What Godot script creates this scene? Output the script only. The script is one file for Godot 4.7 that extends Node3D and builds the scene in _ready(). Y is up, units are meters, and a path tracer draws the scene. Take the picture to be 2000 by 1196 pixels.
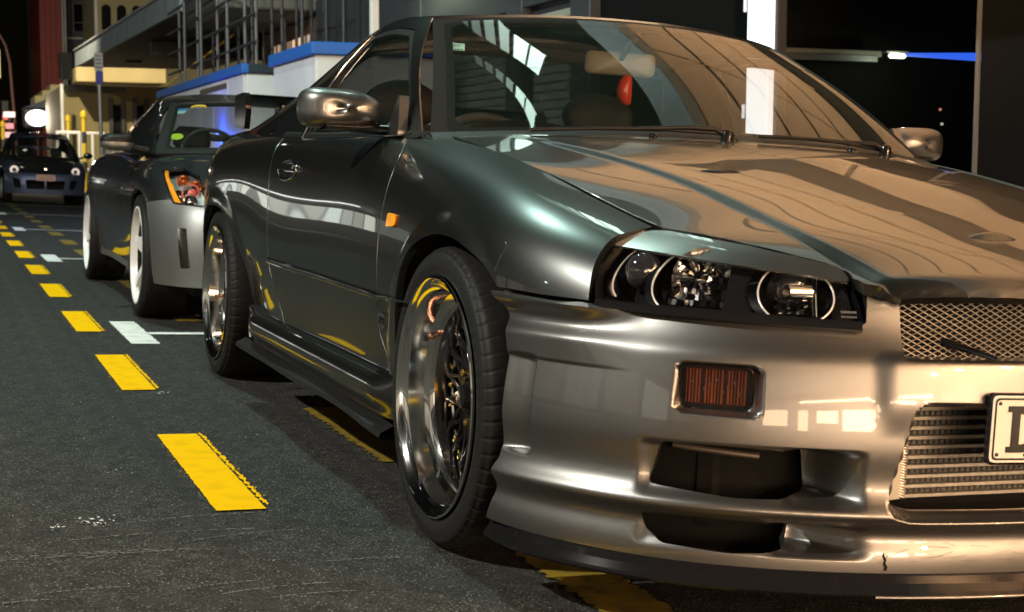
extends Node3D
# A silver coupe parked at night on a city street, further parked cars behind it and shopfronts under verandahs.

# ---------- small maths ----------
class Spline:
	var x: PackedFloat64Array
	var y: PackedFloat64Array
	var m: PackedFloat64Array
	func _init(xs: Array, ys: Array) -> void:
		x = PackedFloat64Array(xs)
		y = PackedFloat64Array(ys)
		var n := x.size()
		m.resize(n)
		var c := PackedFloat64Array()
		var d := PackedFloat64Array()
		c.resize(n)
		d.resize(n)
		for i in range(1, n - 1):
			var h0 := x[i] - x[i - 1]
			var h1 := x[i + 1] - x[i]
			var r := 6.0 * ((y[i + 1] - y[i]) / h1 - (y[i] - y[i - 1]) / h0)
			var b := 2.0 * (h0 + h1) - h0 * c[i - 1]
			c[i] = h1 / b
			d[i] = (r - h0 * d[i - 1]) / b
		for i in range(n - 2, 0, -1):
			m[i] = d[i] - c[i] * m[i + 1]
	func at(t: float) -> float:
		var n := x.size()
		var i := 0
		while i < n - 2 and t > x[i + 1]:
			i += 1
		var h := x[i + 1] - x[i]
		var a := (x[i + 1] - t) / h
		var b := (t - x[i]) / h
		if t < x[0] or t > x[n - 1]:
			var e := 0 if t < x[0] else n - 1
			var k := (y[i + 1] - y[i]) / h + (-m[i] * (2.0 if e == 0 else -1.0) - m[i + 1] * (1.0 if e == 0 else -2.0)) * h / 6.0
			return y[e] + k * (t - x[e])
		return a * y[i] + b * y[i + 1] + ((a * a * a - a) * m[i] + (b * b * b - b) * m[i + 1]) * h * h / 6.0

static func sst(a: float, b: float, t: float) -> float:
	var k := clampf((t - a) / (b - a), 0.0, 1.0)
	return k * k * (3.0 - 2.0 * k)

static func dist_poly(p: Vector2, poly: PackedVector2Array) -> float:
	var best := 1e9
	var n := poly.size()
	for i in n:
		var q := Geometry2D.get_closest_point_to_segment(p, poly[i], poly[(i + 1) % n])
		best = minf(best, p.distance_squared_to(q))
	return sqrt(best)

static func pts(a: Array) -> PackedVector2Array:
	var r := PackedVector2Array()
	for i in range(0, a.size(), 2):
		r.append(Vector2(a[i], a[i + 1]))
	return r

static func round_poly(poly: PackedVector2Array, r: float, seg := 5) -> PackedVector2Array:
	var o := PackedVector2Array()
	var n := poly.size()
	for i in n:
		var p := poly[i]
		var a := poly[(i + n - 1) % n] - p
		var b := poly[(i + 1) % n] - p
		var k := minf(r, minf(a.length(), b.length()) * 0.48)
		var s := p + a.normalized() * k
		var e := p + b.normalized() * k
		for j in seg + 1:
			var t := float(j) / seg
			o.append(s.lerp(p, t).lerp(p.lerp(e, t), t))
	return o

static func smooth_line(ctrl: PackedVector2Array, per := 6) -> PackedVector2Array:
	var o := PackedVector2Array()
	var n := ctrl.size()
	for i in n - 1:
		var a := ctrl[maxi(i - 1, 0)]
		var d := ctrl[mini(i + 2, n - 1)]
		for j in per:
			o.append(ctrl[i].cubic_interpolate(ctrl[i + 1], a, d, float(j) / per))
	o.append(ctrl[n - 1])
	return o

# ---------- mesh building ----------
class MB:
	var v := PackedVector3Array()
	var n := PackedVector3Array()
	var c := PackedColorArray()
	var uv := PackedVector2Array()
	var idx := PackedInt32Array()
	var smooth_arr: Mesh
	func tri(a: int, b: int, d: int) -> void:
		# wind clockwise about the stored normal
		var g := (v[b] - v[a]).cross(v[d] - v[a])
		if g.dot(n[a] + n[b] + n[d]) > 0.0:
			idx.append_array([a, d, b])
		else:
			idx.append_array([a, b, d])
	func pt(p: Vector3, nn: Vector3) -> int:
		v.append(p)
		n.append(nn)
		return v.size() - 1
	func quad(a: Vector3, b: Vector3, d: Vector3, e: Vector3, out := Vector3.ZERO) -> void:
		var nn := (b - a).cross(e - a).normalized()
		if nn == Vector3.ZERO:
			nn = (d - b).cross(e - b).normalized()
		if out != Vector3.ZERO and nn.dot(out) < 0.0:
			nn = -nn
		var i := v.size()
		for q in [a, b, d, e]:
			v.append(q)
			n.append(nn)
		tri(i, i + 1, i + 2)
		tri(i, i + 2, i + 3)
	func box(lo: Vector3, hi: Vector3, bev := 0.0, xf := Transform3D.IDENTITY) -> void:
		# box with chamfered edges
		var ce := (lo + hi) * 0.5
		var h := (hi - lo) * 0.5
		var b := minf(bev, minf(h.x, minf(h.y, h.z)) * 0.9)
		for ax in 3:
			for s in [-1.0, 1.0]:
				var u := (ax + 1) % 3
				var w := (ax + 2) % 3
				var q: Array[Vector3] = []
				for k in [[-1, -1], [1, -1], [1, 1], [-1, 1]]:
					var p := Vector3.ZERO
					p[ax] = s * h[ax]
					p[u] = k[0] * (h[u] - b)
					p[w] = k[1] * (h[w] - b)
					q.append(xf * (ce + p))
				var o := Vector3.ZERO
				o[ax] = s
				quad(q[0], q[1], q[2], q[3], xf.basis * o)
		if b <= 0.0:
			return
		for ax in 3:
			var u := (ax + 1) % 3
			var w := (ax + 2) % 3
			for su in [-1.0, 1.0]:
				for sw in [-1.0, 1.0]:
					var q: Array[Vector3] = []
					for k in [[-1, 0], [1, 0], [1, 1], [-1, 1]]:
						var p := Vector3.ZERO
						p[ax] = k[0] * (h[ax] - b)
						p[u] = su * (h[u] - (b if k[1] == 1 else 0.0))
						p[w] = sw * (h[w] - (0.0 if k[1] == 1 else b))
						q.append(xf * (ce + p))
					var o := Vector3.ZERO
					o[u] = su
					o[w] = sw
					quad(q[0], q[1], q[2], q[3], xf.basis * o)
		for sx in [-1.0, 1.0]:
			for sy in [-1.0, 1.0]:
				for sz in [-1.0, 1.0]:
					var p := Vector3(sx * h.x, sy * h.y, sz * h.z)
					var i := v.size()
					var o := xf.basis * Vector3(sx, sy, sz).normalized()
					for ax in 3:
						var q := p - Vector3(sx, sy, sz) * b
						q[ax] = p[ax]
						v.append(xf * (ce + q))
						n.append(o)
					tri(i, i + 1, i + 2)
	func grid(f: Callable, u0: float, u1: float, nu: int, v0: float, v1: float, nv: int, flip := false) -> void:
		# a smooth sheet f(u, v) -> Vector3, normals from the sheet itself
		var base := v.size()
		for i in nu + 1:
			for j in nv + 1:
				v.append(f.call(lerpf(u0, u1, float(i) / nu), lerpf(v0, v1, float(j) / nv)))
				n.append(Vector3.ZERO)
		var w := nv + 1
		for i in nu + 1:
			for j in nv + 1:
				var du := v[base + mini(i + 1, nu) * w + j] - v[base + maxi(i - 1, 0) * w + j]
				var dv := v[base + i * w + mini(j + 1, nv)] - v[base + i * w + maxi(j - 1, 0)]
				var k := du.cross(dv)
				if k.length() < 1e-12:
					var ii := clampi(i, 1, nu - 1)
					var jj := clampi(j, 1, nv - 1)
					k = (v[base + (ii + 1) * w + jj] - v[base + (ii - 1) * w + jj]).cross(v[base + ii * w + jj + 1] - v[base + ii * w + jj - 1])
				n[base + i * w + j] = (-k if flip else k).normalized()
		for i in nu:
			for j in nv:
				var a := base + i * w + j
				tri(a, a + w, a + w + 1)
				tri(a, a + w + 1, a + 1)
	func lathe(prof: PackedVector2Array, seg: int, xf := Transform3D.IDENTITY, sharp := 40.0) -> void:
		# revolve (along, radius) about the x axis; outward is to the left of the profile's direction of travel
		var m := prof.size()
		for i in m - 1:
			var a := prof[i]
			var b := prof[i + 1]
			if a.distance_to(b) < 1e-6:
				continue
			var fn := Vector2(-(b - a).y, (b - a).x).normalized()
			var na := fn
			var nb := fn
			if i > 0:
				var q := Vector2(-(a - prof[i - 1]).y, (a - prof[i - 1]).x).normalized()
				if absf(rad_to_deg(q.angle_to(fn))) < sharp:
					na = (q + fn).normalized()
			if i < m - 2:
				var q := Vector2(-(prof[i + 2] - b).y, (prof[i + 2] - b).x).normalized()
				if absf(rad_to_deg(q.angle_to(fn))) < sharp:
					nb = (q + fn).normalized()
			var base := v.size()
			for k in seg + 1:
				var t := TAU * k / seg
				var cy := cos(t)
				var sz := sin(t)
				v.append(xf * Vector3(a.x, a.y * cy, a.y * sz))
				n.append((xf.basis * Vector3(na.x, na.y * cy, na.y * sz)).normalized())
				v.append(xf * Vector3(b.x, b.y * cy, b.y * sz))
				n.append((xf.basis * Vector3(nb.x, nb.y * cy, nb.y * sz)).normalized())
			for k in seg:
				var s := base + k * 2
				tri(s, s + 1, s + 3)
				tri(s, s + 3, s + 2)
	func tube(path: PackedVector3Array, r: float, seg := 8, closed := false, r2 := -1.0) -> void:
		var m := path.size()
		var up := Vector3.UP
		var base := v.size()
		for i in m:
			var a := path[(i + m - 1) % m] if closed else path[maxi(i - 1, 0)]
			var b := path[(i + 1) % m] if closed else path[mini(i + 1, m - 1)]
			var t := (b - a).normalized()
			if absf(t.dot(up)) > 0.95:
				up = Vector3.RIGHT if absf(t.x) < 0.9 else Vector3.FORWARD
			var s := t.cross(up).normalized()
			up = s.cross(t).normalized()
			var rr := r if r2 < 0.0 else lerpf(r, r2, float(i) / (m - 1))
			for k in seg:
				var q := TAU * k / seg
				var d := s * cos(q) + up * sin(q)
				v.append(path[i] + d * rr)
				n.append(d)
		for i in (m if closed else m - 1):
			var i2 := (i + 1) % m
			for k in seg:
				var k2 := (k + 1) % seg
				tri(base + i * seg + k, base + i2 * seg + k, base + i2 * seg + k2)
				tri(base + i * seg + k, base + i2 * seg + k2, base + i * seg + k2)
		if not closed:
			for e in [0, m - 1]:
				var d := (path[e] - path[1 if e == 0 else m - 2]).normalized()
				var i := v.size()
				for k in seg:
					v.append(v[base + e * seg + k])
					n.append(d)
				for k in range(1, seg - 1):
					tri(i, i + k, i + k + 1)
	func prism(poly: PackedVector2Array, z0: float, z1: float, xf := Transform3D.IDENTITY) -> void:
		# polygon in xy, extruded along z
		var id := Geometry2D.triangulate_polygon(poly)
		for e in [[z0, -1.0], [z1, 1.0]]:
			var i := v.size()
			for p in poly:
				v.append(xf * Vector3(p.x, p.y, e[0]))
				n.append(xf.basis * Vector3(0, 0, e[1]))
			for k in range(0, id.size(), 3):
				tri(i + id[k], i + id[k + 1], i + id[k + 2])
		var m := poly.size()
		var ccw := 0.0
		for k in m:
			ccw += poly[k].cross(poly[(k + 1) % m])
		for k in m:
			var a := poly[k]
			var b := poly[(k + 1) % m]
			var o := Vector2((b - a).y, -(b - a).x) * signf(ccw)
			quad(xf * Vector3(a.x, a.y, z0), xf * Vector3(b.x, b.y, z0), xf * Vector3(b.x, b.y, z1), xf * Vector3(a.x, a.y, z1), xf.basis * Vector3(o.x, o.y, 0))
	func sheet(f: Callable, poly: PackedVector2Array, holes: Array, step: Vector2, sgn: float, thick: float, hole_thick := -1.0) -> void:
		# the part of the surface f(Vector2) -> Vector3 inside poly and outside holes, with turned-in edges
		var lo := poly[0]
		var hi := poly[0]
		for p in poly:
			lo = lo.min(p)
			hi = hi.max(p)
		lo -= step * 0.013
		var nx := int(ceil((hi.x - lo.x) / step.x)) + 1
		var ny := int(ceil((hi.y - lo.y) / step.y)) + 1
		var edge := {}
		var loops: Array = [poly]
		loops.append_array(holes)
		for lp in loops:
			for i in lp.size():
				var a: Vector2 = lp[i]
				var b: Vector2 = lp[(i + 1) % lp.size()]
				var k := int(ceil(maxf(absf(b.x - a.x) / step.x, absf(b.y - a.y) / step.y) * 5.0)) + 1
				for j in k + 1:
					var q := (a.lerp(b, float(j) / k) - lo) / step
					edge[Vector2i(int(floor(q.x)), int(floor(q.y)))] = true
		var cache := {}
		var cc := Vector2(0.5, 0.5)
		for i in nx:
			for j in ny:
				var o := lo + Vector2(i, j) * step
				var cell := PackedVector2Array([o, o + Vector2(step.x, 0), o + step, o + Vector2(0, step.y)])
				if edge.has(Vector2i(i, j)):
					var bits: Array = Geometry2D.intersect_polygons(cell, poly)
					for h in holes:
						var left: Array = []
						for b in bits:
							left.append_array(Geometry2D.clip_polygons(b, h))
						bits = left
					for b in bits:
						var id := Geometry2D.triangulate_polygon(b)
						for k in range(0, id.size(), 3):
							tri(_sv(f, b[id[k]], step, sgn, cache), _sv(f, b[id[k + 1]], step, sgn, cache), _sv(f, b[id[k + 2]], step, sgn, cache))
				else:
					var mid := o + step * cc
					if not Geometry2D.is_point_in_polygon(mid, poly):
						continue
					var skip := false
					for h in holes:
						if Geometry2D.is_point_in_polygon(mid, h):
							skip = true
					if skip:
						continue
					var a0 := _sv(f, cell[0], step, sgn, cache)
					var a1 := _sv(f, cell[1], step, sgn, cache)
					var a2 := _sv(f, cell[2], step, sgn, cache)
					var a3 := _sv(f, cell[3], step, sgn, cache)
					tri(a0, a1, a2)
					tri(a0, a2, a3)
		var first := true
		for lp in loops:
			var th := thick if first or hole_thick < 0.0 else hole_thick
			first = false
			if th <= 0.0:
				continue
			var line := PackedVector2Array()
			for i in lp.size():
				var a: Vector2 = lp[i]
				var b: Vector2 = lp[(i + 1) % lp.size()]
				var k := int(ceil(maxf(absf(b.x - a.x) / step.x, absf(b.y - a.y) / step.y)))
				for j in maxi(k, 1):
					line.append(a.lerp(b, float(j) / maxi(k, 1)))
			var m := line.size()
			var top: Array[Vector3] = []
			var bot: Array[Vector3] = []
			for q in line:
				var i := _sv(f, q, step, sgn, {})
				top.append(v[i])
				bot.append(v[i] - n[i] * th)
			for i in m:
				quad(top[i], top[(i + 1) % m], bot[(i + 1) % m], bot[i])
	func _sv(f: Callable, p: Vector2, step: Vector2, sgn: float, cache: Dictionary) -> int:
		var key := Vector2i(roundi(p.x * 20000.0), roundi(p.y * 20000.0))
		if cache.has(key):
			return cache[key]
		var e := step * 0.3
		var a: Vector3 = f.call(p)
		var du: Vector3 = f.call(p + Vector2(e.x, 0)) - f.call(p - Vector2(e.x, 0))
		var dv: Vector3 = f.call(p + Vector2(0, e.y)) - f.call(p - Vector2(0, e.y))
		v.append(a)
		n.append((du.cross(dv) * sgn).normalized())
		cache[key] = v.size() - 1
		return v.size() - 1
	func mesh(m: Material = null) -> ArrayMesh:
		var r := ArrayMesh.new()
		var a: Array = []
		a.resize(Mesh.ARRAY_MAX)
		a[Mesh.ARRAY_VERTEX] = v
		a[Mesh.ARRAY_NORMAL] = n
		a[Mesh.ARRAY_INDEX] = idx
		if c.size() == v.size():
			a[Mesh.ARRAY_COLOR] = c
		if uv.size() == v.size():
			a[Mesh.ARRAY_TEX_UV] = uv
		r.add_surface_from_arrays(Mesh.PRIMITIVE_TRIANGLES, a)
		if m:
			r.surface_set_material(0, m)
		return r
	func mirrored() -> MB:
		var r := MB.new()
		for p in v:
			r.v.append(Vector3(-p.x, p.y, p.z))
		for p in n:
			r.n.append(Vector3(-p.x, p.y, p.z))
		r.c = c.duplicate()
		r.uv = uv.duplicate()
		for i in range(0, idx.size(), 3):
			r.idx.append_array([idx[i], idx[i + 2], idx[i + 1]])
		return r
	func add(o: MB, xf := Transform3D.IDENTITY) -> void:
		var b := v.size()
		for p in o.v:
			v.append(xf * p)
		for p in o.n:
			n.append((xf.basis * p).normalized())
		for i in o.idx:
			idx.append(i + b)

# ---------- naming ----------
var taken := {}
func numbered(called: String) -> String:
	var k: int = taken.get(called, 0)
	taken[called] = k + 1
	return called if k == 0 else "%s_%03d" % [called, k]

func tag(o: Node, label: String, category: String, group := "") -> Node:
	o.set_meta("label", label)
	o.set_meta("category", category)
	if group != "":
		o.set_meta("group", group)
	return o

func thing(called: String, label: String, category: String, at := Vector3.ZERO, turn := 0.0, group := "") -> Node3D:
	var o := Node3D.new()
	o.name = numbered(called)
	add_child(o)
	o.position = at
	o.rotation.y = turn
	tag(o, label, category, group)
	return o

func part(called: String, mb: MB, m: Material, parent: Node, label := "") -> MeshInstance3D:
	var o := MeshInstance3D.new()
	o.name = called
	o.mesh = mb.mesh(m)
	parent.add_child(o, true)
	if label != "":
		o.set_meta("label", label)
	return o

func solo(called: String, mb: MB, m: Material) -> MeshInstance3D:
	var o := MeshInstance3D.new()
	o.name = numbered(called)
	o.mesh = mb.mesh(m)
	add_child(o)
	return o

func struct(called: String, mb: MB, m: Material) -> MeshInstance3D:
	var o := solo(called, mb, m)
	o.set_meta("kind", "structure")
	return o

func both(called: String, mb: MB, m: Material, parent: Node) -> Array:
	return [part(called, mb, m, parent), part(called, mb.mirrored(), m, parent)]

func copy(o: Node3D, label: String, at: Vector3, turn := 0.0, called := "") -> Node3D:
	var r: Node3D = o.duplicate()
	r.name = numbered(called if called != "" else String(o.name).rstrip("0123456789_"))
	add_child(r)
	r.position = at
	r.rotation.y = turn
	r.set_meta("label", label)
	return r

# ---------- materials ----------
func mat(col: Color, rough := 0.5, metal := 0.0, spec := 0.5) -> StandardMaterial3D:
	# col is the real-world (linear) base colour
	var m := StandardMaterial3D.new()
	m.albedo_color = col.linear_to_srgb()
	m.roughness = rough
	m.metallic = metal
	m.metallic_specular = spec
	return m

func coated(col: Color, rough: float, metal: float) -> StandardMaterial3D:
	var m := mat(col, rough, metal)
	m.clearcoat_enabled = true
	m.clearcoat = 1.0
	m.clearcoat_roughness = 0.03
	return m

func pane(tint: Color, alpha: float) -> StandardMaterial3D:
	var m := mat(tint, 0.02)
	m.transparency = BaseMaterial3D.TRANSPARENCY_ALPHA
	m.albedo_color.a = alpha
	return m

func glow(col: Color, energy: float) -> StandardMaterial3D:
	var m := mat(Color(0.6, 0.6, 0.6), 0.4)
	m.emission_enabled = true
	m.emission = col.linear_to_srgb()
	m.emission_energy_multiplier = energy
	return m

func noise_tex(freq: float, seed_: int, lo: Color, hi: Color, size := 512, oct := 4, cell := false) -> NoiseTexture2D:
	var f := FastNoiseLite.new()
	f.seed = seed_
	f.frequency = freq
	f.noise_type = FastNoiseLite.TYPE_CELLULAR if cell else FastNoiseLite.TYPE_SIMPLEX_SMOOTH
	f.fractal_octaves = oct
	var t := NoiseTexture2D.new()
	t.width = size
	t.height = size
	t.seamless = true
	t.noise = f
	var g := Gradient.new()
	g.set_color(0, lo.linear_to_srgb())
	g.set_color(1, hi.linear_to_srgb())
	t.color_ramp = g
	return t

func triplanar(m: StandardMaterial3D, scale: float) -> StandardMaterial3D:
	m.uv1_triplanar = true
	m.uv1_world_triplanar = true
	m.uv1_scale = Vector3.ONE * scale
	return m

func bumpy(m: StandardMaterial3D, freq: float, seed_: int, amount: float, scale: float) -> StandardMaterial3D:
	var f := FastNoiseLite.new()
	f.seed = seed_
	f.frequency = freq
	f.fractal_octaves = 4
	var t := NoiseTexture2D.new()
	t.width = 512
	t.height = 512
	t.seamless = true
	t.as_normal_map = true
	t.bump_strength = 4.0
	t.noise = f
	m.normal_enabled = true
	m.normal_texture = t
	m.normal_scale = amount
	return triplanar(m, scale)

# ================= materials =================
var paint: StandardMaterial3D
var silver_paint: StandardMaterial3D
var gloss_black: StandardMaterial3D
var satin_black: StandardMaterial3D
var soot: StandardMaterial3D
var chrome: StandardMaterial3D
var chrome_dark: StandardMaterial3D
var pale_chrome: StandardMaterial3D
var old_metal: StandardMaterial3D
var amber: StandardMaterial3D
var dark_amber: StandardMaterial3D
var orange: StandardMaterial3D
var smoked: StandardMaterial3D
var clear_glass: StandardMaterial3D
var car_glass: StandardMaterial3D
var privacy_glass: StandardMaterial3D
var dome_glass: StandardMaterial3D
var rubber: StandardMaterial3D
var gold: StandardMaterial3D
var copper: StandardMaterial3D
var trim_dark: StandardMaterial3D
var mirror_shell: StandardMaterial3D
var label_green: StandardMaterial3D
var ink: StandardMaterial3D
var plate_white: StandardMaterial3D
var mesh_metal: StandardMaterial3D
var bar_alloy: StandardMaterial3D
var fin_alloy: StandardMaterial3D
var red_lamp: StandardMaterial3D
var lamp_pink: StandardMaterial3D

func make_materials() -> void:
	paint = coated(Color(0.078, 0.081, 0.081), 0.33, 0.97)
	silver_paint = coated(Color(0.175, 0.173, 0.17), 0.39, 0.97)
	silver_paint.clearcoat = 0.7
	paint.clearcoat_roughness = 0.02
	gloss_black = mat(Color(0.008, 0.008, 0.009), 0.10, 0.0, 0.4)
	satin_black = mat(Color(0.010, 0.010, 0.0105), 0.5, 0.0, 0.3)
	soot = mat(Color(0.012, 0.012, 0.012), 0.9, 0.0, 0.2)
	chrome = mat(Color(0.82, 0.81, 0.79), 0.09, 1.0)
	chrome_dark = mat(Color(0.40, 0.40, 0.41), 0.12, 1.0)
	pale_chrome = mat(Color(0.85, 0.80, 0.77), 0.35, 0.6)
	old_metal = mat(Color(0.22, 0.19, 0.16), 0.45, 0.8)
	amber = mat(Color(0.50, 0.11, 0.015), 0.18, 0.5)
	dark_amber = mat(Color(0.05, 0.014, 0.006), 0.15, 0.3)
	orange = mat(Color(0.85, 0.33, 0.02), 0.15)
	smoked = pane(Color(0.02, 0.02, 0.02), 0.35)
	clear_glass = pane(Color(0.02, 0.02, 0.02), 0.02)
	car_glass = pane(Color(0.012, 0.022, 0.018), 0.24)
	privacy_glass = pane(Color(0.01, 0.012, 0.012), 0.85)
	dome_glass = mat(Color(0.02, 0.02, 0.025), 0.03, 0.0, 0.8)
	rubber = mat(Color(0.013, 0.013, 0.013), 0.6, 0.0, 0.3)
	gold = mat(Color(0.85, 0.58, 0.16), 0.18, 1.0)
	copper = mat(Color(0.62, 0.34, 0.24), 0.25, 1.0)
	trim_dark = mat(Color(0.018, 0.018, 0.018), 0.75)
	mirror_shell = mat(Color(0.20, 0.20, 0.15), 0.5)
	label_green = mat(Color(0.35, 0.62, 0.48), 0.6)
	ink = mat(Color(0.012, 0.012, 0.012), 0.35)
	plate_white = mat(Color(0.72, 0.70, 0.66), 0.4)
	mesh_metal = mat(Color(0.13, 0.12, 0.108), 0.4, 0.85)
	bar_alloy = mat(Color(0.52, 0.49, 0.44), 0.42, 0.9)
	fin_alloy = mat(Color(0.05, 0.05, 0.048), 0.5, 0.6)
	red_lamp = mat(Color(0.25, 0.01, 0.01), 0.1)
	lamp_pink = mat(Color(0.75, 0.16, 0.14), 0.3)

func _ready() -> void:
	# ---- camera
	var cam := Camera3D.new()
	cam.name = "camera"
	cam.fov = 23.8697
	cam.near = 0.05
	cam.far = 900.0
	cam.basis = Basis.from_euler(Vector3(-0.0818, -0.3755, 0.0439))
	cam.position = Vector3(-1.834, 0.7686, 2.8819)
	var lens := CameraAttributesPhysical.new()
	lens.frustum_focal_length = 56.78
	lens.frustum_focus_distance = 3.3
	lens.exposure_aperture = 11.0
	cam.attributes = lens
	cam.fov = 23.8697
	add_child(cam)
	cam.current = true
	# ---- night sky
	var we := WorldEnvironment.new()
	we.name = "world_environment"
	var env := Environment.new()
	env.background_mode = Environment.BG_SKY
	var sky := Sky.new()
	var sm := ProceduralSkyMaterial.new()
	sm.sky_top_color = Color(0.03, 0.03, 0.035)
	sm.sky_horizon_color = Color(0.06, 0.055, 0.05)
	sm.ground_bottom_color = Color(0.02, 0.02, 0.02)
	sm.ground_horizon_color = Color(0.05, 0.045, 0.04)
	sm.sun_angle_max = 0.0
	sky.sky_material = sm
	env.sky = sky
	env.tonemap_mode = Environment.TONE_MAPPER_LINEAR
	env.tonemap_exposure = 1.0
	env.sdfgi_enabled = true
	env.ssao_enabled = true
	env.ssil_enabled = true
	we.environment = env
	add_child(we)
	make_materials()
	build_street()
	build_coupe()
	build_ornament()
	build_dark_coupe()
	build_hatchback()

# ================= the street =================
# the road is the plane y = 0; the footpath and what stands on it are level, which is 2.5 degrees off the cambered road
var camber := Transform3D(Basis(Vector3(0, 0, 1), deg_to_rad(2.5)), Vector3.ZERO)

func kerb_frame() -> Transform3D:
	return Transform3D(Basis(), Vector3(1.3, 0, 0)) * camber * Transform3D(Basis(), Vector3(-1.3, 0, 0))

func on_path(called: String, label: String, category: String, at: Vector3, turn := 0.0, group := "") -> Node3D:
	var o := thing(called, label, category, Vector3.ZERO, 0.0, group)
	o.transform = kerb_frame() * Transform3D(Basis(Vector3.UP, turn), at)
	return o

func lamp_omni(at: Vector3, col: Color, energy: float, size: float) -> OmniLight3D:
	var l := OmniLight3D.new()
	l.name = numbered("lamp_light")
	l.light_color = col
	l.light_energy = energy
	l.light_size = size
	l.omni_range = 90.0
	l.omni_attenuation = 2.0
	l.shadow_enabled = true
	add_child(l)
	l.position = at
	return l

func lamp_area(at: Vector3, facing: Vector3, w: float, h: float, col: Color, energy: float) -> AreaLight3D:
	var l := AreaLight3D.new()
	l.name = numbered("added_area_light")
	l.light_color = col
	l.light_energy = energy
	l.area_size = Vector2(w, h)
	l.area_range = 60.0
	l.shadow_enabled = true
	add_child(l)
	l.look_at_from_position(at, at + facing, Vector3.UP if absf(facing.normalized().y) < 0.9 else Vector3.RIGHT)
	return l

func lamp_spot(at: Vector3, facing: Vector3, col: Color, energy: float, angle: float, size: float) -> SpotLight3D:
	var l := SpotLight3D.new()
	l.name = numbered("spot_light")
	l.light_color = col
	l.light_energy = energy
	l.spot_angle = angle
	l.spot_range = 40.0
	l.spot_attenuation = 2.0
	l.light_size = size
	l.shadow_enabled = true
	add_child(l)
	l.look_at_from_position(at, at + facing, Vector3.UP if absf(facing.normalized().y) < 0.9 else Vector3.RIGHT)
	return l

var asphalt: StandardMaterial3D
var concrete: StandardMaterial3D
var yellow_paint: StandardMaterial3D
var yellow_worn_shaded: StandardMaterial3D
var white_paint: StandardMaterial3D
var dark_wall: StandardMaterial3D
var soffit_tan: StandardMaterial3D
var shutter_pale: StandardMaterial3D
var steel_dark: StandardMaterial3D
var steel_grey: StandardMaterial3D
var cream: StandardMaterial3D
var blue_top: StandardMaterial3D
var hoard_white: StandardMaterial3D
var brown_wall: StandardMaterial3D
var window_dark: StandardMaterial3D
var red_clad: StandardMaterial3D
var navy_clad: StandardMaterial3D
var yellow_wall: StandardMaterial3D
var fascia_blue: StandardMaterial3D

func street_materials() -> void:
	asphalt = triplanar(mat(Color(1, 1, 1), 0.88, 0.0, 0.25), 1.9)
	asphalt.albedo_texture = asphalt_texture(11)
	var bump := NoiseTexture2D.new()
	bump.width = 1024
	bump.height = 1024
	bump.seamless = true
	bump.as_normal_map = true
	bump.bump_strength = 5.0
	var f := FastNoiseLite.new()
	f.seed = 5
	f.noise_type = FastNoiseLite.TYPE_CELLULAR
	f.frequency = 0.09
	f.fractal_octaves = 2
	bump.noise = f
	asphalt.normal_enabled = true
	asphalt.normal_texture = bump
	asphalt.normal_scale = 1.1
	concrete = triplanar(mat(Color(1, 1, 1), 0.8), 0.5)
	concrete.albedo_texture = noise_tex(0.02, 3, Color(0.22, 0.21, 0.20), Color(0.32, 0.31, 0.29))
	yellow_paint = triplanar(mat(Color(1, 1, 1), 0.85, 0.0, 0.15), 1.7)
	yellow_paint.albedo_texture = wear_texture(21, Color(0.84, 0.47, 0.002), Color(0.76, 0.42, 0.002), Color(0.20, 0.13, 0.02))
	yellow_worn_shaded = triplanar(mat(Color(1, 1, 1), 0.6), 2.1)
	yellow_worn_shaded.albedo_texture = wear_texture(27, Color(0.22, 0.15, 0.012), Color(0.11, 0.08, 0.02), Color(0.05, 0.05, 0.045))  # worn yellow, with the shade under the cars mixed into the colour
	white_paint = triplanar(mat(Color(1, 1, 1), 0.55), 1.3)
	white_paint.albedo_texture = wear_texture(22, Color(0.80, 0.80, 0.78), Color(0.62, 0.62, 0.60), Color(0.16, 0.16, 0.15))
	for m in [asphalt]:
		m.uv1_triplanar_sharpness = 4.0
	dark_wall = mat(Color(0.008, 0.008, 0.008), 0.9, 0.0, 0.1)
	soffit_tan = bumpy(mat(Color(0.62, 0.52, 0.42), 0.7), 0.01, 4, 0.1, 0.5)
	shutter_pale = mat(Color(0.24, 0.25, 0.20), 0.55)
	steel_dark = mat(Color(0.03, 0.032, 0.035), 0.5)
	steel_grey = mat(Color(0.42, 0.42, 0.43), 0.42, 0.5)
	cream = triplanar(mat(Color(1, 1, 1), 0.75), 0.25)
	cream.albedo_texture = noise_tex(0.01, 8, Color(0.60, 0.53, 0.33), Color(0.70, 0.62, 0.42), 256)
	blue_top = mat(Color(0.012, 0.11, 0.42), 0.5)
	hoard_white = triplanar(mat(Color(1, 1, 1), 0.6), 0.3)
	hoard_white.albedo_texture = noise_tex(0.008, 9, Color(0.52, 0.52, 0.53), Color(0.68, 0.68, 0.68), 256)
	brown_wall = triplanar(mat(Color(1, 1, 1), 0.75), 0.35)
	brown_wall.albedo_texture = noise_tex(0.015, 12, Color(0.10, 0.065, 0.045), Color(0.17, 0.11, 0.075), 256)
	window_dark = mat(Color(0.012, 0.013, 0.015), 0.06)
	red_clad = mat(Color(0.32, 0.035, 0.03), 0.55)
	navy_clad = mat(Color(0.035, 0.04, 0.075), 0.5)
	yellow_wall = triplanar(mat(Color(1, 1, 1), 0.75), 0.3)
	yellow_wall.albedo_texture = noise_tex(0.012, 14, Color(0.52, 0.42, 0.20), Color(0.60, 0.49, 0.26), 256)
	fascia_blue = triplanar(mat(Color(1, 1, 1), 0.6), 0.4)
	fascia_blue.albedo_texture = noise_tex(0.015, 15, Color(0.22, 0.27, 0.31), Color(0.33, 0.38, 0.41), 256)

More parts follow.
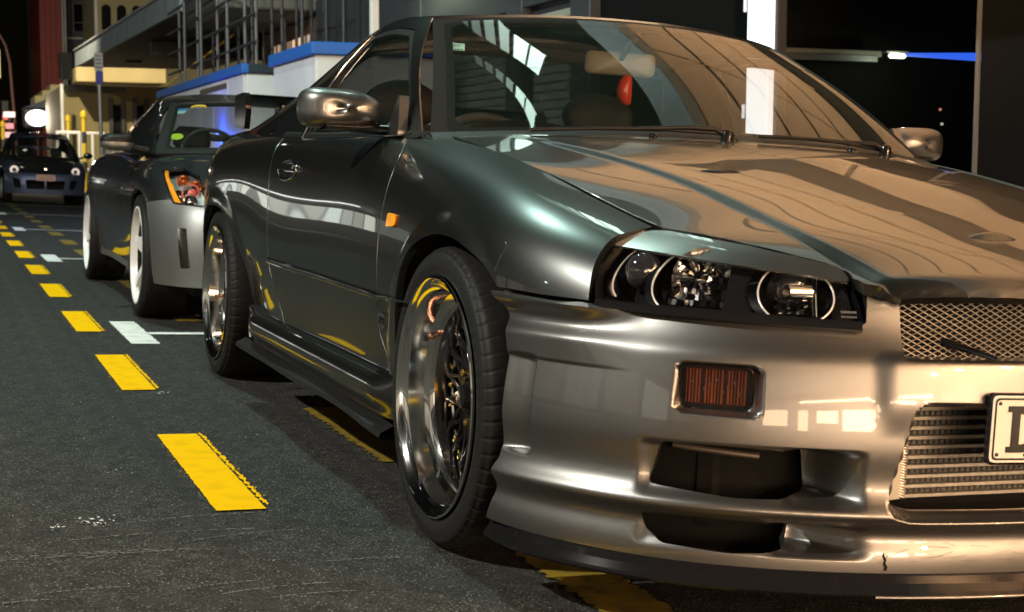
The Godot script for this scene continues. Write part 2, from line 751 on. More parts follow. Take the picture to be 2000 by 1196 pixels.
func asphalt_texture(seed_: int) -> ImageTexture:
	# stone chips of uneven tone in dark binder, with faint blotches
	var n := 1024
	var chips := FastNoiseLite.new()
	chips.seed = seed_
	chips.noise_type = FastNoiseLite.TYPE_CELLULAR
	chips.cellular_return_type = FastNoiseLite.RETURN_CELL_VALUE
	chips.frequency = 0.16
	chips.fractal_type = FastNoiseLite.FRACTAL_NONE
	var a: Image = chips.get_seamless_image(n, n)
	var blot := FastNoiseLite.new()
	blot.seed = seed_ + 1
	blot.frequency = 0.006
	var b: Image = blot.get_seamless_image(n, n)
	var im := Image.create(n, n, false, Image.FORMAT_RGB8)
	for y in n:
		for x in n:
			var v := a.get_pixel(x, y).r
			var k := 0.020 + 0.040 * v * v + (0.13 * (v - 0.93) / 0.07 if v > 0.93 else 0.0) + 0.020 * (b.get_pixel(x, y).r - 0.5)
			im.set_pixel(x, y, Color(k * 1.01, k, k * 0.95).linear_to_srgb())
	return ImageTexture.create_from_image(im)

func wear_texture(seed_: int, main: Color, faded: Color, gone: Color) -> ImageTexture:
	var n := 512
	var f := FastNoiseLite.new()
	f.seed = seed_
	f.frequency = 0.012
	f.fractal_octaves = 5
	var a: Image = f.get_seamless_image(n, n)
	var g := FastNoiseLite.new()
	g.seed = seed_ + 7
	g.frequency = 0.16
	g.fractal_octaves = 2
	var b: Image = g.get_seamless_image(n, n)
	var im := Image.create(n, n, false, Image.FORMAT_RGB8)
	for y in n:
		for x in n:
			var u := a.get_pixel(x, y).r
			var w := b.get_pixel(x, y).r
			var c := main.lerp(faded, clampf((u - 0.45) * 2.5 + (w - 0.5) * 0.6, 0.0, 1.0))
			if w > 0.93 - 0.10 * u:
				c = c.lerp(gone, 0.7)
			im.set_pixel(x, y, c.linear_to_srgb())
	return ImageTexture.create_from_image(im)

func paint_strip(x0: float, x1: float, z0: float, z1: float, rng: RandomNumberGenerator, fray: float) -> MB:
	# a painted bar whose edges wander by a few millimetres over the chips
	var mb := MB.new()
	var n := maxi(int(absf(z1 - z0) / 0.012), 2) if absf(z1 - z0) < 3.0 else 60
	var last_l := 0.0
	var last_r := 0.0
	for i in n:
		var a := lerpf(z0, z1, float(i) / n)
		var b := lerpf(z0, z1, float(i + 1) / n)
		var l := rng.randf_range(-fray, fray)
		var r := rng.randf_range(-fray, fray)
		var e := 0.0
		if i == 0 or i == n - 1:
			e = rng.randf_range(0.0, fray)
		var m := (x0 + x1) / 2
		mb.quad(Vector3(x0 + last_l + e, 0.004, a), Vector3(x0 + l + e, 0.004, b), Vector3(m, 0.004, b), Vector3(m, 0.004, a), Vector3.UP)
		mb.quad(Vector3(m, 0.004, a), Vector3(m, 0.004, b), Vector3(x1 + r - e, 0.004, b), Vector3(x1 + last_r - e, 0.004, a), Vector3.UP)
		last_l = l
		last_r = r
	# crumbs of paint beside the edges
	for i in int(absf(z1 - z0) * 40.0):
		var c := Vector3((x0 if rng.randf() < 0.5 else x1) + rng.randf_range(-0.012, 0.012), 0.004, rng.randf_range(minf(z0, z1), maxf(z0, z1)))
		var s := rng.randf_range(0.001, 0.003)
		mb.quad(c + Vector3(-s, 0, -s), c + Vector3(s, 0, -s * 0.6), c + Vector3(s * 0.7, 0, s), c + Vector3(-s, 0, s * 0.8), Vector3.UP)
	return mb

func build_street() -> void:
	street_materials()
	var rng := RandomNumberGenerator.new()
	rng.seed = 7
	var one := MB.new()
	for i in 8:
		one.quad(Vector3(-11.0, 0, 60 - 45 * i), Vector3(1.3, 0, 60 - 45 * i), Vector3(1.3, 0, 15 - 45 * i), Vector3(-11.0, 0, 15 - 45 * i), Vector3.UP)
	var road := struct("road", one, asphalt)
	for i in range(-2, 16):
		var z := -0.385 - 1.89 * i
		part("yellow_dash", paint_strip(-1.25, -1.134, z, z - 1.0, rng, 0.0016), yellow_paint, road)
		part("dash_overspray", paint_strip(-1.128, -1.119, z - 0.035, z - 1.01, rng, 0.0045), yellow_paint, road)
		part("worn_shaded_dash", paint_strip(-0.71, -0.57, z + 0.44 + 0.95, z + 0.44, rng, 0.010), yellow_worn_shaded, road)  # row toned down for the car shadow as well as for wear
	for i in range(0, 5):
		var z := -4.09 - 5.75 * i
		part("bay_mark", paint_strip(-1.055, -0.93, z + 0.42, z - 0.55, rng, 0.004), white_paint, road)
		one = paint_strip(z - 0.045, z + 0.045, -1.25, 0.92, rng, 0.004)
		var turned := MB.new()
		turned.add(one, Transform3D(Basis(Vector3.UP, PI / 2), Vector3(0, 0, 0)).scaled(Vector3(1, 1, 1)))
		var bar := part("bay_line", paint_line(-0.93, 1.2, z, 0.09, rng), white_paint, road)
		bar.position = Vector3.ZERO
	var scuff := mat(Color(0.17, 0.17, 0.165), 0.8, 0.0, 0.2)
	# scuffs and chips on the asphalt
	one = MB.new()
	for q in [[-1.52, -0.34, 0.022, 34], [-1.60, -0.30, 0.008, 10], [-1.13, -2.21, 0.02, 16], [-1.42, -0.9, 0.02, 4]]:
		for i in q[3]:
			var c := Vector3(q[0] + rng.randfn(0.0, q[2]), 0.003, q[1] + rng.randfn(0.0, q[2] * 1.3))
			var s := rng.randf_range(0.0015, 0.0055)
			var t := rng.randf() * TAU
			var d := Vector3(cos(t), 0, sin(t)) * s
			var e := Vector3(-sin(t), 0, cos(t)) * s * rng.randf_range(0.3, 0.9)
			one.quad(c - d, c + e * 0.9, c + d * 1.3, c - e, Vector3.UP)
	for i in 90:
		var c := Vector3(rng.randf_range(-3.0, -0.9), 0.003, rng.randf_range(-3.0, 0.9))
		var s := rng.randf_range(0.0008, 0.0025)
		one.quad(c + Vector3(-s, 0, -s), c + Vector3(s, 0, -s * 0.6), c + Vector3(s * 0.7, 0, s), c + Vector3(-s, 0, s * 0.8), Vector3.UP)
	var crumbs := part("paint_chips", one, white_paint, road)
	crumbs.set_meta("kind", "stuff")
	# pale scuffs left by tyres turning
	for i in 14:
		one = MB.new()
		var c := Vector2(-1.32 + rng.randf_range(-0.35, 0.3), 0.05 + rng.randf_range(-0.25, 0.35))
		var r := rng.randf_range(0.15, 0.5)
		var a0 := rng.randf_range(3.6, 4.4)
		for k in 12:
			var t0 := a0 + 0.9 * k / 12.0
			var t1 := a0 + 0.9 * (k + 0.55 + 0.3 * rng.randf()) / 12.0
			var w := rng.randf_range(0.0006, 0.0022)
			var p0 := Vector3(c.x + r * cos(t0), 0.0035, c.y + 0.35 * r * sin(t0))
			var p1 := Vector3(c.x + r * cos(t1), 0.0035, c.y + 0.35 * r * sin(t1))
			one.quad(p0 + Vector3(0, 0, -w), p1 + Vector3(0, 0, -w), p1 + Vector3(0, 0, w), p0 + Vector3(0, 0, w), Vector3.UP)
		part("scuff_mark", one, scuff, road).set_meta("kind", "stuff")
	# far-side lanes, kerbs and footpaths
	one = MB.new()
	one.box(Vector3(0, -0.3, -300), Vector3(0.15, 0.125, 60), 0.02)
	var kerb := struct("kerb", one, concrete)
	kerb.transform = kerb_frame() * Transform3D(Basis(), Vector3(1.3, 0, 0))
	one = MB.new()
	one.box(Vector3(0.152, -0.3, -300), Vector3(14, 0.13, 60), 0.0)
	var path := struct("footpath", one, concrete)
	path.transform = kerb_frame() * Transform3D(Basis(), Vector3(1.3, 0, 0))
	one = MB.new()
	one.box(Vector3(-16, -0.3, -300), Vector3(-11.002, 0.13, 60), 0.02)
	struct("footpath_opposite", one, concrete)
	build_near_side()
	build_far_side()
	build_opposite_side()
	build_lamps()

func paint_line(x0: float, x1: float, z: float, w: float, rng: RandomNumberGenerator) -> MB:
	var mb := MB.new()
	var n := int((x1 - x0) / 0.015)
	for i in n:
		var a := lerpf(x0, x1, float(i) / n)
		var b := lerpf(x0, x1, float(i + 1) / n)
		var p := rng.randf_range(-0.004, 0.004)
		mb.quad(Vector3(a, 0.005, z - w / 2 + p), Vector3(b, 0.005, z - w / 2 + p), Vector3(b, 0.005, z + w / 2 + p), Vector3(a, 0.005, z + w / 2 + p), Vector3.UP)
	return mb

func wall_box(called: String, lo: Vector3, hi: Vector3, at: Vector3, m: Material, parent: Node, bev := 0.0, label := "") -> MeshInstance3D:
	var mb := MB.new()
	mb.box(lo - at, hi - at, bev)
	return part(called, mb, m, parent, label)

func shutter(parent: Node, at: Vector3, z0: float, z1: float, y1: float, x: float, m: Material) -> void:
	# ribbed roller door in the facade plane, one slat after another
	var n := int((y1 - 0.16) / 0.085)
	for i in n:
		var y := 0.16 + 0.085 * i
		var mb := MB.new()
		mb.box(Vector3(x - 0.022, y, z0) - at, Vector3(x + 0.004, y + 0.077, z1) - at, 0.010)
		part("slat", mb, m, parent)

func build_near_side() -> void:
	# ---- building beside the coupe: recess, verandah, upper floors
	var at := Vector3(3.7, 0.13, -4.0)
	var b := on_path("shop_building", "dark shop building beside the coupe with a verandah over the footpath", "building", at)
	wall_box("wall", Vector3(3.7, 0.13, -3.9), Vector3(9.0, 3.1, 3.2), at, dark_wall, b)
	wall_box("corner_trim", Vector3(3.686, 0.13, -3.93), Vector3(3.70, 3.0, -3.902), at, mat(Color(0.12, 0.12, 0.12), 0.5), b)
	wall_box("recess_back", Vector3(7.6, 0.13, -9.0), Vector3(7.8, 3.1, -3.9), at, dark_wall, b)
	wall_box("recess_side", Vector3(3.72, 0.13, -9.2), Vector3(7.6, 3.1, -6.35), at, dark_wall, b)
	wall_box("recess_ceiling", Vector3(3.72, 2.62, -6.35), Vector3(7.6, 2.7, -3.9), at, dark_wall, b)
	# sign band over the shopfronts, in two lengths
	for q in [[-6.3, -4.55], [-4.47, 1.5], [1.58, 6.0]]:
		wall_box("sign_band", Vector3(3.55, 2.2, q[0]), Vector3(3.695, 2.6, q[1]), at, soffit_tan, b, 0.01)
	wall_box("bulkhead", Vector3(3.60, 2.64, -6.3), Vector3(3.74, 3.02, 14.0), at, steel_dark, b)
	# soffit boards with dark joints, a fascia and beams
	for i in 5:
		var x := 1.28 + 0.465 * i
		for k in 7:
			var z := -5.2 + 2.9 * k
			wall_box("soffit_board", Vector3(x, 3.03, z), Vector3(x + 0.430, 3.06, z + 2.87), at, soffit_tan, b, 0.004)
	wall_box("soffit_backing", Vector3(1.22, 3.064, -5.25), Vector3(3.7, 3.30, 15.2), at, steel_dark, b)
	wall_box("verandah_fascia", Vector3(1.10, 2.95, -5.3), Vector3(1.22, 3.55, 15.3), at, fascia_blue, b, 0.01)
	for k in 7:
		var z := -3.8 + 2.9 * k
		wall_box("beam", Vector3(1.23, 2.985, z), Vector3(3.6, 3.028, z + 0.05), at, soffit_tan, b, 0.004)
	# upper floors with lit windows
	wall_box("upper_wall", Vector3(3.9, 3.3, -26.0), Vector3(9.0, 30.0, -6.6), at, dark_wall, b)
	for fl in [[13.3, 3.2, 0.0], [21.6, 2.0, 0.55]]:
		var zs := [[-8.9, -10.05], [-10.15, -11.3], [-11.6, -12.5], [-12.8, -13.8], [-14.1, -15.1], [-15.4, -16.4]]
		for k in 6:
			var lit := glow(Color(0.72, 1.0, 0.84), [10.0, 10.0, 3.0, 1.5, 0.8, 0.5][k])
			var z1: float = zs[k][0] + fl[2]
			var z0: float = zs[k][1] + fl[2]
			var w := wall_box("window", Vector3(3.86, fl[0], z0), Vector3(3.898, fl[0] + fl[1], z1), at, lit, b)
			for e in [[z0 - 0.04, z0], [z1, z1 + 0.04]]:
				wall_box("window_frame", Vector3(3.82, fl[0] - 0.06, e[0]), Vector3(3.9, fl[0] + fl[1] + 0.06, e[1]), at, steel_dark, b)
	# wall beyond the recess: roller shutters behind the coupe
	var at2 := Vector3(3.7, 0.13, -14.0)
	var s := on_path("shutter_shops", "row of shops with pale roller shutters behind the coupe", "building", at2)
	wall_box("wall", Vector3(3.72, 0.13, -19.1), Vector3(9.0, 3.4, -9.22), at2, steel_dark, s)
	for q in [[-18.8, -14.6], [-13.9, -11.3], [-10.6, -9.5]]:
		shutter(s, at2, q[0], q[1], 2.42, 3.70, shutter_pale)
	for q in [-19.1, -14.25, -10.95, -9.3]:
		wall_box("pier", Vector3(3.60, 0.13, q - 0.22), Vector3(3.718, 3.4, q + 0.22), at2, steel_dark, s, 0.01)
	wall_box("lintel", Vector3(3.62, 2.46, -19.0), Vector3(3.715, 3.4, -9.3), at2, steel_dark, s)
	# lit column by the recess
	var c := on_path("lit_column", "tall white glowing column at the recess behind the windscreen", "column", Vector3(3.62, 0.13, -6.12))
	part("light_panel", box_mb(Vector3(-0.06, 0.0, -0.145), Vector3(0.0, 2.48, 0.145), 0.01), glow(Color(0.93, 0.97, 1.0), 1.35), c)
	part("column_core", box_mb(Vector3(0.002, 0.0, -0.17), Vector3(0.08, 2.50, 0.17), 0.01), steel_dark, c)
	for y in [1.16, 1.92, 2.12]:
		part("marker_light", box_mb(Vector3(-0.02, y - 0.05, -0.27), Vector3(0.0, y + 0.05, -0.245), 0.006), glow(Color(0.95, 0.95, 1.0), 0.8), c)
	# verandah post at the kerb
	var p := on_path("verandah_post", "slim white verandah post at the kerb behind the coupe", "post", Vector3(1.62, 0.13, -9.1))
	part("shaft", box_mb(Vector3(-0.035, 0.0, -0.035), Vector3(0.035, 3.2, 0.035), 0.008), hoard_white, p)
	part("base_plate", box_mb(Vector3(-0.08, 0.0, -0.08), Vector3(0.08, 0.02, 0.08), 0.004), steel_grey, p)
	# ---- inside the recess
	var l := on_path("tube_lamp", "small greenish tube lamp under the dark canopy at right", "lamp", Vector3(4.62, 1.69, -5.95))
	part("tube", box_mb(Vector3(-0.075, -0.018, -0.02), Vector3(0.075, 0.018, 0.02), 0.015), glow(Color(0.95, 1.0, 0.80), 1.6), l)
	part("tube_holder", box_mb(Vector3(-0.12, 0.02, -0.03), Vector3(0.09, 0.035, 0.03), 0.004), steel_dark, l)
	lamp_omni(kerb_frame() * Vector3(4.6, 1.64, -5.88), Color(0.95, 1.0, 0.85), 0.10, 0.03)
	var can := on_path("entrance_canopy", "dim flat canopy over the recessed entrance at right", "canopy", Vector3(4.5, 1.7, -6.2))
	part("canopy_board", box_mb(Vector3(-0.75, -0.01, -0.10), Vector3(0.10, 0.035, 0.10), 0.006), mat(Color(0.09, 0.085, 0.07), 0.7), can)
	part("canopy_edge", box_mb(Vector3(-0.75, -0.05, 0.102), Vector3(0.05, 0.0, 0.118), 0.004), steel_dark, can)
	var neon := on_path("blue_neon_strip", "blue lit strip running along the dark recess at right", "light strip", Vector3(4.5, 1.68, -5.74))
	var mb := MB.new()
	mb.prism(pts([0.05, -0.008, 1.35, -0.045, 1.35, 0.055, 0.05, 0.012]), -0.01, 0.01, Transform3D(Basis(Vector3.UP, 0.0), Vector3.ZERO))
	part("strip", mb, glow(Color(0.01, 0.12, 0.95), 0.9), neon)
	var po := on_path("framed_notice", "framed grey notice on the dark recess wall at right", "notice", Vector3(5.93, 1.64, -6.30))
	part("frame", box_mb(Vector3(-0.085, -0.115, -0.02), Vector3(0.085, 0.115, 0.0), 0.004), mat(Color(0.10, 0.10, 0.10), 0.5), po)
	part("sheet", box_mb(Vector3(-0.06, -0.09, 0.001), Vector3(0.06, 0.09, 0.004), 0.001), mat(Color(0.16, 0.16, 0.16), 0.6), po)
	var cab := on_path("wall_cabinet", "grey steel cabinet on the recess wall beside the framed notice", "cabinet", Vector3(5.62, 1.55, -5.75))
	part("cabinet_body", box_mb(Vector3(-0.13, -0.20, -0.1), Vector3(0.13, 0.0, 0.0), 0.006), mat(Color(0.14, 0.14, 0.15), 0.5), cab)
	part("cabinet_top", box_mb(Vector3(-0.13, 0.012, -0.1), Vector3(0.13, 0.17, -0.02), 0.006), mat(Color(0.30, 0.30, 0.32), 0.5), cab)
	for q in [[Vector3(4.06, 1.56, -6.33), Color(1.0, 0.55, 0.35), "warm pin light on the recess wall under the dim canopy", 0.012], [Vector3(5.30, 1.33, -6.33), Color(1.0, 0.25, 0.12), "small red indicator light low on the dark recess wall", 0.010], [Vector3(5.32, 1.22, -6.33), Color(0.8, 0.75, 0.6), "pale pin light under the red indicator in the recess", 0.010]]:
		var d := on_path("pin_light", q[2], "light", q[0])
		var e := MB.new()
		e.lathe(pts([0.0, q[3], 0.010, q[3], 0.014, 0.006, 0.015, 0.0]), 10, Transform3D(Basis(Vector3(0, 0, 1), Vector3(0, 1, 0), Vector3(-1, 0, 0)), Vector3.ZERO))
		part("lens", e, glow(q[1], 0.5), d)

func box_mb(lo: Vector3, hi: Vector3, bev := 0.0) -> MB:
	var m := MB.new()
	m.box(lo, hi, bev)
	return m

func wall_thing(called: String, label: String, category: String, lo: Vector3, hi: Vector3, m: Material, bev := 0.0) -> Node3D:
	# a building or block given by its corners in the footpath frame; its base point is the middle of its foot
	var at := Vector3((lo.x + hi.x) / 2, lo.y, (lo.z + hi.z) / 2)
	var o := on_path(called, label, category, at)
	part("wall", box_mb(lo - at, hi - at, bev), m, o)
	o.set_meta("foot", at)
	return o

func add_box(o: Node3D, called: String, lo: Vector3, hi: Vector3, m: Material, bev := 0.0) -> MeshInstance3D:
	var at: Vector3 = o.get_meta("foot")
	return part(called, box_mb(lo - at, hi - at, bev), m, o)

func build_far_side() -> void:
	# ---- white hoardings with blue caps
	var o := wall_thing("hoarding", "long white hoarding with a blue cap behind the dark coupe", "hoarding", Vector3(1.86, 0.13, -24.0), Vector3(3.55, 2.06, -16.02), hoard_white)
	for k in 7:
		add_box(o, "panel", Vector3(1.835, 0.2, -17.13 - 1.14 * k), Vector3(1.858, 2.05, -16.03 - 1.14 * k), hoard_white, 0.006)
	for k in 2:
		add_box(o, "panel", Vector3(1.87 + 0.84 * k, 0.2, -16.018), Vector3(2.70 + 0.84 * k, 2.05, -15.995), hoard_white, 0.006)
	add_box(o, "blue_cap", Vector3(1.80, 2.065, -24.1), Vector3(1.90, 2.19, -15.96), blue_top, 0.01)
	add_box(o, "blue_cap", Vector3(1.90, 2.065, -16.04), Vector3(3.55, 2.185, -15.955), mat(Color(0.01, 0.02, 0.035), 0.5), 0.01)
	add_box(o, "notice_strip", Vector3(1.818, 1.93, -19.4), Vector3(1.833, 2.0, -17.2), mat(Color(0.09, 0.07, 0.03), 0.6), 0.003)
	o = wall_thing("hoarding", "short white hoarding with a bright blue cap just above the coupe boot", "hoarding", Vector3(1.93, 0.13, -14.6), Vector3(3.4, 2.06, -12.5), hoard_white)
	add_box(o, "panel", Vector3(1.94, 0.2, -12.498), Vector3(2.62, 2.05, -12.48), hoard_white, 0.006)
	add_box(o, "panel", Vector3(2.64, 0.2, -12.498), Vector3(3.38, 2.05, -12.48), hoard_white, 0.006)
	add_box(o, "blue_cap", Vector3(1.88, 2.065, -14.7), Vector3(3.45, 2.20, -12.44), blue_top, 0.012)
	var steel_mid := mat(Color(0.12, 0.12, 0.125), 0.5, 0.3)
	# ---- scaffold over the hoarding
	var rng := RandomNumberGenerator.new()
	rng.seed = 19
	o = on_path("scaffold", "scaffold of grey tubes standing over the long white hoarding", "scaffold", Vector3(2.8, 0.13, -20.0))
	var base := Vector3(2.8, 0.13, -20.0)
	for k in 24:
		var p := Vector3(lerpf(2.05, 3.3, (k % 3) / 2.0), 0.13, -16.4 - 0.95 * (k / 3)) + Vector3(rng.randf_range(-0.05, 0.05), 0, rng.randf_range(-0.2, 0.2))
		var mb := MB.new()
		mb.tube(PackedVector3Array([p - base, p - base + Vector3(0, 3.45, 0)]), 0.024, 8)
		part("upright_tube", mb, steel_mid if k % 3 == 0 else steel_dark, o)
	for k in 4:
		var mb := MB.new()
		var y := 2.5 + 0.36 * k
		mb.tube(PackedVector3Array([Vector3(2.05, y, -16.2) - base, Vector3(2.05, y, -24.2) - base]), 0.022, 8)
		part("ledger_tube", mb, steel_dark, o)
	var mb := MB.new()
	mb.tube(PackedVector3Array([Vector3(2.0, 2.3, -24.4) - base, Vector3(3.3, 3.3, -24.5) - base]), 0.024, 8)
	part("brace_tube", mb, mat(Color(0.45, 0.30, 0.06), 0.5), o)
	# ---- dark concrete building over it, with warm windows behind the scaffold
	o = wall_thing("dark_building", "dark concrete building whose deck hangs over the scaffold", "building", Vector3(2.25, 3.28, -23.9), Vector3(9.0, 8.0, -20.0), mat(Color(0.07, 0.068, 0.06), 0.8), 0.12)
	add_box(o, "edge_beam", Vector3(2.22, 3.30, -19.99), Vector3(9.0, 3.62, -19.9), mat(Color(0.13, 0.12, 0.10), 0.8), 0.03)
	o = wall_thing("brick_shopfront", "brown shopfront with warm lit panes behind the scaffold", "shop", Vector3(3.78, 0.13, -24.0), Vector3(9.0, 3.25, -19.2), mat(Color(0.16, 0.085, 0.05), 0.8))
	for k in 4:
		var w := add_box(o, "window", Vector3(3.755, 2.22, -20.9 - 0.75 * k), Vector3(3.778, 2.98, -20.3 - 0.75 * k), glow(Color(1.0, 0.62, 0.36), [0.28, 0.9, 0.16, 0.4][k]), 0.0)
		add_box(o, "glazing_bar", Vector3(3.735, 2.58, -20.9 - 0.75 * k), Vector3(3.753, 2.62, -20.3 - 0.75 * k), steel_dark)
		add_box(o, "glazing_bar", Vector3(3.735, 2.22, -20.62 - 0.75 * k), Vector3(3.752, 2.98, -20.58 - 0.75 * k), steel_dark)
	# ---- verandah of the next building with its pale ribbed fascia
	o = on_path("verandah", "broad verandah with a pale blue ribbed fascia over the far footpath", "verandah", Vector3(2.0, 3.6, -32.0), deg_to_rad(1.6))
	for k in 40:
		part("fascia_rib", box_mb(Vector3(-0.045, 0.0, 8.3 - 0.415 * (k + 1) + 0.006), Vector3(0.03, 0.44, 8.3 - 0.415 * k - 0.006), 0.008), fascia_blue, o)
	part("gutter_edge", box_mb(Vector3(-0.09, 0.442, -8.3), Vector3(0.04, 0.49, 8.3), 0.012), mat(Color(0.45, 0.48, 0.50), 0.5), o)
	for k in 9:
		for j in 3:
			part("soffit_panel", box_mb(Vector3(0.05 + 1.2 * j, 0.02, 8.2 - 1.82 * (k + 1) + 0.02), Vector3(1.23 + 1.2 * j, 0.05, 8.2 - 1.82 * k - 0.02), 0.006), mat(Color(0.16, 0.135, 0.11), 0.8), o)
	part("deck", box_mb(Vector3(0.04, 0.06, -8.3), Vector3(3.8, 0.40, 8.25)), steel_dark, o)
	part("lower_beam", box_mb(Vector3(0.5, -0.34, 1.4), Vector3(3.7, 0.0, 1.8), 0.02), steel_dark, o)
	part("soffit_fitting", box_mb(Vector3(0.9, -0.05, -5.2), Vector3(1.3, 0.015, -4.9), 0.02), steel_dark, o)
	# ---- cream and yellow building at the bend
	o = wall_thing("yellow_building", "yellow building with a plain lit sign beam over its shopfronts", "building", Vector3(1.62, 0.13, -52.0), Vector3(9.0, 3.28, -44.0), mat(Color(0.20, 0.165, 0.075), 0.8))
	add_box(o, "sign_beam", Vector3(1.88, 3.29, -43.9), Vector3(4.5, 3.72, -42.0), yellow_wall, 0.02)
	add_box(o, "dark_sign", Vector3(1.50, 3.40, -43.4), Vector3(1.87, 4.2, -43.0), window_dark, 0.02)
	add_box(o, "dark_band", Vector3(1.82, 3.08, -43.98), Vector3(3.5, 3.26, -43.9), steel_dark)
	for k in 6:
		add_box(o, "shopfront_pier", Vector3(3.0 + 0.36 * k, 0.13, -43.98), Vector3(3.12 + 0.36 * k, 2.9, -43.85), steel_dark, 0.01)
	for k in 3:
		add_box(o, "window", Vector3(3.13 + 0.72 * k, 0.6, -43.99), Vector3(3.35 + 0.72 * k, 2.7, -43.96), window_dark)
	# ---- towers behind
	o = wall_thing("red_building", "tall red panelled building behind the stepped cream wall", "building", Vector3(2.58, 0.13, -78.0), Vector3(3.57, 16.0, -70.0), red_clad)
	for k in 7:
		for j in 4:
			add_box(o, "panel", Vector3(2.59 + 0.245 * j, 2.0 + 1.95 * k, -69.99), Vector3(2.825 + 0.245 * j, 3.92 + 1.95 * k, -69.95), red_clad, 0.008)
	for q in [2.585 + 1.0, 2.585 + 1.12]:
		add_box(o, "corner_strip", Vector3(q, 3.4, -69.98), Vector3(q + 0.075, 16.0, -69.9), hoard_white, 0.01)
	o = wall_thing("navy_building", "navy blue building with white-lined windows beside the red one", "building", Vector3(4.0, 0.13, -84.0), Vector3(6.6, 18.0, -75.0), navy_clad)
	for k in 3:
		for j in 2:
			var lo := Vector3(4.55 + 1.0 * j, 7.6 + 2.6 * k, -74.99)
			add_box(o, "window", lo, lo + Vector3(0.5, 1.35, 0.02), window_dark)
			for e in [[Vector3(-0.03, -0.03, 0.0), Vector3(0.0, 1.38, 0.04)], [Vector3(0.5, -0.03, 0.0), Vector3(0.53, 1.38, 0.04)], [Vector3(0.001, 0.40, 0.022), Vector3(0.499, 0.43, 0.04)], [Vector3(0.001, 1.36, 0.0), Vector3(0.499, 1.39, 0.04)]]:
				add_box(o, "frame_bar", lo + e[0], lo + e[1], mat(Color(0.30, 0.28, 0.25), 0.6))
		add_box(o, "floor_line", Vector3(4.02, 7.2 + 2.6 * k, -74.99), Vector3(6.5, 7.26 + 2.6 * k, -74.95), steel_grey)
	o = wall_thing("arched_building", "cream building with a row of dark arched windows over the verandah", "building", Vector3(4.2, 0.13, -66.0), Vector3(12.0, 14.0, -60.0), mat(Color(0.34, 0.30, 0.17), 0.8))
	for k in 8:
		for j in 2:
			var arch := PackedVector2Array()
			var c := Vector2(4.62 + 0.62 * k - 8.1, 6.5 + 2.1 * j)
			arch.append(c + Vector2(-0.19, -0.1))
			arch.append(c + Vector2(0.19, -0.1))
			for i in 9:
				arch.append(c + Vector2(0.19 * cos(PI * i / 8.0), 0.75 + 0.19 * sin(PI * i / 8.0)))
			var am := MB.new()
			am.prism(arch, 3.002, 3.03, Transform3D(Basis(), Vector3(0, -0.13, 0)))
			part("arched_window", am, window_dark, o)
	add_box(o, "corner_strip", Vector3(4.15, 3.4, -60.05), Vector3(4.27, 14.0, -59.95), hoard_white)
	o = wall_thing("dark_tower", "black office tower with one thin lit slot at far left", "building", Vector3(-1.2, 0.13, -92.0), Vector3(2.56, 30.0, -80.0), mat(Color(0.012, 0.011, 0.011), 0.8, 0.0, 0.2))
	add_box(o, "lit_slot", Vector3(1.02, 5.4, -79.99), Vector3(1.12, 6.9, -79.96), glow(Color(0.85, 0.75, 0.22), 0.8))
	add_box(o, "lit_slot", Vector3(0.94, 8.2, -79.99), Vector3(0.99, 9.6, -79.96), glow(Color(0.75, 0.5, 0.2), 0.12))
	o = wall_thing("stepped_wall", "cream stepped parapet wall with a grey blue awning below", "wall", Vector3(1.44, 2.95, -58.0), Vector3(1.71, 3.42, -55.0), mat(Color(0.62, 0.55, 0.30), 0.8))
	add_box(o, "step", Vector3(1.711, 3.05, -57.9), Vector3(2.0, 3.62, -55.0), mat(Color(0.62, 0.55, 0.30), 0.8))
	add_box(o, "step", Vector3(2.001, 3.2, -57.8), Vector3(2.5, 3.84, -55.0), mat(Color(0.62, 0.55, 0.30), 0.8))
	var aw := MB.new()
	aw.prism(pts([-0.62, -0.55, 0.7, -0.2, 0.7, 0.5, -0.62, -0.02]), 0.0, 0.4, Transform3D(Basis(), Vector3(0, 0, 1.6)))
	part("awning", aw, mat(Color(0.10, 0.12, 0.18), 0.7), o)
	# ---- things along the far footpath
	o = on_path("curved_lamp_post", "slender curved street light at the far left against the dark tower", "street lamp", Vector3(1.0, 0.13, -60.0))
	mb = MB.new()
	mb.tube(PackedVector3Array([Vector3.ZERO, Vector3(-0.10, 2.5, 0), Vector3(-0.22, 4.8, 0), Vector3(-0.36, 5.5, 0), Vector3(-0.62, 6.0, 0), Vector3(-1.2, 6.35, 0)]), 0.07, 10, false, 0.03)
	part("mast", mb, mat(Color(0.34, 0.16, 0.13), 0.5), o)
	part("lamp_head", box_mb(Vector3(-1.75, 6.30, -0.12), Vector3(-1.18, 6.42, 0.12), 0.03), steel_grey, o)
	o = on_path("parking_sign", "tall thin parking sign with a white and a blue plate on a grey pole", "sign", Vector3(1.56, 0.13, -31.6))
	mb = MB.new()
	mb.tube(PackedVector3Array([Vector3.ZERO, Vector3(-0.03, 3.2, 0)]), 0.045, 10)
	part("pole", mb, steel_grey, o)
	part("white_plate", box_mb(Vector3(-0.13, 2.86, 0.05), Vector3(0.06, 3.26, 0.062), 0.004), hoard_white, o)
	part("blue_plate", box_mb(Vector3(-0.11, 2.55, 0.05), Vector3(0.06, 2.852, 0.062), 0.004), mat(Color(0.01, 0.03, 0.40), 0.4), o)
	for k in 4:
		part("plate_print", box_mb(Vector3(-0.10, 2.92 + 0.085 * k, 0.063), Vector3(0.03, 2.955 + 0.085 * k, 0.065)), mat(Color(0.22, 0.20, 0.28), 0.6), o)
	o = on_path("white_pole", "plain white pole left of the parking sign on the far footpath", "pole", Vector3(1.5, 0.13, -42.4))
	mb = MB.new()
	mb.tube(PackedVector3Array([Vector3.ZERO, Vector3(0, 3.1, 0)]), 0.055, 10)
	part("shaft", mb, hoard_white, o)
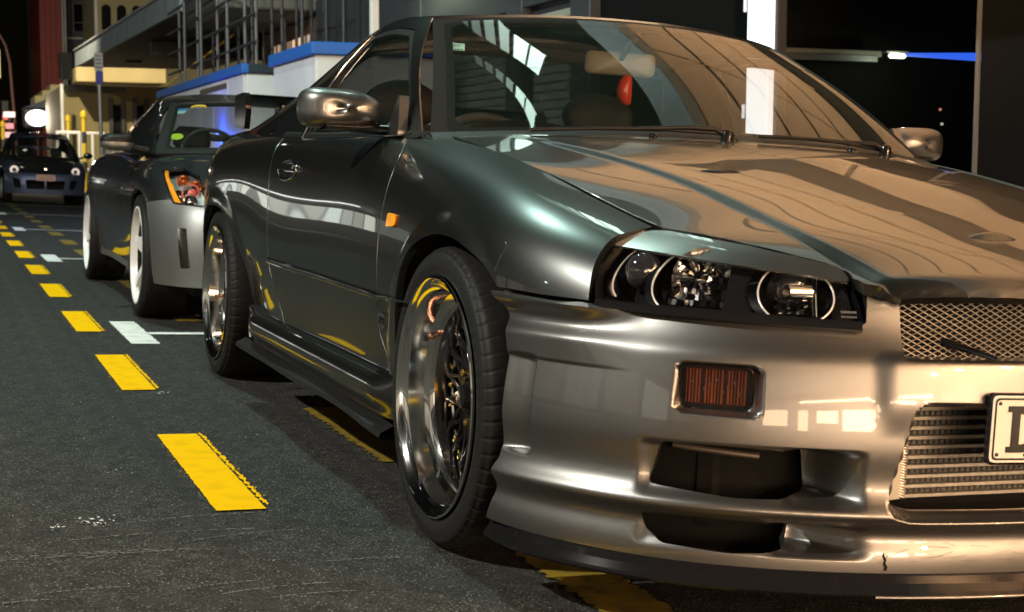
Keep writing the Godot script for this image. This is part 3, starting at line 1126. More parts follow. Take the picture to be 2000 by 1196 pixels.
	for q in [[Vector3(1.36, 0.13, -38.6), "white plastic street barrier beside the hatchback, its left one", 0.0], [Vector3(2.08, 0.13, -39.4), "white plastic street barrier under the parking sign, its right one", 0.08]]:
		o = on_path("street_barrier", q[1], "barrier", q[0], q[2], "white barriers by the far footpath")
		for e in [[-0.32, -0.25], [0.25, 0.32], [-0.05, 0.03]]:
			part("upright", box_mb(Vector3(e[0], 0.0, -0.04), Vector3(e[1], 1.62, 0.04), 0.02), hoard_white, o)
		for y in [0.05, 0.55, 1.55]:
			part("rail", box_mb(Vector3(-0.33, y, -0.035), Vector3(0.33, y + 0.09, 0.035), 0.02), hoard_white, o)
		part("foot", box_mb(Vector3(-0.3, -0.01, -0.2), Vector3(0.3, 0.04, 0.2), 0.02), hoard_white, o)
	for q in [[Vector3(1.62, 0.13, -42.0), "yellow bollard pole beside the white pole, left of the barriers"], [Vector3(1.72, 0.13, -38.0), "yellow pole standing between the two white barriers"], [Vector3(-0.1, 0.02, -45.0), "yellow pole at the left picture edge beyond the cars"]]:
		o = on_path("yellow_pole", q[1], "pole", q[0], 0.0, "yellow poles along the roadworks")
		mb = MB.new()
		mb.tube(PackedVector3Array([Vector3.ZERO, Vector3(0, 2.0, 0)]), 0.06, 8)
		part("shaft", mb, mat(Color(0.62, 0.42, 0.02), 0.5), o)
		mb = MB.new()
		mb.lathe(pts([2.0, 0.09, 2.12, 0.08, 2.2, 0.0]), 12, Transform3D(Basis(Vector3(0, 1, 0), Vector3(-1, 0, 0), Vector3(0, 0, 1)), Vector3.ZERO))
		part("cap", mb, mat(Color(0.62, 0.42, 0.02), 0.5), o)
		for y in [0.5, 1.3]:
			mb = MB.new()
			mb.tube(PackedVector3Array([Vector3(0, y, 0), Vector3(0, y + 0.3, 0)]), 0.063, 8)
			part("dark_band", mb, steel_dark, o)
	for q in [[Vector3(2.0, 0.13, -51.5), 2.14, Color(0.05, 1.0, 0.65), "traffic signal showing green above the hatchback roof"], [Vector3(0.55, 0.02, -60.0), 2.9, Color(1.0, 0.05, 0.08), "traffic signal showing red at the far left"]]:
		o = on_path("traffic_signal", q[3], "traffic light", q[0])
		mb = MB.new()
		mb.tube(PackedVector3Array([Vector3.ZERO, Vector3(0, q[1] - 0.2, 0)]), 0.05, 8)
		part("pole", mb, steel_dark, o)
		part("signal_head", box_mb(Vector3(-0.15, q[1] - 0.35, -0.12), Vector3(0.15, q[1] + 0.5, 0.10), 0.03), steel_dark, o)
		mb = MB.new()
		mb.lathe(pts([0.0, 0.12, 0.02, 0.10, 0.03, 0.0]), 16, Transform3D(Basis(Vector3(0, 0, 1), Vector3(0, 1, 0), Vector3(-1, 0, 0)), Vector3(0, q[1] - 0.17, 0.10)))
		part("lit_lens", mb, glow(q[2], 1.4), o)
	# floodlight that glares over the hatchback
	o = on_path("work_floodlight", "glaring white work floodlight on a stand beyond the hatchback", "floodlight", Vector3(1.36, 0.13, -52.6))
	mb = MB.new()
	mb.tube(PackedVector3Array([Vector3.ZERO, Vector3(0, 1.9, 0)]), 0.05, 8)
	part("stand", mb, steel_dark, o)
	mb = MB.new()
	mb.grid(func(u: float, v: float) -> Vector3: return Vector3(0, 2.38, 0.06) + Vector3(0.40 * cos(u) * sin(v), 0.29 * sin(u) * sin(v), 0.10 * cos(v)), 0.0, TAU, 24, 0.0, PI / 2, 8)
	part("lamp_lens", mb, glow(Color(1.0, 0.95, 0.86), 6.0), o)
	part("lamp_body", box_mb(Vector3(-0.5, 2.0, -0.12), Vector3(0.5, 2.76, 0.05), 0.08), steel_dark, o)
	lamp_spot(kerb_frame() * Vector3(1.36, 2.5, -52.3), Vector3(-0.15, -0.06, 1), Color(1.0, 0.92, 0.8), 14.0, 60.0, 0.4)
	o = on_path("pink_sign", "pair of pink lit sign strips right of the glaring floodlight", "sign", Vector3(2.2, 0.13, -60.0))
	for y in [2.2, 2.62]:
		part("sign_strip", box_mb(Vector3(-0.25, y, 0.0), Vector3(0.45, y + 0.24, 0.06), 0.02), glow(Color(0.75, 0.16, 0.20), 0.5), o)
	part("sign_post", box_mb(Vector3(0.05, 0.0, -0.08), Vector3(0.15, 2.9, -0.002), 0.0), steel_dark, o)
	o = on_path("shop_lamp_stack", "white and red lit shop lamps left of the glaring floodlight", "sign", Vector3(0.62, 0.13, -58.0))
	for q in [[2.55, Color(1.0, 0.75, 0.65), 1.4, 0.22], [2.1, Color(1.0, 0.18, 0.25), 0.9, 0.16], [1.75, Color(1.0, 0.45, 0.45), 1.0, 0.2]]:
		part("lit_panel", box_mb(Vector3(-q[3], q[0], 0.0), Vector3(q[3], q[0] + 0.22, 0.05), 0.04), glow(q[1], q[2]), o)
	part("post", box_mb(Vector3(-0.05, 0.0, -0.1), Vector3(0.05, 2.8, -0.002)), steel_dark, o)
	# blue lamp on the hoarding, seen through the dark coupe
	o = on_path("blue_lamp", "small blue lamp on the white hoarding seen through the dark coupe", "lamp", Vector3(1.80, 1.28, -17.6))
	mb = MB.new()
	mb.grid(func(u: float, v: float) -> Vector3: return 0.06 * Vector3(-cos(v), sin(u) * sin(v), cos(u) * sin(v)), 0.0, TAU, 16, 0.0, PI / 2, 6)
	part("lens", mb, glow(Color(0.06, 0.16, 1.0), 4.0), o)
	lamp_omni(kerb_frame() * Vector3(1.68, 1.28, -17.6), Color(0.1, 0.3, 1.0), 0.8, 0.06)
	# added tube, out of view, to light the shutters
	o = on_path("added_strip_lamp", "added strip lamp over the roller shutters behind the coupe", "lamp", Vector3(3.2, 3.08, -13.6))
	part("tube", box_mb(Vector3(-0.02, -0.02, -0.6), Vector3(0.02, 0.02, 0.6), 0.018), glow(Color(0.93, 1.0, 0.80), 1.5), o)
	part("batten", box_mb(Vector3(-0.03, 0.022, -0.65), Vector3(0.03, 0.06, 0.65), 0.004), steel_grey, o)
	lamp_area(kerb_frame() * Vector3(3.2, 3.04, -13.6), camber * Vector3(0.2, -1, -0.2), 1.2, 0.06, Color(0.93, 1.0, 0.80), 2.2)

func build_opposite_side() -> void:
	# shops across the road, out of the picture to the left but mirrored in the car doors
	var rng := RandomNumberGenerator.new()
	rng.seed = 31
	var names := ["long cream shopfront across the road far down the street", "grey shop building across the road with a lit ground floor", "dark office building across the road opposite the coupe", "plain brown building across the road behind the camera"]
	var spans := [[-75.0, -44.0], [-43.9, -24.0], [-23.9, 2.0], [2.1, 30.0]]
	for i in 4:
		var z0: float = spans[i][0]
		var z1: float = spans[i][1]
		var at := Vector3(-15.0, 0.13, (z0 + z1) / 2)
		var b := thing("street_building", names[i], "building", at)
		wall_box("wall", Vector3(-22, 0.13, z0), Vector3(-15, 9.0 + 2.0 * i, z1), at, [brown_wall, brown_wall, dark_wall, dark_wall][i], b)
		wall_box("verandah", Vector3(-15.0, 3.4, z0), Vector3(-12.2, 3.75, z1), at, steel_dark, b, 0.02)
		var n := int((z1 - z0) / 3.6)
		for k in n:
			var a := z0 + (z1 - z0) * (k + 0.06) / n
			var c := z0 + (z1 - z0) * (k + 0.92) / n
			var e: float = [1.6, 0.5, 0.22, 0.1][i] * rng.randf_range(0.15, 1.5) + (1.1 if i == 3 and k == 1 else 0.0)
			var col := Color(1.0, 0.97, 0.82).lerp(Color(0.86, 1.0, 0.9), rng.randf())
			wall_box("shop_window", Vector3(-14.998, 1.5 if i < 2 else 0.55, a), Vector3(-14.94, 3.1, c), at, glow(col, e), b)
			if i == 0:
				wall_box("strip_light", Vector3(-13.4, 3.34, a), Vector3(-13.2, 3.39, c), at, glow(Color(1.0, 0.97, 0.95), 4.0), b)
			wall_box("window", Vector3(-14.998, 5.0, a + 0.4), Vector3(-14.96, 6.6, c - 0.4), at, window_dark, b)

func build_lamps() -> void:
	# street lamp across the road that lights the asphalt and the side of the coupe
	street_lamp("tall street lamp across the road, out ahead of the coupe", Vector3(-11.6, 0.13, 0.6), 8.2, Vector3(1, 0, 0), Color(1.0, 0.985, 0.93), 165.0)
	street_lamp("added tall street lamp across the road, level with the dark coupe", Vector3(-11.6, 0.13, -9.5), 8.2, Vector3(1, 0, 0), Color(0.92, 0.95, 1.0), 130.0, Vector3(12.3, -6.6, -5.5))  # added lamp, its beam aimed only at the hoarding
	suspended_lamp("added street lamp hung on a wire over the road near the hatchback", Vector3(-1.5, 8.5, -33.0), Color(1.0, 0.93, 0.78), 330.0, Vector3(4.2, -5.2, -10.0))  # added lamp that beams onto the far facades
	# lamp hung on a wire over the road, out of the picture above the coupe
	suspended_lamp("street lamp hung on a wire high over the parked coupe", Vector3(-1.9, 10.0, -6.2), Color(0.84, 1.0, 0.94), 62.0)
	# added unseen uplights brighten the soffit that the bonnet mirrors
	for k in 6:
		var z := -4.4 + 2.9 * k
		var u := on_path("added_uplight", ["added footpath uplight nearest to the white glowing column", "second added footpath uplight from the white glowing column", "third added footpath uplight from the white glowing column", "added footpath uplight beside the dark shop wall's far end", "added footpath uplight in front of the lit shopfront", "added footpath uplight farthest from the white glowing column"][k], "lamp", Vector3(2.35, 0.131, z), 0.0, "added uplights in the footpath")
		var mb := MB.new()
		mb.lathe(pts([0.0, 0.09, 0.006, 0.088, 0.008, 0.07]), 24, Transform3D(Basis(Vector3(0, 1, 0), Vector3(-1, 0, 0), Vector3(0, 0, 1)), Vector3.ZERO))
		part("rim", mb, steel_grey, u)
		mb = MB.new()
		mb.lathe(pts([0.004, 0.07, 0.006, 0.04, 0.0065, 0.0]), 20, Transform3D(Basis(Vector3(0, 1, 0), Vector3(-1, 0, 0), Vector3(0, 0, 1)), Vector3.ZERO))
		part("lens", mb, glow(Color(1.0, 0.78, 0.52), 2.0), u)
		lamp_spot(kerb_frame() * Vector3(2.35, 0.16, z), camber * Vector3(0, 1, 0), Color(1.0, 0.82, 0.62), 11.0, 62.0, 0.06)
	# added unseen globe lamps ahead of the coupe, to light its bumper
	for k in 3:
		var z := 4.4 + 3.0 * k
		var gl := on_path("added_globe_lamp", ["added warm globe lamp under the verandah, the nearest one ahead of the coupe", "added warm globe lamp under the verandah, the middle one of three", "added warm globe lamp under the verandah, farthest ahead of the coupe"][k], "lamp", Vector3(2.4, 2.99, z), 0.0, "added globe lamps under the verandah")
		var gm := MB.new()
		gm.lathe(pts([0.0, 0.06, -0.03, 0.055, -0.04, 0.04]), 20, Transform3D(Basis(Vector3(0, 1, 0), Vector3(-1, 0, 0), Vector3(0, 0, 1)), Vector3.ZERO))
		part("lamp_holder", gm, steel_dark, gl)
		gm = MB.new()
		gm.grid(func(u: float, v: float) -> Vector3: return Vector3(0, -0.13, 0) + 0.1 * Vector3(cos(u) * sin(v), cos(v), sin(u) * sin(v)), 0.0, TAU, 20, 0.02, PI - 0.02, 12)
		part("lamp_globe", gm, glow(Color(1.0, 0.82, 0.6), 3.0), gl)
		lamp_omni(kerb_frame() * Vector3(2.4, 2.72, z), Color(1.0, 0.80, 0.60), 17.0, 0.1)
	# lit shopfront ahead of the coupe, behind the camera
	var at := Vector3(3.7, 0.13, 9.0)
	var s := on_path("lit_shopfront", "warm lit shopfront on the footpath ahead of the coupe", "shop", at)
	wall_box("wall", Vector3(3.74, 0.13, 3.22), Vector3(9.0, 3.3, 16.0), at, brown_wall, s)
	for k in 4:
		var z := 4.0 + 2.7 * k
		var w := wall_box("shop_window", Vector3(3.70, 0.5, z), Vector3(3.735, 2.55, z + 2.45), at, glow(Color(1.0, 0.80, 0.58), 1.6), s)
		wall_box("mullion", Vector3(3.66, 0.3, z + 2.46), Vector3(3.738, 2.62, z + 2.66), at, steel_dark, s)
	# added unseen lit frontage behind the camera, put there to brighten the bumper
	var e := thing("added_corner_store", "added bright warm corner store across the end of the street", "building", Vector3(0, 0.0, 18.0))
	part("wall", box_mb(Vector3(-14, 0, 0.06), Vector3(14, 9, 6)), brown_wall, e)
	for k in 6:
		part("shop_window", box_mb(Vector3(-10.4 + 3.5 * k, 0.5, 0.0), Vector3(-7.3 + 3.5 * k, 3.4, 0.05)), glow(Color(1.0, 0.84, 0.66), 1.2), e)
	part("sign_band", box_mb(Vector3(-10.5, 3.7, -0.1), Vector3(10.5, 4.6, 0.05)), glow(Color(1.0, 0.80, 0.6), 0.7), e)
	lamp_area(kerb_frame() * Vector3(3.62, 1.5, 8.6), camber * Vector3(-1, 0, 0), 10.0, 2.0, Color(1.0, 0.78, 0.56), 14.0)  # added area light, gives the front of the coupe its warm light
	for q in [[-7.6, 1.9, 2.2, 1.7, 34.0], [-5.2, 1.6, 0.8, 2.2, 16.0], [-3.3, 2.1, 1.6, 1.1, 26.0], [-1.2, 1.7, 1.9, 2.0, 62.0], [0.9, 2.2, 0.7, 1.2, 16.0], [2.2, 1.5, 1.3, 2.1, 52.0], [4.1, 2.0, 1.5, 1.0, 34.0], [6.3, 1.8, 2.0, 1.9, 60.0], [0.0, 3.25, 11.0, 0.10, 24.0]]:
		lamp_area(Vector3(q[0], q[1], 17.8), Vector3(0, 0, -1), q[2], q[3], Color(1.0, 0.82, 0.64), q[4] * 0.8)  # added area lights in uneven sizes, to pattern the bumper reflection

func suspended_lamp(label: String, at: Vector3, col: Color, energy: float, aim := Vector3.ZERO) -> void:
	var up := Basis(Vector3(0, 1, 0), Vector3(-1, 0, 0), Vector3(0, 0, 1))
	var sus := thing("suspended_lamp", label, "street lamp", at)
	var sm := MB.new()
	sm.lathe(pts([0.22, 0.0, 0.20, 0.06, 0.10, 0.12, 0.0, 0.30, -0.01, 0.30]), 32, Transform3D(up, Vector3.ZERO))
	part("lamp_shade", sm, steel_grey, sus)
	sm = MB.new()
	sm.lathe(pts([0.0, 0.24, -0.06, 0.16, -0.08, 0.0]), 24, Transform3D(up, Vector3.ZERO))
	part("lamp_glass", sm, glow(col, 5.0), sus)
	sm = MB.new()
	sm.tube(PackedVector3Array([Vector3(-13.0, 0.9, 0), Vector3(0, 0.21, 0), Vector3(5.8, 0.6, 0)]), 0.008, 6)
	part("span_wire", sm, steel_dark, sus)
	if aim == Vector3.ZERO:
		lamp_omni(at + Vector3(0, -0.25, 0), col, energy, 0.22)
	else:
		lamp_spot(at + Vector3(0, -0.12, 0), aim, col, energy, 42.0, 0.2)

func street_lamp(label: String, at: Vector3, h: float, reach: Vector3, col: Color, energy: float, aim := Vector3.ZERO) -> void:
	var l := thing("street_lamp", label, "street lamp", at)
	var mb := MB.new()
	mb.tube(PackedVector3Array([Vector3.ZERO, Vector3(0, h * 0.5, 0), Vector3(0, h - 0.5, 0), Vector3(0, h - 0.1, 0) + reach * 0.25, Vector3(0, h, 0) + reach * 1.2]), 0.075, 12, false, 0.045)
	part("mast", mb, steel_grey, l)
	mb = MB.new()
	mb.box(Vector3(1.1, h - 0.04, -0.14), Vector3(1.75, h + 0.08, 0.14), 0.03)
	part("lamp_head", mb, steel_grey, l)
	mb = MB.new()
	mb.box(Vector3(1.2, h - 0.06, -0.11), Vector3(1.68, h - 0.042, 0.11), 0.004)
	part("lamp_glass", mb, glow(col, 6.0), l)
	if aim == Vector3.ZERO:
		lamp_omni(at + Vector3(1.44, h - 0.22, 0), col, energy, 0.12)
	else:
		lamp_spot(at + Vector3(1.44, h - 0.12, 0), aim, col, energy, 34.0, 0.12)

# ================= the silver coupe in front =================
# car axes: front axle at the origin on the ground, +z ahead, its right side at -x
var plan_a: Spline
var plan_z: Spline
var nose_off: Spline
var lens_off: Spline
var side_a: Array = []
var side_y: Array = []
var hood_a: Spline
var hood_ye: Spline
var hood_yc: Spline
var hood_crease: Spline
var gl_b: Array = []
var gl_t: Array = []
var roof_y: Spline
var roof_z: Spline
var duct_o: PackedVector2Array
var duct_i: PackedVector2Array
var slot_o: PackedVector2Array
var slot_i: PackedVector2Array
var fog_o: PackedVector2Array
var fog_i: PackedVector2Array
var mouth_o: PackedVector2Array
var mouth_i: PackedVector2Array

func coupe_splines() -> void:
	var pa := [0.0, 0.2, 0.4, 0.55, 0.67, 0.76, 0.82, 0.853, 0.868]
	var pz := [0.905, 0.89, 0.842, 0.775, 0.69, 0.585, 0.48, 0.39, 0.30]
	var s := [0.0]
	for i in range(1, 9):
		s.append(s[i - 1] + Vector2(pa[i] - pa[i - 1], pz[i] - pz[i - 1]).length())
	var ss: Array = []
	var aa: Array = []
	var zz: Array = []
	for i in range(8, 0, -1):
		ss.append(-s[i])
		aa.append(-pa[i])
		zz.append(pz[i])
	ss.append_array(s)
	aa.append_array(pa)
	zz.append_array(pz)
	plan_a = Spline.new(ss, aa)
	plan_z = Spline.new(ss, zz)
	nose_off = Spline.new([0.10, 0.145, 0.18, 0.205, 0.222, 0.238, 0.258, 0.285, 0.34, 0.37, 0.41, 0.45, 0.485, 0.502, 0.52, 0.545, 0.60, 0.64], [0.002, 0.006, 0.003, -0.001, 0.008, 0.020, 0.011, 0.001, 0.005, 0.005, 0.001, -0.005, -0.011, -0.016, -0.028, -0.043, -0.061, -0.075])
	lens_off = Spline.new([0.54, 0.60, 0.65, 0.70, 0.76], [-0.02, -0.062, -0.115, -0.18, -0.27])
	var z := [-3.75, -3.3, -2.67, -2.3, -1.9, -1.2, -0.55, 0.0, 0.30, 0.45, 0.62]
	var lv := [
		[[0.68, 0.79, 0.84, 0.80, 0.825, 0.832, 0.832, 0.84, 0.83, 0.775, 0.68], [0.22, 0.22, 0.22, 0.22, 0.22, 0.22, 0.22, 0.22, 0.22, 0.22, 0.22]],
		[[0.70, 0.80, 0.855, 0.825, 0.855, 0.862, 0.862, 0.862, 0.845, 0.79, 0.70], [0.42, 0.42, 0.42, 0.42, 0.42, 0.42, 0.42, 0.42, 0.42, 0.42, 0.42]],
		[[0.715, 0.81, 0.885, 0.872, 0.876, 0.876, 0.876, 0.872, 0.857, 0.80, 0.695], [0.57, 0.57, 0.57, 0.57, 0.57, 0.57, 0.57, 0.56, 0.555, 0.55, 0.54]],
		[[0.72, 0.815, 0.888, 0.878, 0.870, 0.862, 0.862, 0.86, 0.838, 0.775, 0.655], [0.73, 0.73, 0.73, 0.725, 0.72, 0.72, 0.72, 0.69, 0.665, 0.635, 0.605]],
		[[0.70, 0.79, 0.855, 0.85, 0.843, 0.835, 0.83, 0.79, 0.76, 0.71, 0.60], [0.87, 0.87, 0.87, 0.865, 0.86, 0.85, 0.84, 0.79, 0.735, 0.69, 0.64]],
		[[0.64, 0.69, 0.73, 0.75, 0.765, 0.765, 0.73, 0.67, 0.645, 0.605, 0.54], [0.93, 0.94, 0.93, 0.925, 0.915, 0.90, 0.889, 0.818, 0.752, 0.708, 0.65]]]
	for l in lv:
		side_a.append(Spline.new(z, l[0]))
		side_y.append(Spline.new(z, l[1]))
	var hz := [-0.62, -0.4, 0.0, 0.3, 0.456, 0.622, 0.724, 0.86]
	hood_a = Spline.new(hz, [0.715, 0.705, 0.67, 0.64, 0.60, 0.50, 0.40, 0.33])
	hood_ye = Spline.new(hz, [0.897, 0.875, 0.815, 0.752, 0.707, 0.680, 0.652, 0.625])
	hood_yc = Spline.new([-0.55, -0.36, 0.0, 0.3, 0.5, 0.65, 0.76, 0.86], [0.945, 0.918, 0.856, 0.795, 0.750, 0.712, 0.683, 0.652])
	hood_crease = Spline.new([-0.353, -0.107, 0.165, 0.506, 0.654, 0.742, 0.827], [0.552, 0.487, 0.431, 0.386, 0.367, 0.345, 0.335])
	var w := [0.0, 0.33, 0.6, 0.8, 1.0]
	for k in [[0.745, 0.785, 0.785, 0.77, 0.72], [0.885, 0.885, 0.897, 0.915, 0.935], [-0.52, -1.2, -1.85, -2.35, -2.85]]:
		gl_b.append(Spline.new(w, k))
	for k in [[0.553, 0.572, 0.575, 0.575, 0.63], [1.238, 1.252, 1.195, 1.09, 0.95], [-1.08, -1.40, -1.90, -2.37, -2.80]]:
		gl_t.append(Spline.new(w, k))
	roof_y = Spline.new(w, [1.262, 1.287, 1.245, 1.125, 0.97])
	roof_z = Spline.new(w, [-0.93, -1.40, -1.95, -2.45, -2.9])
	duct_o = round_poly(pts([0.376, 0.347, 0.50, 0.350, 0.738, 0.348, 0.757, 0.264, 0.60, 0.254, 0.376, 0.247]), 0.016)
	duct_i = round_poly(pts([0.478, 0.343, 0.60, 0.346, 0.732, 0.345, 0.753, 0.268, 0.60, 0.258, 0.468, 0.262]), 0.014)
	slot_o = round_poly(pts([0.360, 0.168, 0.49, 0.219, 0.765, 0.219, 0.758, 0.185, 0.725, 0.163, 0.60, 0.158]), 0.02)
	slot_i = round_poly(pts([0.497, 0.217, 0.762, 0.217, 0.754, 0.190, 0.722, 0.168, 0.60, 0.162, 0.504, 0.170]), 0.010)
	fog_o = round_poly(pts([0.558, 0.484, 0.716, 0.484, 0.712, 0.396, 0.560, 0.396]), 0.022)
	fog_i = round_poly(pts([0.578, 0.478, 0.711, 0.478, 0.707, 0.402, 0.580, 0.402]), 0.016)
	mouth_o = round_poly(pts([-0.297, 0.434, 0.297, 0.434, 0.345, 0.240, 0.30, 0.226, -0.30, 0.226, -0.345, 0.240]), 0.028)
	mouth_i = round_poly(pts([-0.288, 0.422, 0.288, 0.422, 0.330, 0.254, 0.295, 0.244, -0.295, 0.244, -0.330, 0.254]), 0.022)

func ramp(p: Vector2, o: PackedVector2Array, i: PackedVector2Array) -> float:
	if not Geometry2D.is_point_in_polygon(p, o):
		return 0.0
	if Geometry2D.is_point_in_polygon(p, i):
		return 1.0
	var a := dist_poly(p, o)
	var b := dist_poly(p, i)
	var t := a / maxf(a + b, 1e-6)
	return t * t * (3.0 - 2.0 * t)

func plan_point(s: float, y: float, out: float) -> Vector3:
	var e := 0.002
	var ta := plan_a.at(s + e) - plan_a.at(s - e)
	var tz := plan_z.at(s + e) - plan_z.at(s - e)
	var l := sqrt(ta * ta + tz * tz)
	return Vector3(-(plan_a.at(s) - tz / l * out), y, plan_z.at(s) + ta / l * out)

func bump_pt(q: Vector2) -> Vector3:
	var s := absf(q.x)
	var y := q.y
	var o := nose_off.at(y)
	var c := Vector2(s, y)
	if s > 0.78 and y > 0.46:
		o = lerpf(o, maxf(o, -0.004 - 0.02 * sst(0.50, 0.53, y) * (1.0 - sst(0.535, 0.565, y))), sst(0.78, 0.95, s))
	if s > 0.34 and s < 0.80 and y > 0.235 and y < 0.36:
		# brake duct: scooped in from the middle of the car, a rounded edge elsewhere
		o -= lerpf(0.10, 0.010, sst(0.476, 0.53, s)) * sst(0.374, 0.478, s) * sst(0.246, 0.268, y) * (1.0 - sst(0.334, 0.351, y)) * (1.0 - sst(0.745, 0.775, s))
	if s > 0.33 and s < 0.80 and y > 0.15 and y < 0.23:
		o -= lerpf(0.07, 0.006, sst(0.50, 0.55, s)) * sst(0.358, 0.50, s) * sst(0.160, 0.178, y) * (1.0 - sst(0.212, 0.221, y)) * (1.0 - sst(0.745, 0.775, s))
	if s > 0.54 and s < 0.73 and y > 0.39 and y < 0.49:
		o -= 0.034 * ramp(c, fog_o, fog_i)
	if s < 0.36 and y > 0.22 and y < 0.44:
		o -= 0.05 * ramp(c, mouth_o, mouth_i)
	if s > 0.98:
		# the vertical step ahead of the wheel
		var up := sst(0.278, 0.29, y) * (1.0 - sst(0.455, 0.467, y))
		o -= 0.020 * up * sst(1.10, 1.022, s) * (1.0 - sst(1.016, 1.0, s))
	# the centre section stands a little ahead
	o += 0.010 * sst(0.378, 0.335, s) * sst(0.37, 0.44, y) * (1.0 - sst(0.50, 0.52, y))
	# wheel arch edge rolls out
	return plan_point(q.x, y, o)

func side_pt(q: Vector2) -> Vector3:
	# q = (z, level 0..5)
	var k := clampi(int(floor(q.y)), 0, 4)
	var t := q.y - k
	var w := [(1 - t) * (1 - t) * (1 - t) / 6.0, (3 * t * t * t - 6 * t * t + 4) / 6.0, (-3 * t * t * t + 3 * t * t + 3 * t + 1) / 6.0, t * t * t / 6.0]
	var a := 0.0
	var y := 0.0
	for j in 4:
		var l := k + j - 1
		var pa: float
		var py: float
		if l < 0:
			pa = 2.0 * side_a[0].at(q.x) - side_a[1].at(q.x)
			py = 2.0 * side_y[0].at(q.x) - side_y[1].at(q.x)
		elif l > 5:
			pa = 2.0 * side_a[5].at(q.x) - side_a[4].at(q.x)
			py = 2.0 * side_y[5].at(q.x) - side_y[4].at(q.x)
		else:
			pa = side_a[l].at(q.x)
			py = side_y[l].at(q.x)
		a += w[j] * pa
		y += w[j] * py
	var r := Vector2(q.x, y - 0.32).length() - 0.345
	a += 0.012 * (1.0 - sst(0.0, 0.06, r))
	var r2 := Vector2((q.x + 2.62) * 0.78, y - 0.32).length() - 0.345
	a += 0.010 * (1.0 - sst(0.0, 0.06, r2))
	return Vector3(-a, y, q.x)

func hood_pt(q: Vector2) -> Vector3:
	# q = (x, z)
	var a := absf(q.x)
	var k := clampf(a / hood_a.at(q.y), 0.0, 1.3)
	var y := hood_yc.at(q.y)
	y += (hood_ye.at(q.y) - y) * pow(k, 2.2)
	var c := hood_crease.at(clampf(q.y, -0.5, 0.84)) - a
	var f := 0.006 * sst(-0.55, -0.05, q.y)
	y += f * (sst(-0.020, 0.020, c) - 0.5) - f * 0.5 * sst(0.0, 0.25, c) + f * 0.5 * sst(0.0, 0.2, -c)
	# the nose rolls down
	var ze := nose_z(a)
	var d := ze - q.y
	if d < 0.045:
		y -= 0.028 * pow(1.0 - maxf(d, 0.0) / 0.045, 3.0)
	return Vector3(q.x, y, q.y)

func nose_z(a: float) -> float:
	return 0.892 - 0.055 * pow(a / 0.337, 2.0) + 0.15 * sst(0.333, 0.41, a)

func lens_pt(q: Vector2, inset: float) -> Vector3:
	return plan_point(q.x, q.y, lens_off.at(q.y) - inset)

func glass_pt(q: Vector2) -> Vector3:
	# q = (along, up) on the side of the cabin
	var b := Vector3(gl_b[0].at(q.x), gl_b[1].at(q.x), gl_b[2].at(q.x))
	var t := Vector3(gl_t[0].at(q.x), gl_t[1].at(q.x), gl_t[2].at(q.x))
	var k := 0.028 * sin(PI * clampf(q.y, 0.0, 1.0))
	var p := b.lerp(t, q.y)
	return Vector3(-p.x - k * 0.86, p.y + k * 0.5, p.z)

func screen_pt(q: Vector2) -> Vector3:
	var k := q.x * q.x
	var b := 0.02 * sin(PI * clampf(q.y, 0.0, 1.0))
	return Vector3(lerpf(0.735, 0.553, q.y) * q.x, lerpf(0.915 - 0.03 * k, 1.262 - 0.024 * k, q.y) + b * 0.8, lerpf(-0.33 - 0.17 * k, -0.93 - 0.15 * k, q.y) + b * 0.6)

func roof_pt(q: Vector2) -> Vector3:
	var k := pow(absf(q.x), 2.4)
	var cy := roof_y.at(q.y)
	var cz := roof_z.at(q.y)
	return Vector3(gl_t[0].at(q.y) * q.x, cy + (gl_t[1].at(q.y) - cy) * k, cz + (gl_t[2].at(q.y) - cz) * q.x * q.x)

func inset_of(f: Callable, d: float, sgn: float) -> Callable:
	# the same sheet moved inwards by d
	return func(q: Vector2) -> Vector3:
		var e := 0.004
		var p: Vector3 = f.call(q)
		var u: Vector3 = f.call(q + Vector2(e, 0)) - f.call(q - Vector2(e, 0))
		var w: Vector3 = f.call(q + Vector2(0, e)) - f.call(q - Vector2(0, e))
		return p - u.cross(w).normalized() * sgn * d

func pair(called: String, f: Callable, poly: PackedVector2Array, step: Vector2, sgn: float, m: Material, root: Node, thick := 0.012, holes: Array = []) -> Array:
	var mb := MB.new()
	mb.sheet(f, poly, holes, step, sgn, thick)
	return both(called, mb, m, root)

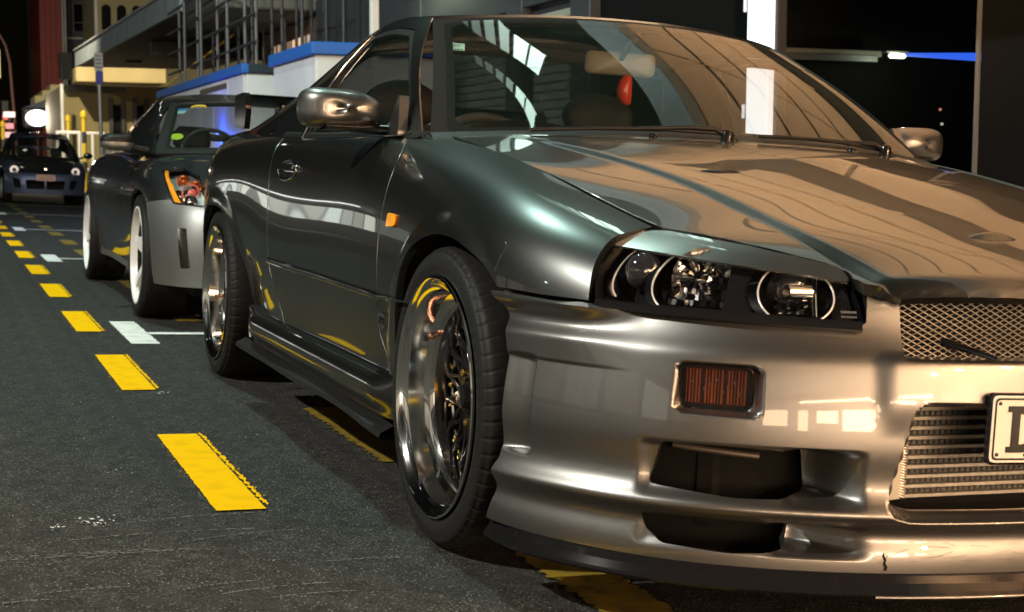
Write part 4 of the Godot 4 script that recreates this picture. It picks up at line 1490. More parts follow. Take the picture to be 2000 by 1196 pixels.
func build_coupe() -> void:
	coupe_splines()
	var car := thing("sports_coupe", "grey metallic two-door coupe in front with deep-dish chrome wheels and mesh grille", "car", Vector3.ZERO, 0.0)
	var one := MB.new()
	# ---- bumper
	var edge := PackedVector2Array()
	var right := pts([1.12, 0.141, 1.099, 0.195, 1.081, 0.262, 1.083, 0.354, 1.083, 0.451, 1.096, 0.506, 1.135, 0.552, 1.158, 0.571])
	var top := pts([1.022, 0.567, 0.887, 0.562, 0.705, 0.561, 0.559, 0.555, 0.398, 0.552, 0.380, 0.564, 0.376, 0.625, 0.316, 0.622, 0.318, 0.512, 0.28, 0.508])
	for q in right:
		edge.append(q)
	for q in top:
		edge.append(q)
	for i in range(top.size() - 1, -1, -1):
		edge.append(Vector2(-top[i].x, top[i].y))
	for i in range(right.size() - 1, -1, -1):
		edge.append(Vector2(-right[i].x, right[i].y))
	var holes: Array = [mouth_i]
	for h in [duct_i, slot_i, fog_i]:
		holes.append(h)
		var g := PackedVector2Array()
		for q in h:
			g.append(Vector2(-q.x, q.y))
		holes.append(g)
	one.sheet(bump_pt, edge, holes, Vector2(0.007, 0.0045), -1.0, 0.03, 0.02)
	var bumper := part("front_bumper", one, silver_paint, car)
	# dark liner behind the openings
	one = MB.new()
	one.grid(func(u: float, v: float) -> Vector3: return plan_point(u, v, -0.145), -0.95, 0.95, 40, 0.13, 0.50, 4)
	part("bumper_liner", one, soot, bumper)
	# pipes behind the right duct, dim ribs
	for k in [[0.332, 0.0], [0.315, 0.05]]:
		one = MB.new()
		var path := PackedVector3Array()
		for i in 9:
			path.append(plan_point(0.745 - (0.24 - k[1]) * i / 8.0, k[0] - 0.008 * i / 8.0 + 0.004, -0.12))
		one.tube(path, 0.0065, 8)
		part("cooler_pipe", one, old_metal, bumper)
	for s in [-1.0, 1.0]:
		# indicator lamp in its recess
		one = MB.new()
		one.sheet(func(q: Vector2) -> Vector3: return plan_point(q.x * s, q.y, -0.046), round_poly(pts([0.585, 0.474, 0.708, 0.474, 0.704, 0.406, 0.587, 0.406]), 0.014), [], Vector2(0.008, 0.008), -1.0 * s, 0.0)
		var lamp := part("indicator_lamp", one, dark_amber, bumper)
		one = MB.new()
		for i in 19:
			var u := 0.592 + i * 0.0060
			if i in [6, 13]:
				continue
			var w: float = [0.0026, 0.0014, 0.0022, 0.0010, 0.0018][i % 5]
			one.grid(func(a: float, b: float) -> Vector3: return plan_point((u + w * cos(a)) * s, b, -0.046 + 0.005 * sin(a)), 0.0, PI, 6, 0.411, 0.470, 6)
		part("lamp_rib", one, amber, lamp)
		one = MB.new()
		var ring := PackedVector3Array()
		for q in fog_i:
			ring.append(plan_point(q.x * s, q.y, -0.031))
		one.tube(ring, 0.0022, 6, true)
		part("lamp_bezel", one, gloss_black, lamp)
		one = MB.new()
		one.sheet(func(q: Vector2) -> Vector3: return plan_point(q.x * s, q.y, -0.027 - 0.25 * pow(maxf(0.0, 0.62 - q.x), 2.0)), fog_i, [], Vector2(0.008, 0.008), -1.0 * s, 0.0)
		part("lamp_cover", one, smoked, lamp)
		# bright bulb facets
		one = MB.new()
		for i in 9:
			var c := plan_point((0.60 + 0.011 * i) * s, 0.428 + 0.004 * ((i * 5) % 7), -0.041)
			one.box(c - Vector3.ONE * 0.0022, c + Vector3(0.002, 0.005 - 0.0005 * i, 0.002), 0.0008)
		part("bulb_facet", one, chrome, lamp)
	# chipped crack in the valence and scratches
	one = MB.new()
	var crack := pts([0.342, 0.146, 0.336, 0.1465, 0.335, 0.153, 0.339, 0.158, 0.3375, 0.165, 0.341, 0.171, 0.343, 0.178, 0.3445, 0.170, 0.341, 0.164, 0.3435, 0.158, 0.3405, 0.152])
	one.sheet(func(q: Vector2) -> Vector3: return bump_pt(q) + Vector3(0, 0, 0.0012), crack, [], Vector2(0.01, 0.01), -1.0, 0.0)
	part("paint_chip", one, soot, bumper, "dark chipped crack low on the bumper")
	var scr := RandomNumberGenerator.new()
	scr.seed = 5
	one = MB.new()
	for k in 16:
		var c := Vector2(scr.randf_range(0.05, 0.34), scr.randf_range(0.155, 0.195))
		var d := Vector2(scr.randf_range(0.01, 0.04), scr.randf_range(-0.014, 0.006))
		var w := Vector2(0, 0.0005)
		one.quad(bump_pt(c - w) + Vector3(0, 0, 0.0008), bump_pt(c + d - w) + Vector3(0, 0, 0.0008), bump_pt(c + d + w) + Vector3(0, 0, 0.0008), bump_pt(c + w) + Vector3(0, 0, 0.0008), Vector3(0, 0, 1))
	part("scratch", one, mat(Color(0.10, 0.09, 0.08), 0.6), bumper).set_meta("kind", "stuff")
	# ---- lip under the bumper
	one = MB.new()
	var sec := pts([-0.03, 0.146, 0.002, 0.144, 0.008, 0.138, 0.013, 0.126, 0.022, 0.113, 0.026, 0.108, 0.022, 0.103, -0.12, 0.105])
	for i in sec.size() - 1:
		one.grid(func(u: float, v: float) -> Vector3: return plan_point(u, lerpf(sec[i].y, sec[i + 1].y, v), lerpf(sec[i].x, sec[i + 1].x, v) - 0.02 * sst(0.98, 1.13, absf(u))), -1.13, 1.13, 120, 0.0, 1.0, 2)
	part("front_lip", one, gloss_black, car)
	one = MB.new()
	var lip_line := PackedVector3Array()
	for i in 61:
		lip_line.append(plan_point(-0.36 + 0.72 * i / 60.0, 0.105, 0.027))
	one.tube(lip_line, 0.0035, 6)
	part("lip_edge", one, silver_paint, car, "pale scraped edge of the front lip")
	# ---- number plate
	build_plate(car)
	# ---- upper grille
	build_grille(car)
	build_cooler(car)
	# ---- bonnet
	one = MB.new()
	var hp := PackedVector2Array()
	for q in smooth_line(pts([-0.694, -0.50, -0.688, -0.245, -0.669, 0.057, -0.646, 0.274, -0.596, 0.452]), 5):
		hp.append(q)
	for q in pts([-0.491, 0.606, -0.385, 0.708, -0.366, 0.745, -0.366, 0.797, -0.340, 0.828]):
		hp.append(q)
	for i in range(0, 13):
		var x := -0.32 + 0.64 * i / 12.0
		hp.append(Vector2(x, nose_z(absf(x)) - 0.001))
	for q in pts([0.340, 0.828, 0.366, 0.797, 0.366, 0.745, 0.385, 0.708, 0.491, 0.606]):
		hp.append(q)
	var back := smooth_line(pts([-0.694, -0.50, -0.688, -0.245, -0.669, 0.057, -0.646, 0.274, -0.596, 0.452]), 5)
	for i in range(back.size() - 1, -1, -1):
		hp.append(Vector2(-back[i].x, back[i].y))
	for i in range(1, 12):
		var x := 0.696 - 1.392 * i / 12.0
		hp.append(Vector2(x, -0.355 - 0.145 * pow(absf(x) / 0.696, 2.0)))
	one.sheet(hood_pt, hp, [], Vector2(0.006, 0.010), -1.0, 0.022)
	var bonnet := part("bonnet", one, paint, car)
	for sx in [-1.0, 1.0]:
		one = MB.new()
		var rimline := PackedVector3Array()
		for q in back:
			rimline.append(hood_pt(Vector2(sx * (absf(q.x) - 0.002), q.y)) + Vector3(0, 0.0004, 0))
		one.tube(rimline, 0.0022, 6)
		part("bonnet_edge", one, paint, bonnet)
		# dark channel under the gap
		one = MB.new()
		for i in back.size() - 1:
			var a := hood_pt(Vector2(sx * (absf(back[i].x) - 0.01), back[i].y)) + Vector3(0, -0.016, 0)
			var b := hood_pt(Vector2(sx * (absf(back[i + 1].x) - 0.01), back[i + 1].y)) + Vector3(0, -0.016, 0)
			one.quad(a, b, b + Vector3(sx * 0.03, -0.004, 0), a + Vector3(sx * 0.03, -0.004, 0))
		part("bonnet_channel", one, soot, car)
	for c in [Vector2(-0.292, 0.148), Vector2(0.292, 0.148)]:
		one = MB.new()
		one.grid(func(u: float, v: float) -> Vector3: return hood_pt(c + Vector2(0.048 * cos(u) * v, 0.012 * sin(u) * v + 0.004 * cos(u * 3.0) * v)) + Vector3(0, 0.005 * (1.0 - v * v) + 0.0006, 0), 0.0, TAU, 20, 0.02, 1.0, 4)
		part("bonnet_dark_oval", one, gloss_black, bonnet)  # raised glossy black oval, one on each half of the bonnet
	for c in [Vector2(0.02, 0.65)]:
		one = MB.new()
		one.grid(func(u: float, v: float) -> Vector3: return hood_pt(c + Vector2(0.055 * cos(u) * v, 0.016 * sin(u) * v)) + Vector3(0, 0.011 * (1.0 - v * v) + 0.0004, 0), 0.0, TAU, 24, 0.02, 1.0, 5)
		part("bonnet_dome", one, paint, bonnet, "small raised dent on the bonnet")
	for x in [-0.23, 0.341]:
		one = MB.new()
		one.lathe(pts([0.0, 0.011, 0.006, 0.010, 0.010, 0.006, 0.0115, 0.0]), 14, Transform3D(Basis(Vector3(0, 1, 0), Vector3(-1, 0, 0), Vector3(0, 0, 1)), hood_pt(Vector2(x, -0.30))))
		part("washer_nozzle", one, gloss_black, bonnet)
	# ---- fender, door, quarter
	var front_door_line := pts([-0.31, 0.30, -0.445, 0.944, -0.455, 1.6, -0.459, 2.32, -0.463, 2.833, -0.466, 3.461, -0.487, 4.009, -0.575, 4.6, -0.640, 5.0])
	var fender := PackedVector2Array()
	for q in smooth_line(pts([0.304, 2.234, 0.253, 2.514, 0.186, 2.69, 0.09, 2.82, -0.03, 2.80, -0.136, 2.60, -0.211, 2.307, -0.254, 1.869, -0.286, 1.08, -0.29, 0.30]), 4):
		fender.append(q)
	for q in smooth_line(front_door_line, 3):
		fender.append(q + Vector2(0.002, 0))
	for q in pts([0.30, 4.975, 0.456, 5.0, 0.461, 4.2, 0.479, 3.629, 0.505, 2.672, 0.512, 2.36, 0.423, 2.285]):
		fender.append(q)
	pair("front_fender", side_pt, fender, Vector2(0.013, 0.07), 1.0, paint, car, 0.018)
	var rear_door_line := pts([-1.40, 0.30, -1.504, 0.361, -1.559, 0.746, -1.64, 1.1, -1.675, 1.345, -1.703, 1.755, -1.741, 2.74, -1.793, 3.437, -1.86, 4.2, -1.91, 4.8])
	var door := PackedVector2Array()
	for q in smooth_line(front_door_line, 3):
		if q.y < 4.75:
			door.append(q - Vector2(0.002, 0))
	var rl := smooth_line(rear_door_line, 3)
	door.append(Vector2(-0.60, 4.76))
	for i in range(rl.size() - 1, -1, -1):
		door.append(rl[i] + Vector2(0.002, 0))
	var doors := pair("door", side_pt, door, Vector2(0.016, 0.07), 1.0, paint, car, 0.018)
	var quarter := PackedVector2Array()
	for q in rl:
		quarter.append(q - Vector2(0.002, 0))
	for q in pts([-1.93, 5.0, -2.3, 5.0, -2.8, 5.0, -3.3, 5.0, -3.7, 5.0, -3.7, 2.0, -3.7, 0.3, -3.05, 0.3]):
		quarter.append(q)
	var arch := smooth_line(pts([-3.02, 1.1, -2.95, 1.75, -2.81, 2.35, -2.63, 2.52, -2.45, 2.42, -2.29, 1.85, -2.18, 1.15, -2.13, 0.3]), 4)
	for q in arch:
		quarter.append(q)
	pair("rear_quarter", side_pt, quarter, Vector2(0.02, 0.09), 1.0, paint, car, 0.018)
	# the folded panel edges catch the light
	for ln in [[rl, 0.0025, 0.0], [smooth_line(front_door_line, 3), -0.0025, 0.0]]:
		var bead := PackedVector3Array()
		for q in ln[0]:
			if q.y < 4.75:
				bead.append(side_pt(q + Vector2(ln[1], 0)) + Vector3(0.0008, 0, 0))
		one = MB.new()
		one.tube(bead, 0.0022, 6)
		part("door_edge", one, paint, doors[0])
		part("door_edge", one.mirrored(), paint, doors[1])
	# black belt seal, moulding, handle, badge, side marker
	for k in 2:
		var d: Node = doors[k]
		var sx := 1.0 if k == 0 else -1.0
		var flip := func(mb: MB) -> MB: return mb if sx > 0 else mb.mirrored()
		one = MB.new()
		one.sheet(func(q: Vector2) -> Vector3: return side_pt(q) + Vector3(-0.007 * sst(0.0, 0.05, 0.075 - absf(q.y - mould_mid(q.x))) , 0.0, 0.0), mould_poly(-1.699, -0.462, false), [], Vector2(0.02, 0.02), 1.0, 0.006)
		part("side_moulding", flip.call(one), paint, d)
		# pull handle: recessed cup and a chrome-edged grip
		one = MB.new()
		one.grid(func(u: float, v: float) -> Vector3: return side_pt(Vector2(-1.55 + 0.115 * cos(u) * v, 3.55 + 0.24 * sin(u) * v)) + Vector3(0.001 + 0.006 * (1.0 - v * v) - 0.004, 0, 0), 0.0, TAU, 24, 0.03, 1.0, 6)
		part("handle_cup", flip.call(one), gloss_black, d)
		one = MB.new()
		one.tube(ellipse_on_side(-1.55, 3.55, 0.118, 0.245, -0.003), 0.004, 8, true)
		part("handle_rim", flip.call(one), chrome_dark, d)
		one = MB.new()
		one.sheet(func(q: Vector2) -> Vector3: return side_pt(q) + Vector3(-0.013, 0, 0), round_poly(pts([-1.64, 3.56, -1.46, 3.56, -1.46, 3.72, -1.64, 3.72]), 0.03), [], Vector2(0.02, 0.04), 1.0, 0.010)
		part("door_handle", flip.call(one), paint, d)
	one = MB.new()
	one.sheet(func(q: Vector2) -> Vector3: return side_pt(q) + Vector3(-0.007 * sst(0.0, 0.05, 0.075 - absf(q.y - mould_mid(q.x))), 0, 0), mould_poly(-0.458, -0.17, true), [], Vector2(0.015, 0.02), 1.0, 0.006)
	both("fender_moulding", one, paint, car)
	one = MB.new()
	var mk := PackedVector2Array()
	for i in 24:
		var t := TAU * i / 24.0
		mk.append(Vector2(-0.373 + 0.034 * signf(cos(t)) * pow(absf(cos(t)), 0.5), 2.80 + 0.115 * signf(sin(t)) * pow(absf(sin(t)), 0.5) + 0.4 * 0.034 * signf(cos(t)) * pow(absf(cos(t)), 0.5)))
	one.sheet(func(q: Vector2) -> Vector3: return side_pt(q) + Vector3(-0.009 + 0.007 * pow(absf(q.x + 0.373) / 0.034, 3.0) * 0.7, 0, 0), mk, [], Vector2(0.006, 0.02), 1.0, 0.010)
	both("side_marker", one, orange, car)
	one = MB.new()
	one.sheet(func(q: Vector2) -> Vector3: return side_pt(q) + Vector3(-0.004, 0, 0), pts([-0.439, 1.26, -0.412, 1.285, -0.385, 1.265, -0.389, 1.13, -0.412, 1.03, -0.436, 1.13]), [], Vector2(0.008, 0.02), 1.0, 0.004)
	var badges := both("shield_badge", one, chrome, car)
	for k in 2:
		one = MB.new()
		for q in [[-0.430, 1.12, 0.006, 0.10], [-0.414, 1.10, 0.006, 0.13], [-0.398, 1.12, 0.006, 0.10], [-0.414, 1.18, 0.030, 0.022]]:
			one.sheet(func(z: Vector2) -> Vector3: return side_pt(z) + Vector3(-0.0052, 0, 0), pts([q[0] - q[2] / 2, q[1], q[0] + q[2] / 2, q[1], q[0] + q[2] / 2, q[1] + q[3], q[0] - q[2] / 2, q[1] + q[3]]), [], Vector2(0.01, 0.05), 1.0, 0.0)
		part("badge_emblem", one if k == 0 else one.mirrored(), soot, badges[k])
	# ---- side skirts
	one = MB.new()
	var sk := smooth_line(pts([0.83, 0.325, 0.858, 0.318, 0.884, 0.300, 0.893, 0.278, 0.890, 0.255, 0.872, 0.228, 0.866, 0.212, 0.84, 0.208]), 3)
	one.grid(func(u: float, v: float) -> Vector3:
		var f := v * (sk.size() - 1)
		var i := mini(int(f), sk.size() - 2)
		var q := sk[i].lerp(sk[i + 1], f - i)
		var end := maxf(1.0 - sst(-2.06, -1.86, u), sst(-0.40, -0.28, u))
		return Vector3(-lerpf(q.x, minf(q.x, 0.855), end) , lerpf(q.y, q.y + 0.006, end), u), -2.06, -0.285, 48, 0.0, 1.0, sk.size() - 1)
	both("side_skirt", one, paint, car)
	one = MB.new()
	for i in [0, 1, 2, 3]:
		var sl := pts([0.86, 0.214, 0.892, 0.198, 0.897, 0.187, 0.885, 0.181, 0.78, 0.185])
		one.grid(func(u: float, v: float) -> Vector3:
			var q := sl[i].lerp(sl[i + 1], v)
			return Vector3(-q.x + 0.006 * sin(u * 7.0), q.y + 0.004 * sin(u * 5.0), u), -2.05, -0.28, 24, 0.0, 1.0, 2)
	both("skirt_lip", one, satin_black, car)
	build_headlights(car)
	build_cabin(car)
	build_tail(car)
	build_wheels(car)
	build_mirrors(car)

func mould_mid(z: float) -> float:
	return lerpf(1.565, 1.50, (z + 1.887) / 1.457) if z < -0.43 else lerpf(1.50, 1.62, (z + 0.43) / 0.3)

func mould_poly(z0: float, z1: float, pointed: bool) -> PackedVector2Array:
	var o := PackedVector2Array()
	var up := PackedVector2Array()
	for i in 13:
		var t := i / 12.0
		var z := lerpf(z0, z1, t)
		var h := 0.065 * (1.0 - (t if pointed else 0.0)) + 0.004
		o.append(Vector2(z, mould_mid(z) - h))
		up.append(Vector2(z, mould_mid(z) + h))
	up.reverse()
	o.append_array(up)
	return o

func ellipse_on_side(z: float, l: float, rz: float, rl: float, out: float) -> PackedVector3Array:
	var r := PackedVector3Array()
	for i in 28:
		var t := TAU * i / 28.0
		r.append(side_pt(Vector2(z + rz * cos(t), l + rl * sin(t))) + Vector3(out, 0, 0))
	return r

func rounded_rect(w: float, h: float, r: float) -> PackedVector2Array:
	return round_poly(PackedVector2Array([Vector2(-w, -h), Vector2(w, -h), Vector2(w, h), Vector2(-w, h)]), r, 5)

func text_mesh(s: String, size: float, depth: float, font_name := "Droid Sans", bold := true) -> TextMesh:
	var t := TextMesh.new()
	var f := SystemFont.new()
	f.font_names = PackedStringArray([font_name])
	f.font_weight = 700 if bold else 400
	t.font = f
	t.text = s
	t.font_size = 64
	t.pixel_size = size / 64.0
	t.depth = depth
	return t

func build_plate(car: Node3D) -> void:
	# only its first letter is in the picture
	var at := Transform3D(Basis.from_euler(Vector3(0.0, -0.06, -0.012)), Vector3(0.085, 0.392, 0.932))
	var one := MB.new()
	one.prism(rounded_rect(0.266, 0.062, 0.012), -0.008, 0.0, at)
	var fr := part("plate_frame", one, gloss_black, car)
	one = MB.new()
	one.prism(rounded_rect(0.261, 0.0575, 0.010), 0.0, 0.0015, at)
	var pl := part("number_plate", one, plate_white, car)
	one = MB.new()
	for q in [[0.257, 0.0535], [-1, 0]]:
		if q[0] > 0:
			var o := rounded_rect(q[0], q[1], 0.009)
			var i2 := rounded_rect(q[0] - 0.0035, q[1] - 0.0035, 0.0075)
			for k in o.size():
				var k2 := (k + 1) % o.size()
				one.quad(at * Vector3(o[k].x, o[k].y, 0.0022), at * Vector3(o[k2].x, o[k2].y, 0.0022), at * Vector3(i2[k2].x, i2[k2].y, 0.0022), at * Vector3(i2[k].x, i2[k].y, 0.0022), at.basis.z)
	part("plate_border", one, ink, pl)
	for q in [Vector2(-0.247, 0.044), Vector2(-0.247, -0.044), Vector2(-0.19, -0.044), Vector2(0.247, 0.044), Vector2(0.247, -0.044)]:
		one = MB.new()
		one.lathe(pts([0.0, 0.0036, 0.0016, 0.003, 0.002, 0.0]), 10, at * Transform3D(Basis(Vector3(0, 0, 1), Vector3(0, 1, 0), Vector3(-1, 0, 0)), Vector3(q.x, q.y, 0.0015)))
		part("plate_screw", one, ink, pl)
	# the letter D: stem with serifs and a bowl, raised
	one = MB.new()
	var d := PackedVector2Array()
	var c0 := Vector2(-0.222, 0.0)
	d.append_array(pts([-0.008, 0.040, 0.024, 0.040]))
	for i in 13:
		var t := PI / 2 - PI * i / 12.0
		d.append(Vector2(0.024 + 0.030 * cos(t), 0.040 * signf(sin(t)) if absf(sin(t)) > 0.99 else 0.040 * sin(t)))
	d.append_array(pts([-0.008, -0.040, -0.008, -0.030, 0.001, -0.030, 0.001, 0.030, -0.008, 0.030]))
	var hole := PackedVector2Array()
	hole.append_array(pts([0.016, 0.026, 0.024, 0.026]))
	for i in 13:
		var t := PI / 2 - PI * i / 12.0
		hole.append(Vector2(0.024 + 0.014 * cos(t), 0.026 * sin(t)))
	hole.append(Vector2(0.016, -0.026))
	one.sheet(func(q: Vector2) -> Vector3: return at * Vector3(c0.x + q.x, q.y, 0.0042), d, [hole], Vector2(0.01, 0.01), 1.0, 0.0026)
	part("plate_letter", one, ink, pl)

func build_grille(car: Node3D) -> void:
	# expanded-metal mesh set back behind the bonnet edge
	var one := MB.new()
	var f := func(s: float, y: float) -> Vector3: return plan_point(s, y, -0.085 + 0.10 * (0.56 - y) * 0.3)
	var nx := 30
	var ny := 12
	var px := 0.64 / nx
	var py := 0.124 / ny
	for i in nx:
		for j in ny:
			for h in 2:
				var cx := -0.32 + px * (i + 0.5 * h)
				var cy := 0.500 + py * (j + 0.5 * h)
				# the four strands from a node
				for k in [[0.5, 0.5], [-0.5, 0.5]]:
					var a: Vector3 = f.call(cx, cy)
					var b: Vector3 = f.call(cx + k[0] * px, cy + k[1] * py)
					var dir := (b - a).normalized()
					var t := dir.cross(Vector3(0, 0, 1)).normalized() * 0.0008
					var o := Vector3(0, 0, 0.0012)
					one.quad(a + t + o, b + t + o, b - t + o, a - t + o, Vector3(0, 0, 1))
					one.quad(a + t + o, b + t + o, b + t - o, a + t - o, t)
					one.quad(a - t + o, b - t + o, b - t - o, a - t - o, -t)
	var g := part("grille_mesh", one, mesh_metal, car)
	g.set_meta("kind", "stuff")
	one = MB.new()
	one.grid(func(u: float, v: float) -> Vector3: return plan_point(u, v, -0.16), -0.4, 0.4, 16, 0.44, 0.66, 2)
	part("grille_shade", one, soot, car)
	# shelf under the mesh and the brace seen in front of it
	one = MB.new()
	one.grid(func(u: float, v: float) -> Vector3: return plan_point(u, lerpf(0.509, 0.503, v), lerpf(-0.002, -0.16, v)), -0.318, 0.318, 20, 0.0, 1.0, 3)
	part("grille_shelf", one, silver_paint, car)
	one = MB.new()
	one.tube(PackedVector3Array([plan_point(0.215, 0.532, -0.085), plan_point(0.18, 0.522, -0.06), plan_point(0.145, 0.510, -0.02)]), 0.008, 8, false, 0.005)
	part("grille_brace", one, gloss_black, car)
	# slim panel over the grille, under the bonnet lip
	one = MB.new()
	one.grid(func(u: float, v: float) -> Vector3: return plan_point(u, lerpf(0.627, 0.622, v), lerpf(-0.18, -0.085, v)), -0.36, 0.36, 20, 0.0, 1.0, 2)
	part("slam_panel", one, satin_black, car)

func build_cooler(car: Node3D) -> void:
	var ic := Node3D.new()
	ic.name = "intercooler"
	car.add_child(ic, true)
	var z := 0.80
	for i in 10:
		var y := 0.413 - i * 0.0172
		var one := MB.new()
		one.box(Vector3(-0.262, y - 0.0038, z - 0.05), Vector3(0.262, y + 0.0038, z + 0.004), 0.0012)
		part("cooler_bar", one, bar_alloy, ic)
	for i in 9:
		# folded fins between the bars
		var y := 0.413 - i * 0.0172 - 0.0086
		var one := MB.new()
		for k in 86:
			var x := -0.259 + k * 0.00605
			one.quad(Vector3(x, y - 0.0055, z - 0.006 - 0.002 * (k % 2)), Vector3(x + 0.006, y - 0.0055, z - 0.008 + 0.002 * (k % 2)), Vector3(x + 0.006, y + 0.0055, z - 0.008 + 0.002 * (k % 2)), Vector3(x, y + 0.0055, z - 0.006 - 0.002 * (k % 2)), Vector3(0, 0, 1))
		part("cooler_fin", one, fin_alloy, ic)
	for s in [-1.0, 1.0]:
		var one := MB.new()
		one.prism(pts([s * 0.268, 0.418, s * 0.268, 0.256, s * 0.335, 0.250, s * 0.300, 0.405]), z - 0.06, z + 0.010)
		part("cooler_tank", one, bar_alloy, ic)
		one = MB.new()
		for i in 34:
			var p := Vector3(s * 0.269, 0.417 - i * 0.0048, z + 0.008)
			one.tube(PackedVector3Array([p + Vector3(-0.006, 0.002, 0), p + Vector3(0, 0, 0.003), p + Vector3(0.006, -0.002 + 0.001 * (i % 3), 0)]), 0.0028, 6)
		part("weld_bead", one, bar_alloy, ic)

func arc_on_lens(c: Vector2, r: Vector2, a0: float, a1: float, inset: float, s: float) -> PackedVector3Array:
	var o := PackedVector3Array()
	for i in 25:
		var t := lerpf(a0, a1, i / 24.0)
		var q := c + Vector2(r.x * cos(t), r.y * sin(t))
		o.append(lens_pt(Vector2(q.x * s, q.y), inset))
	return o

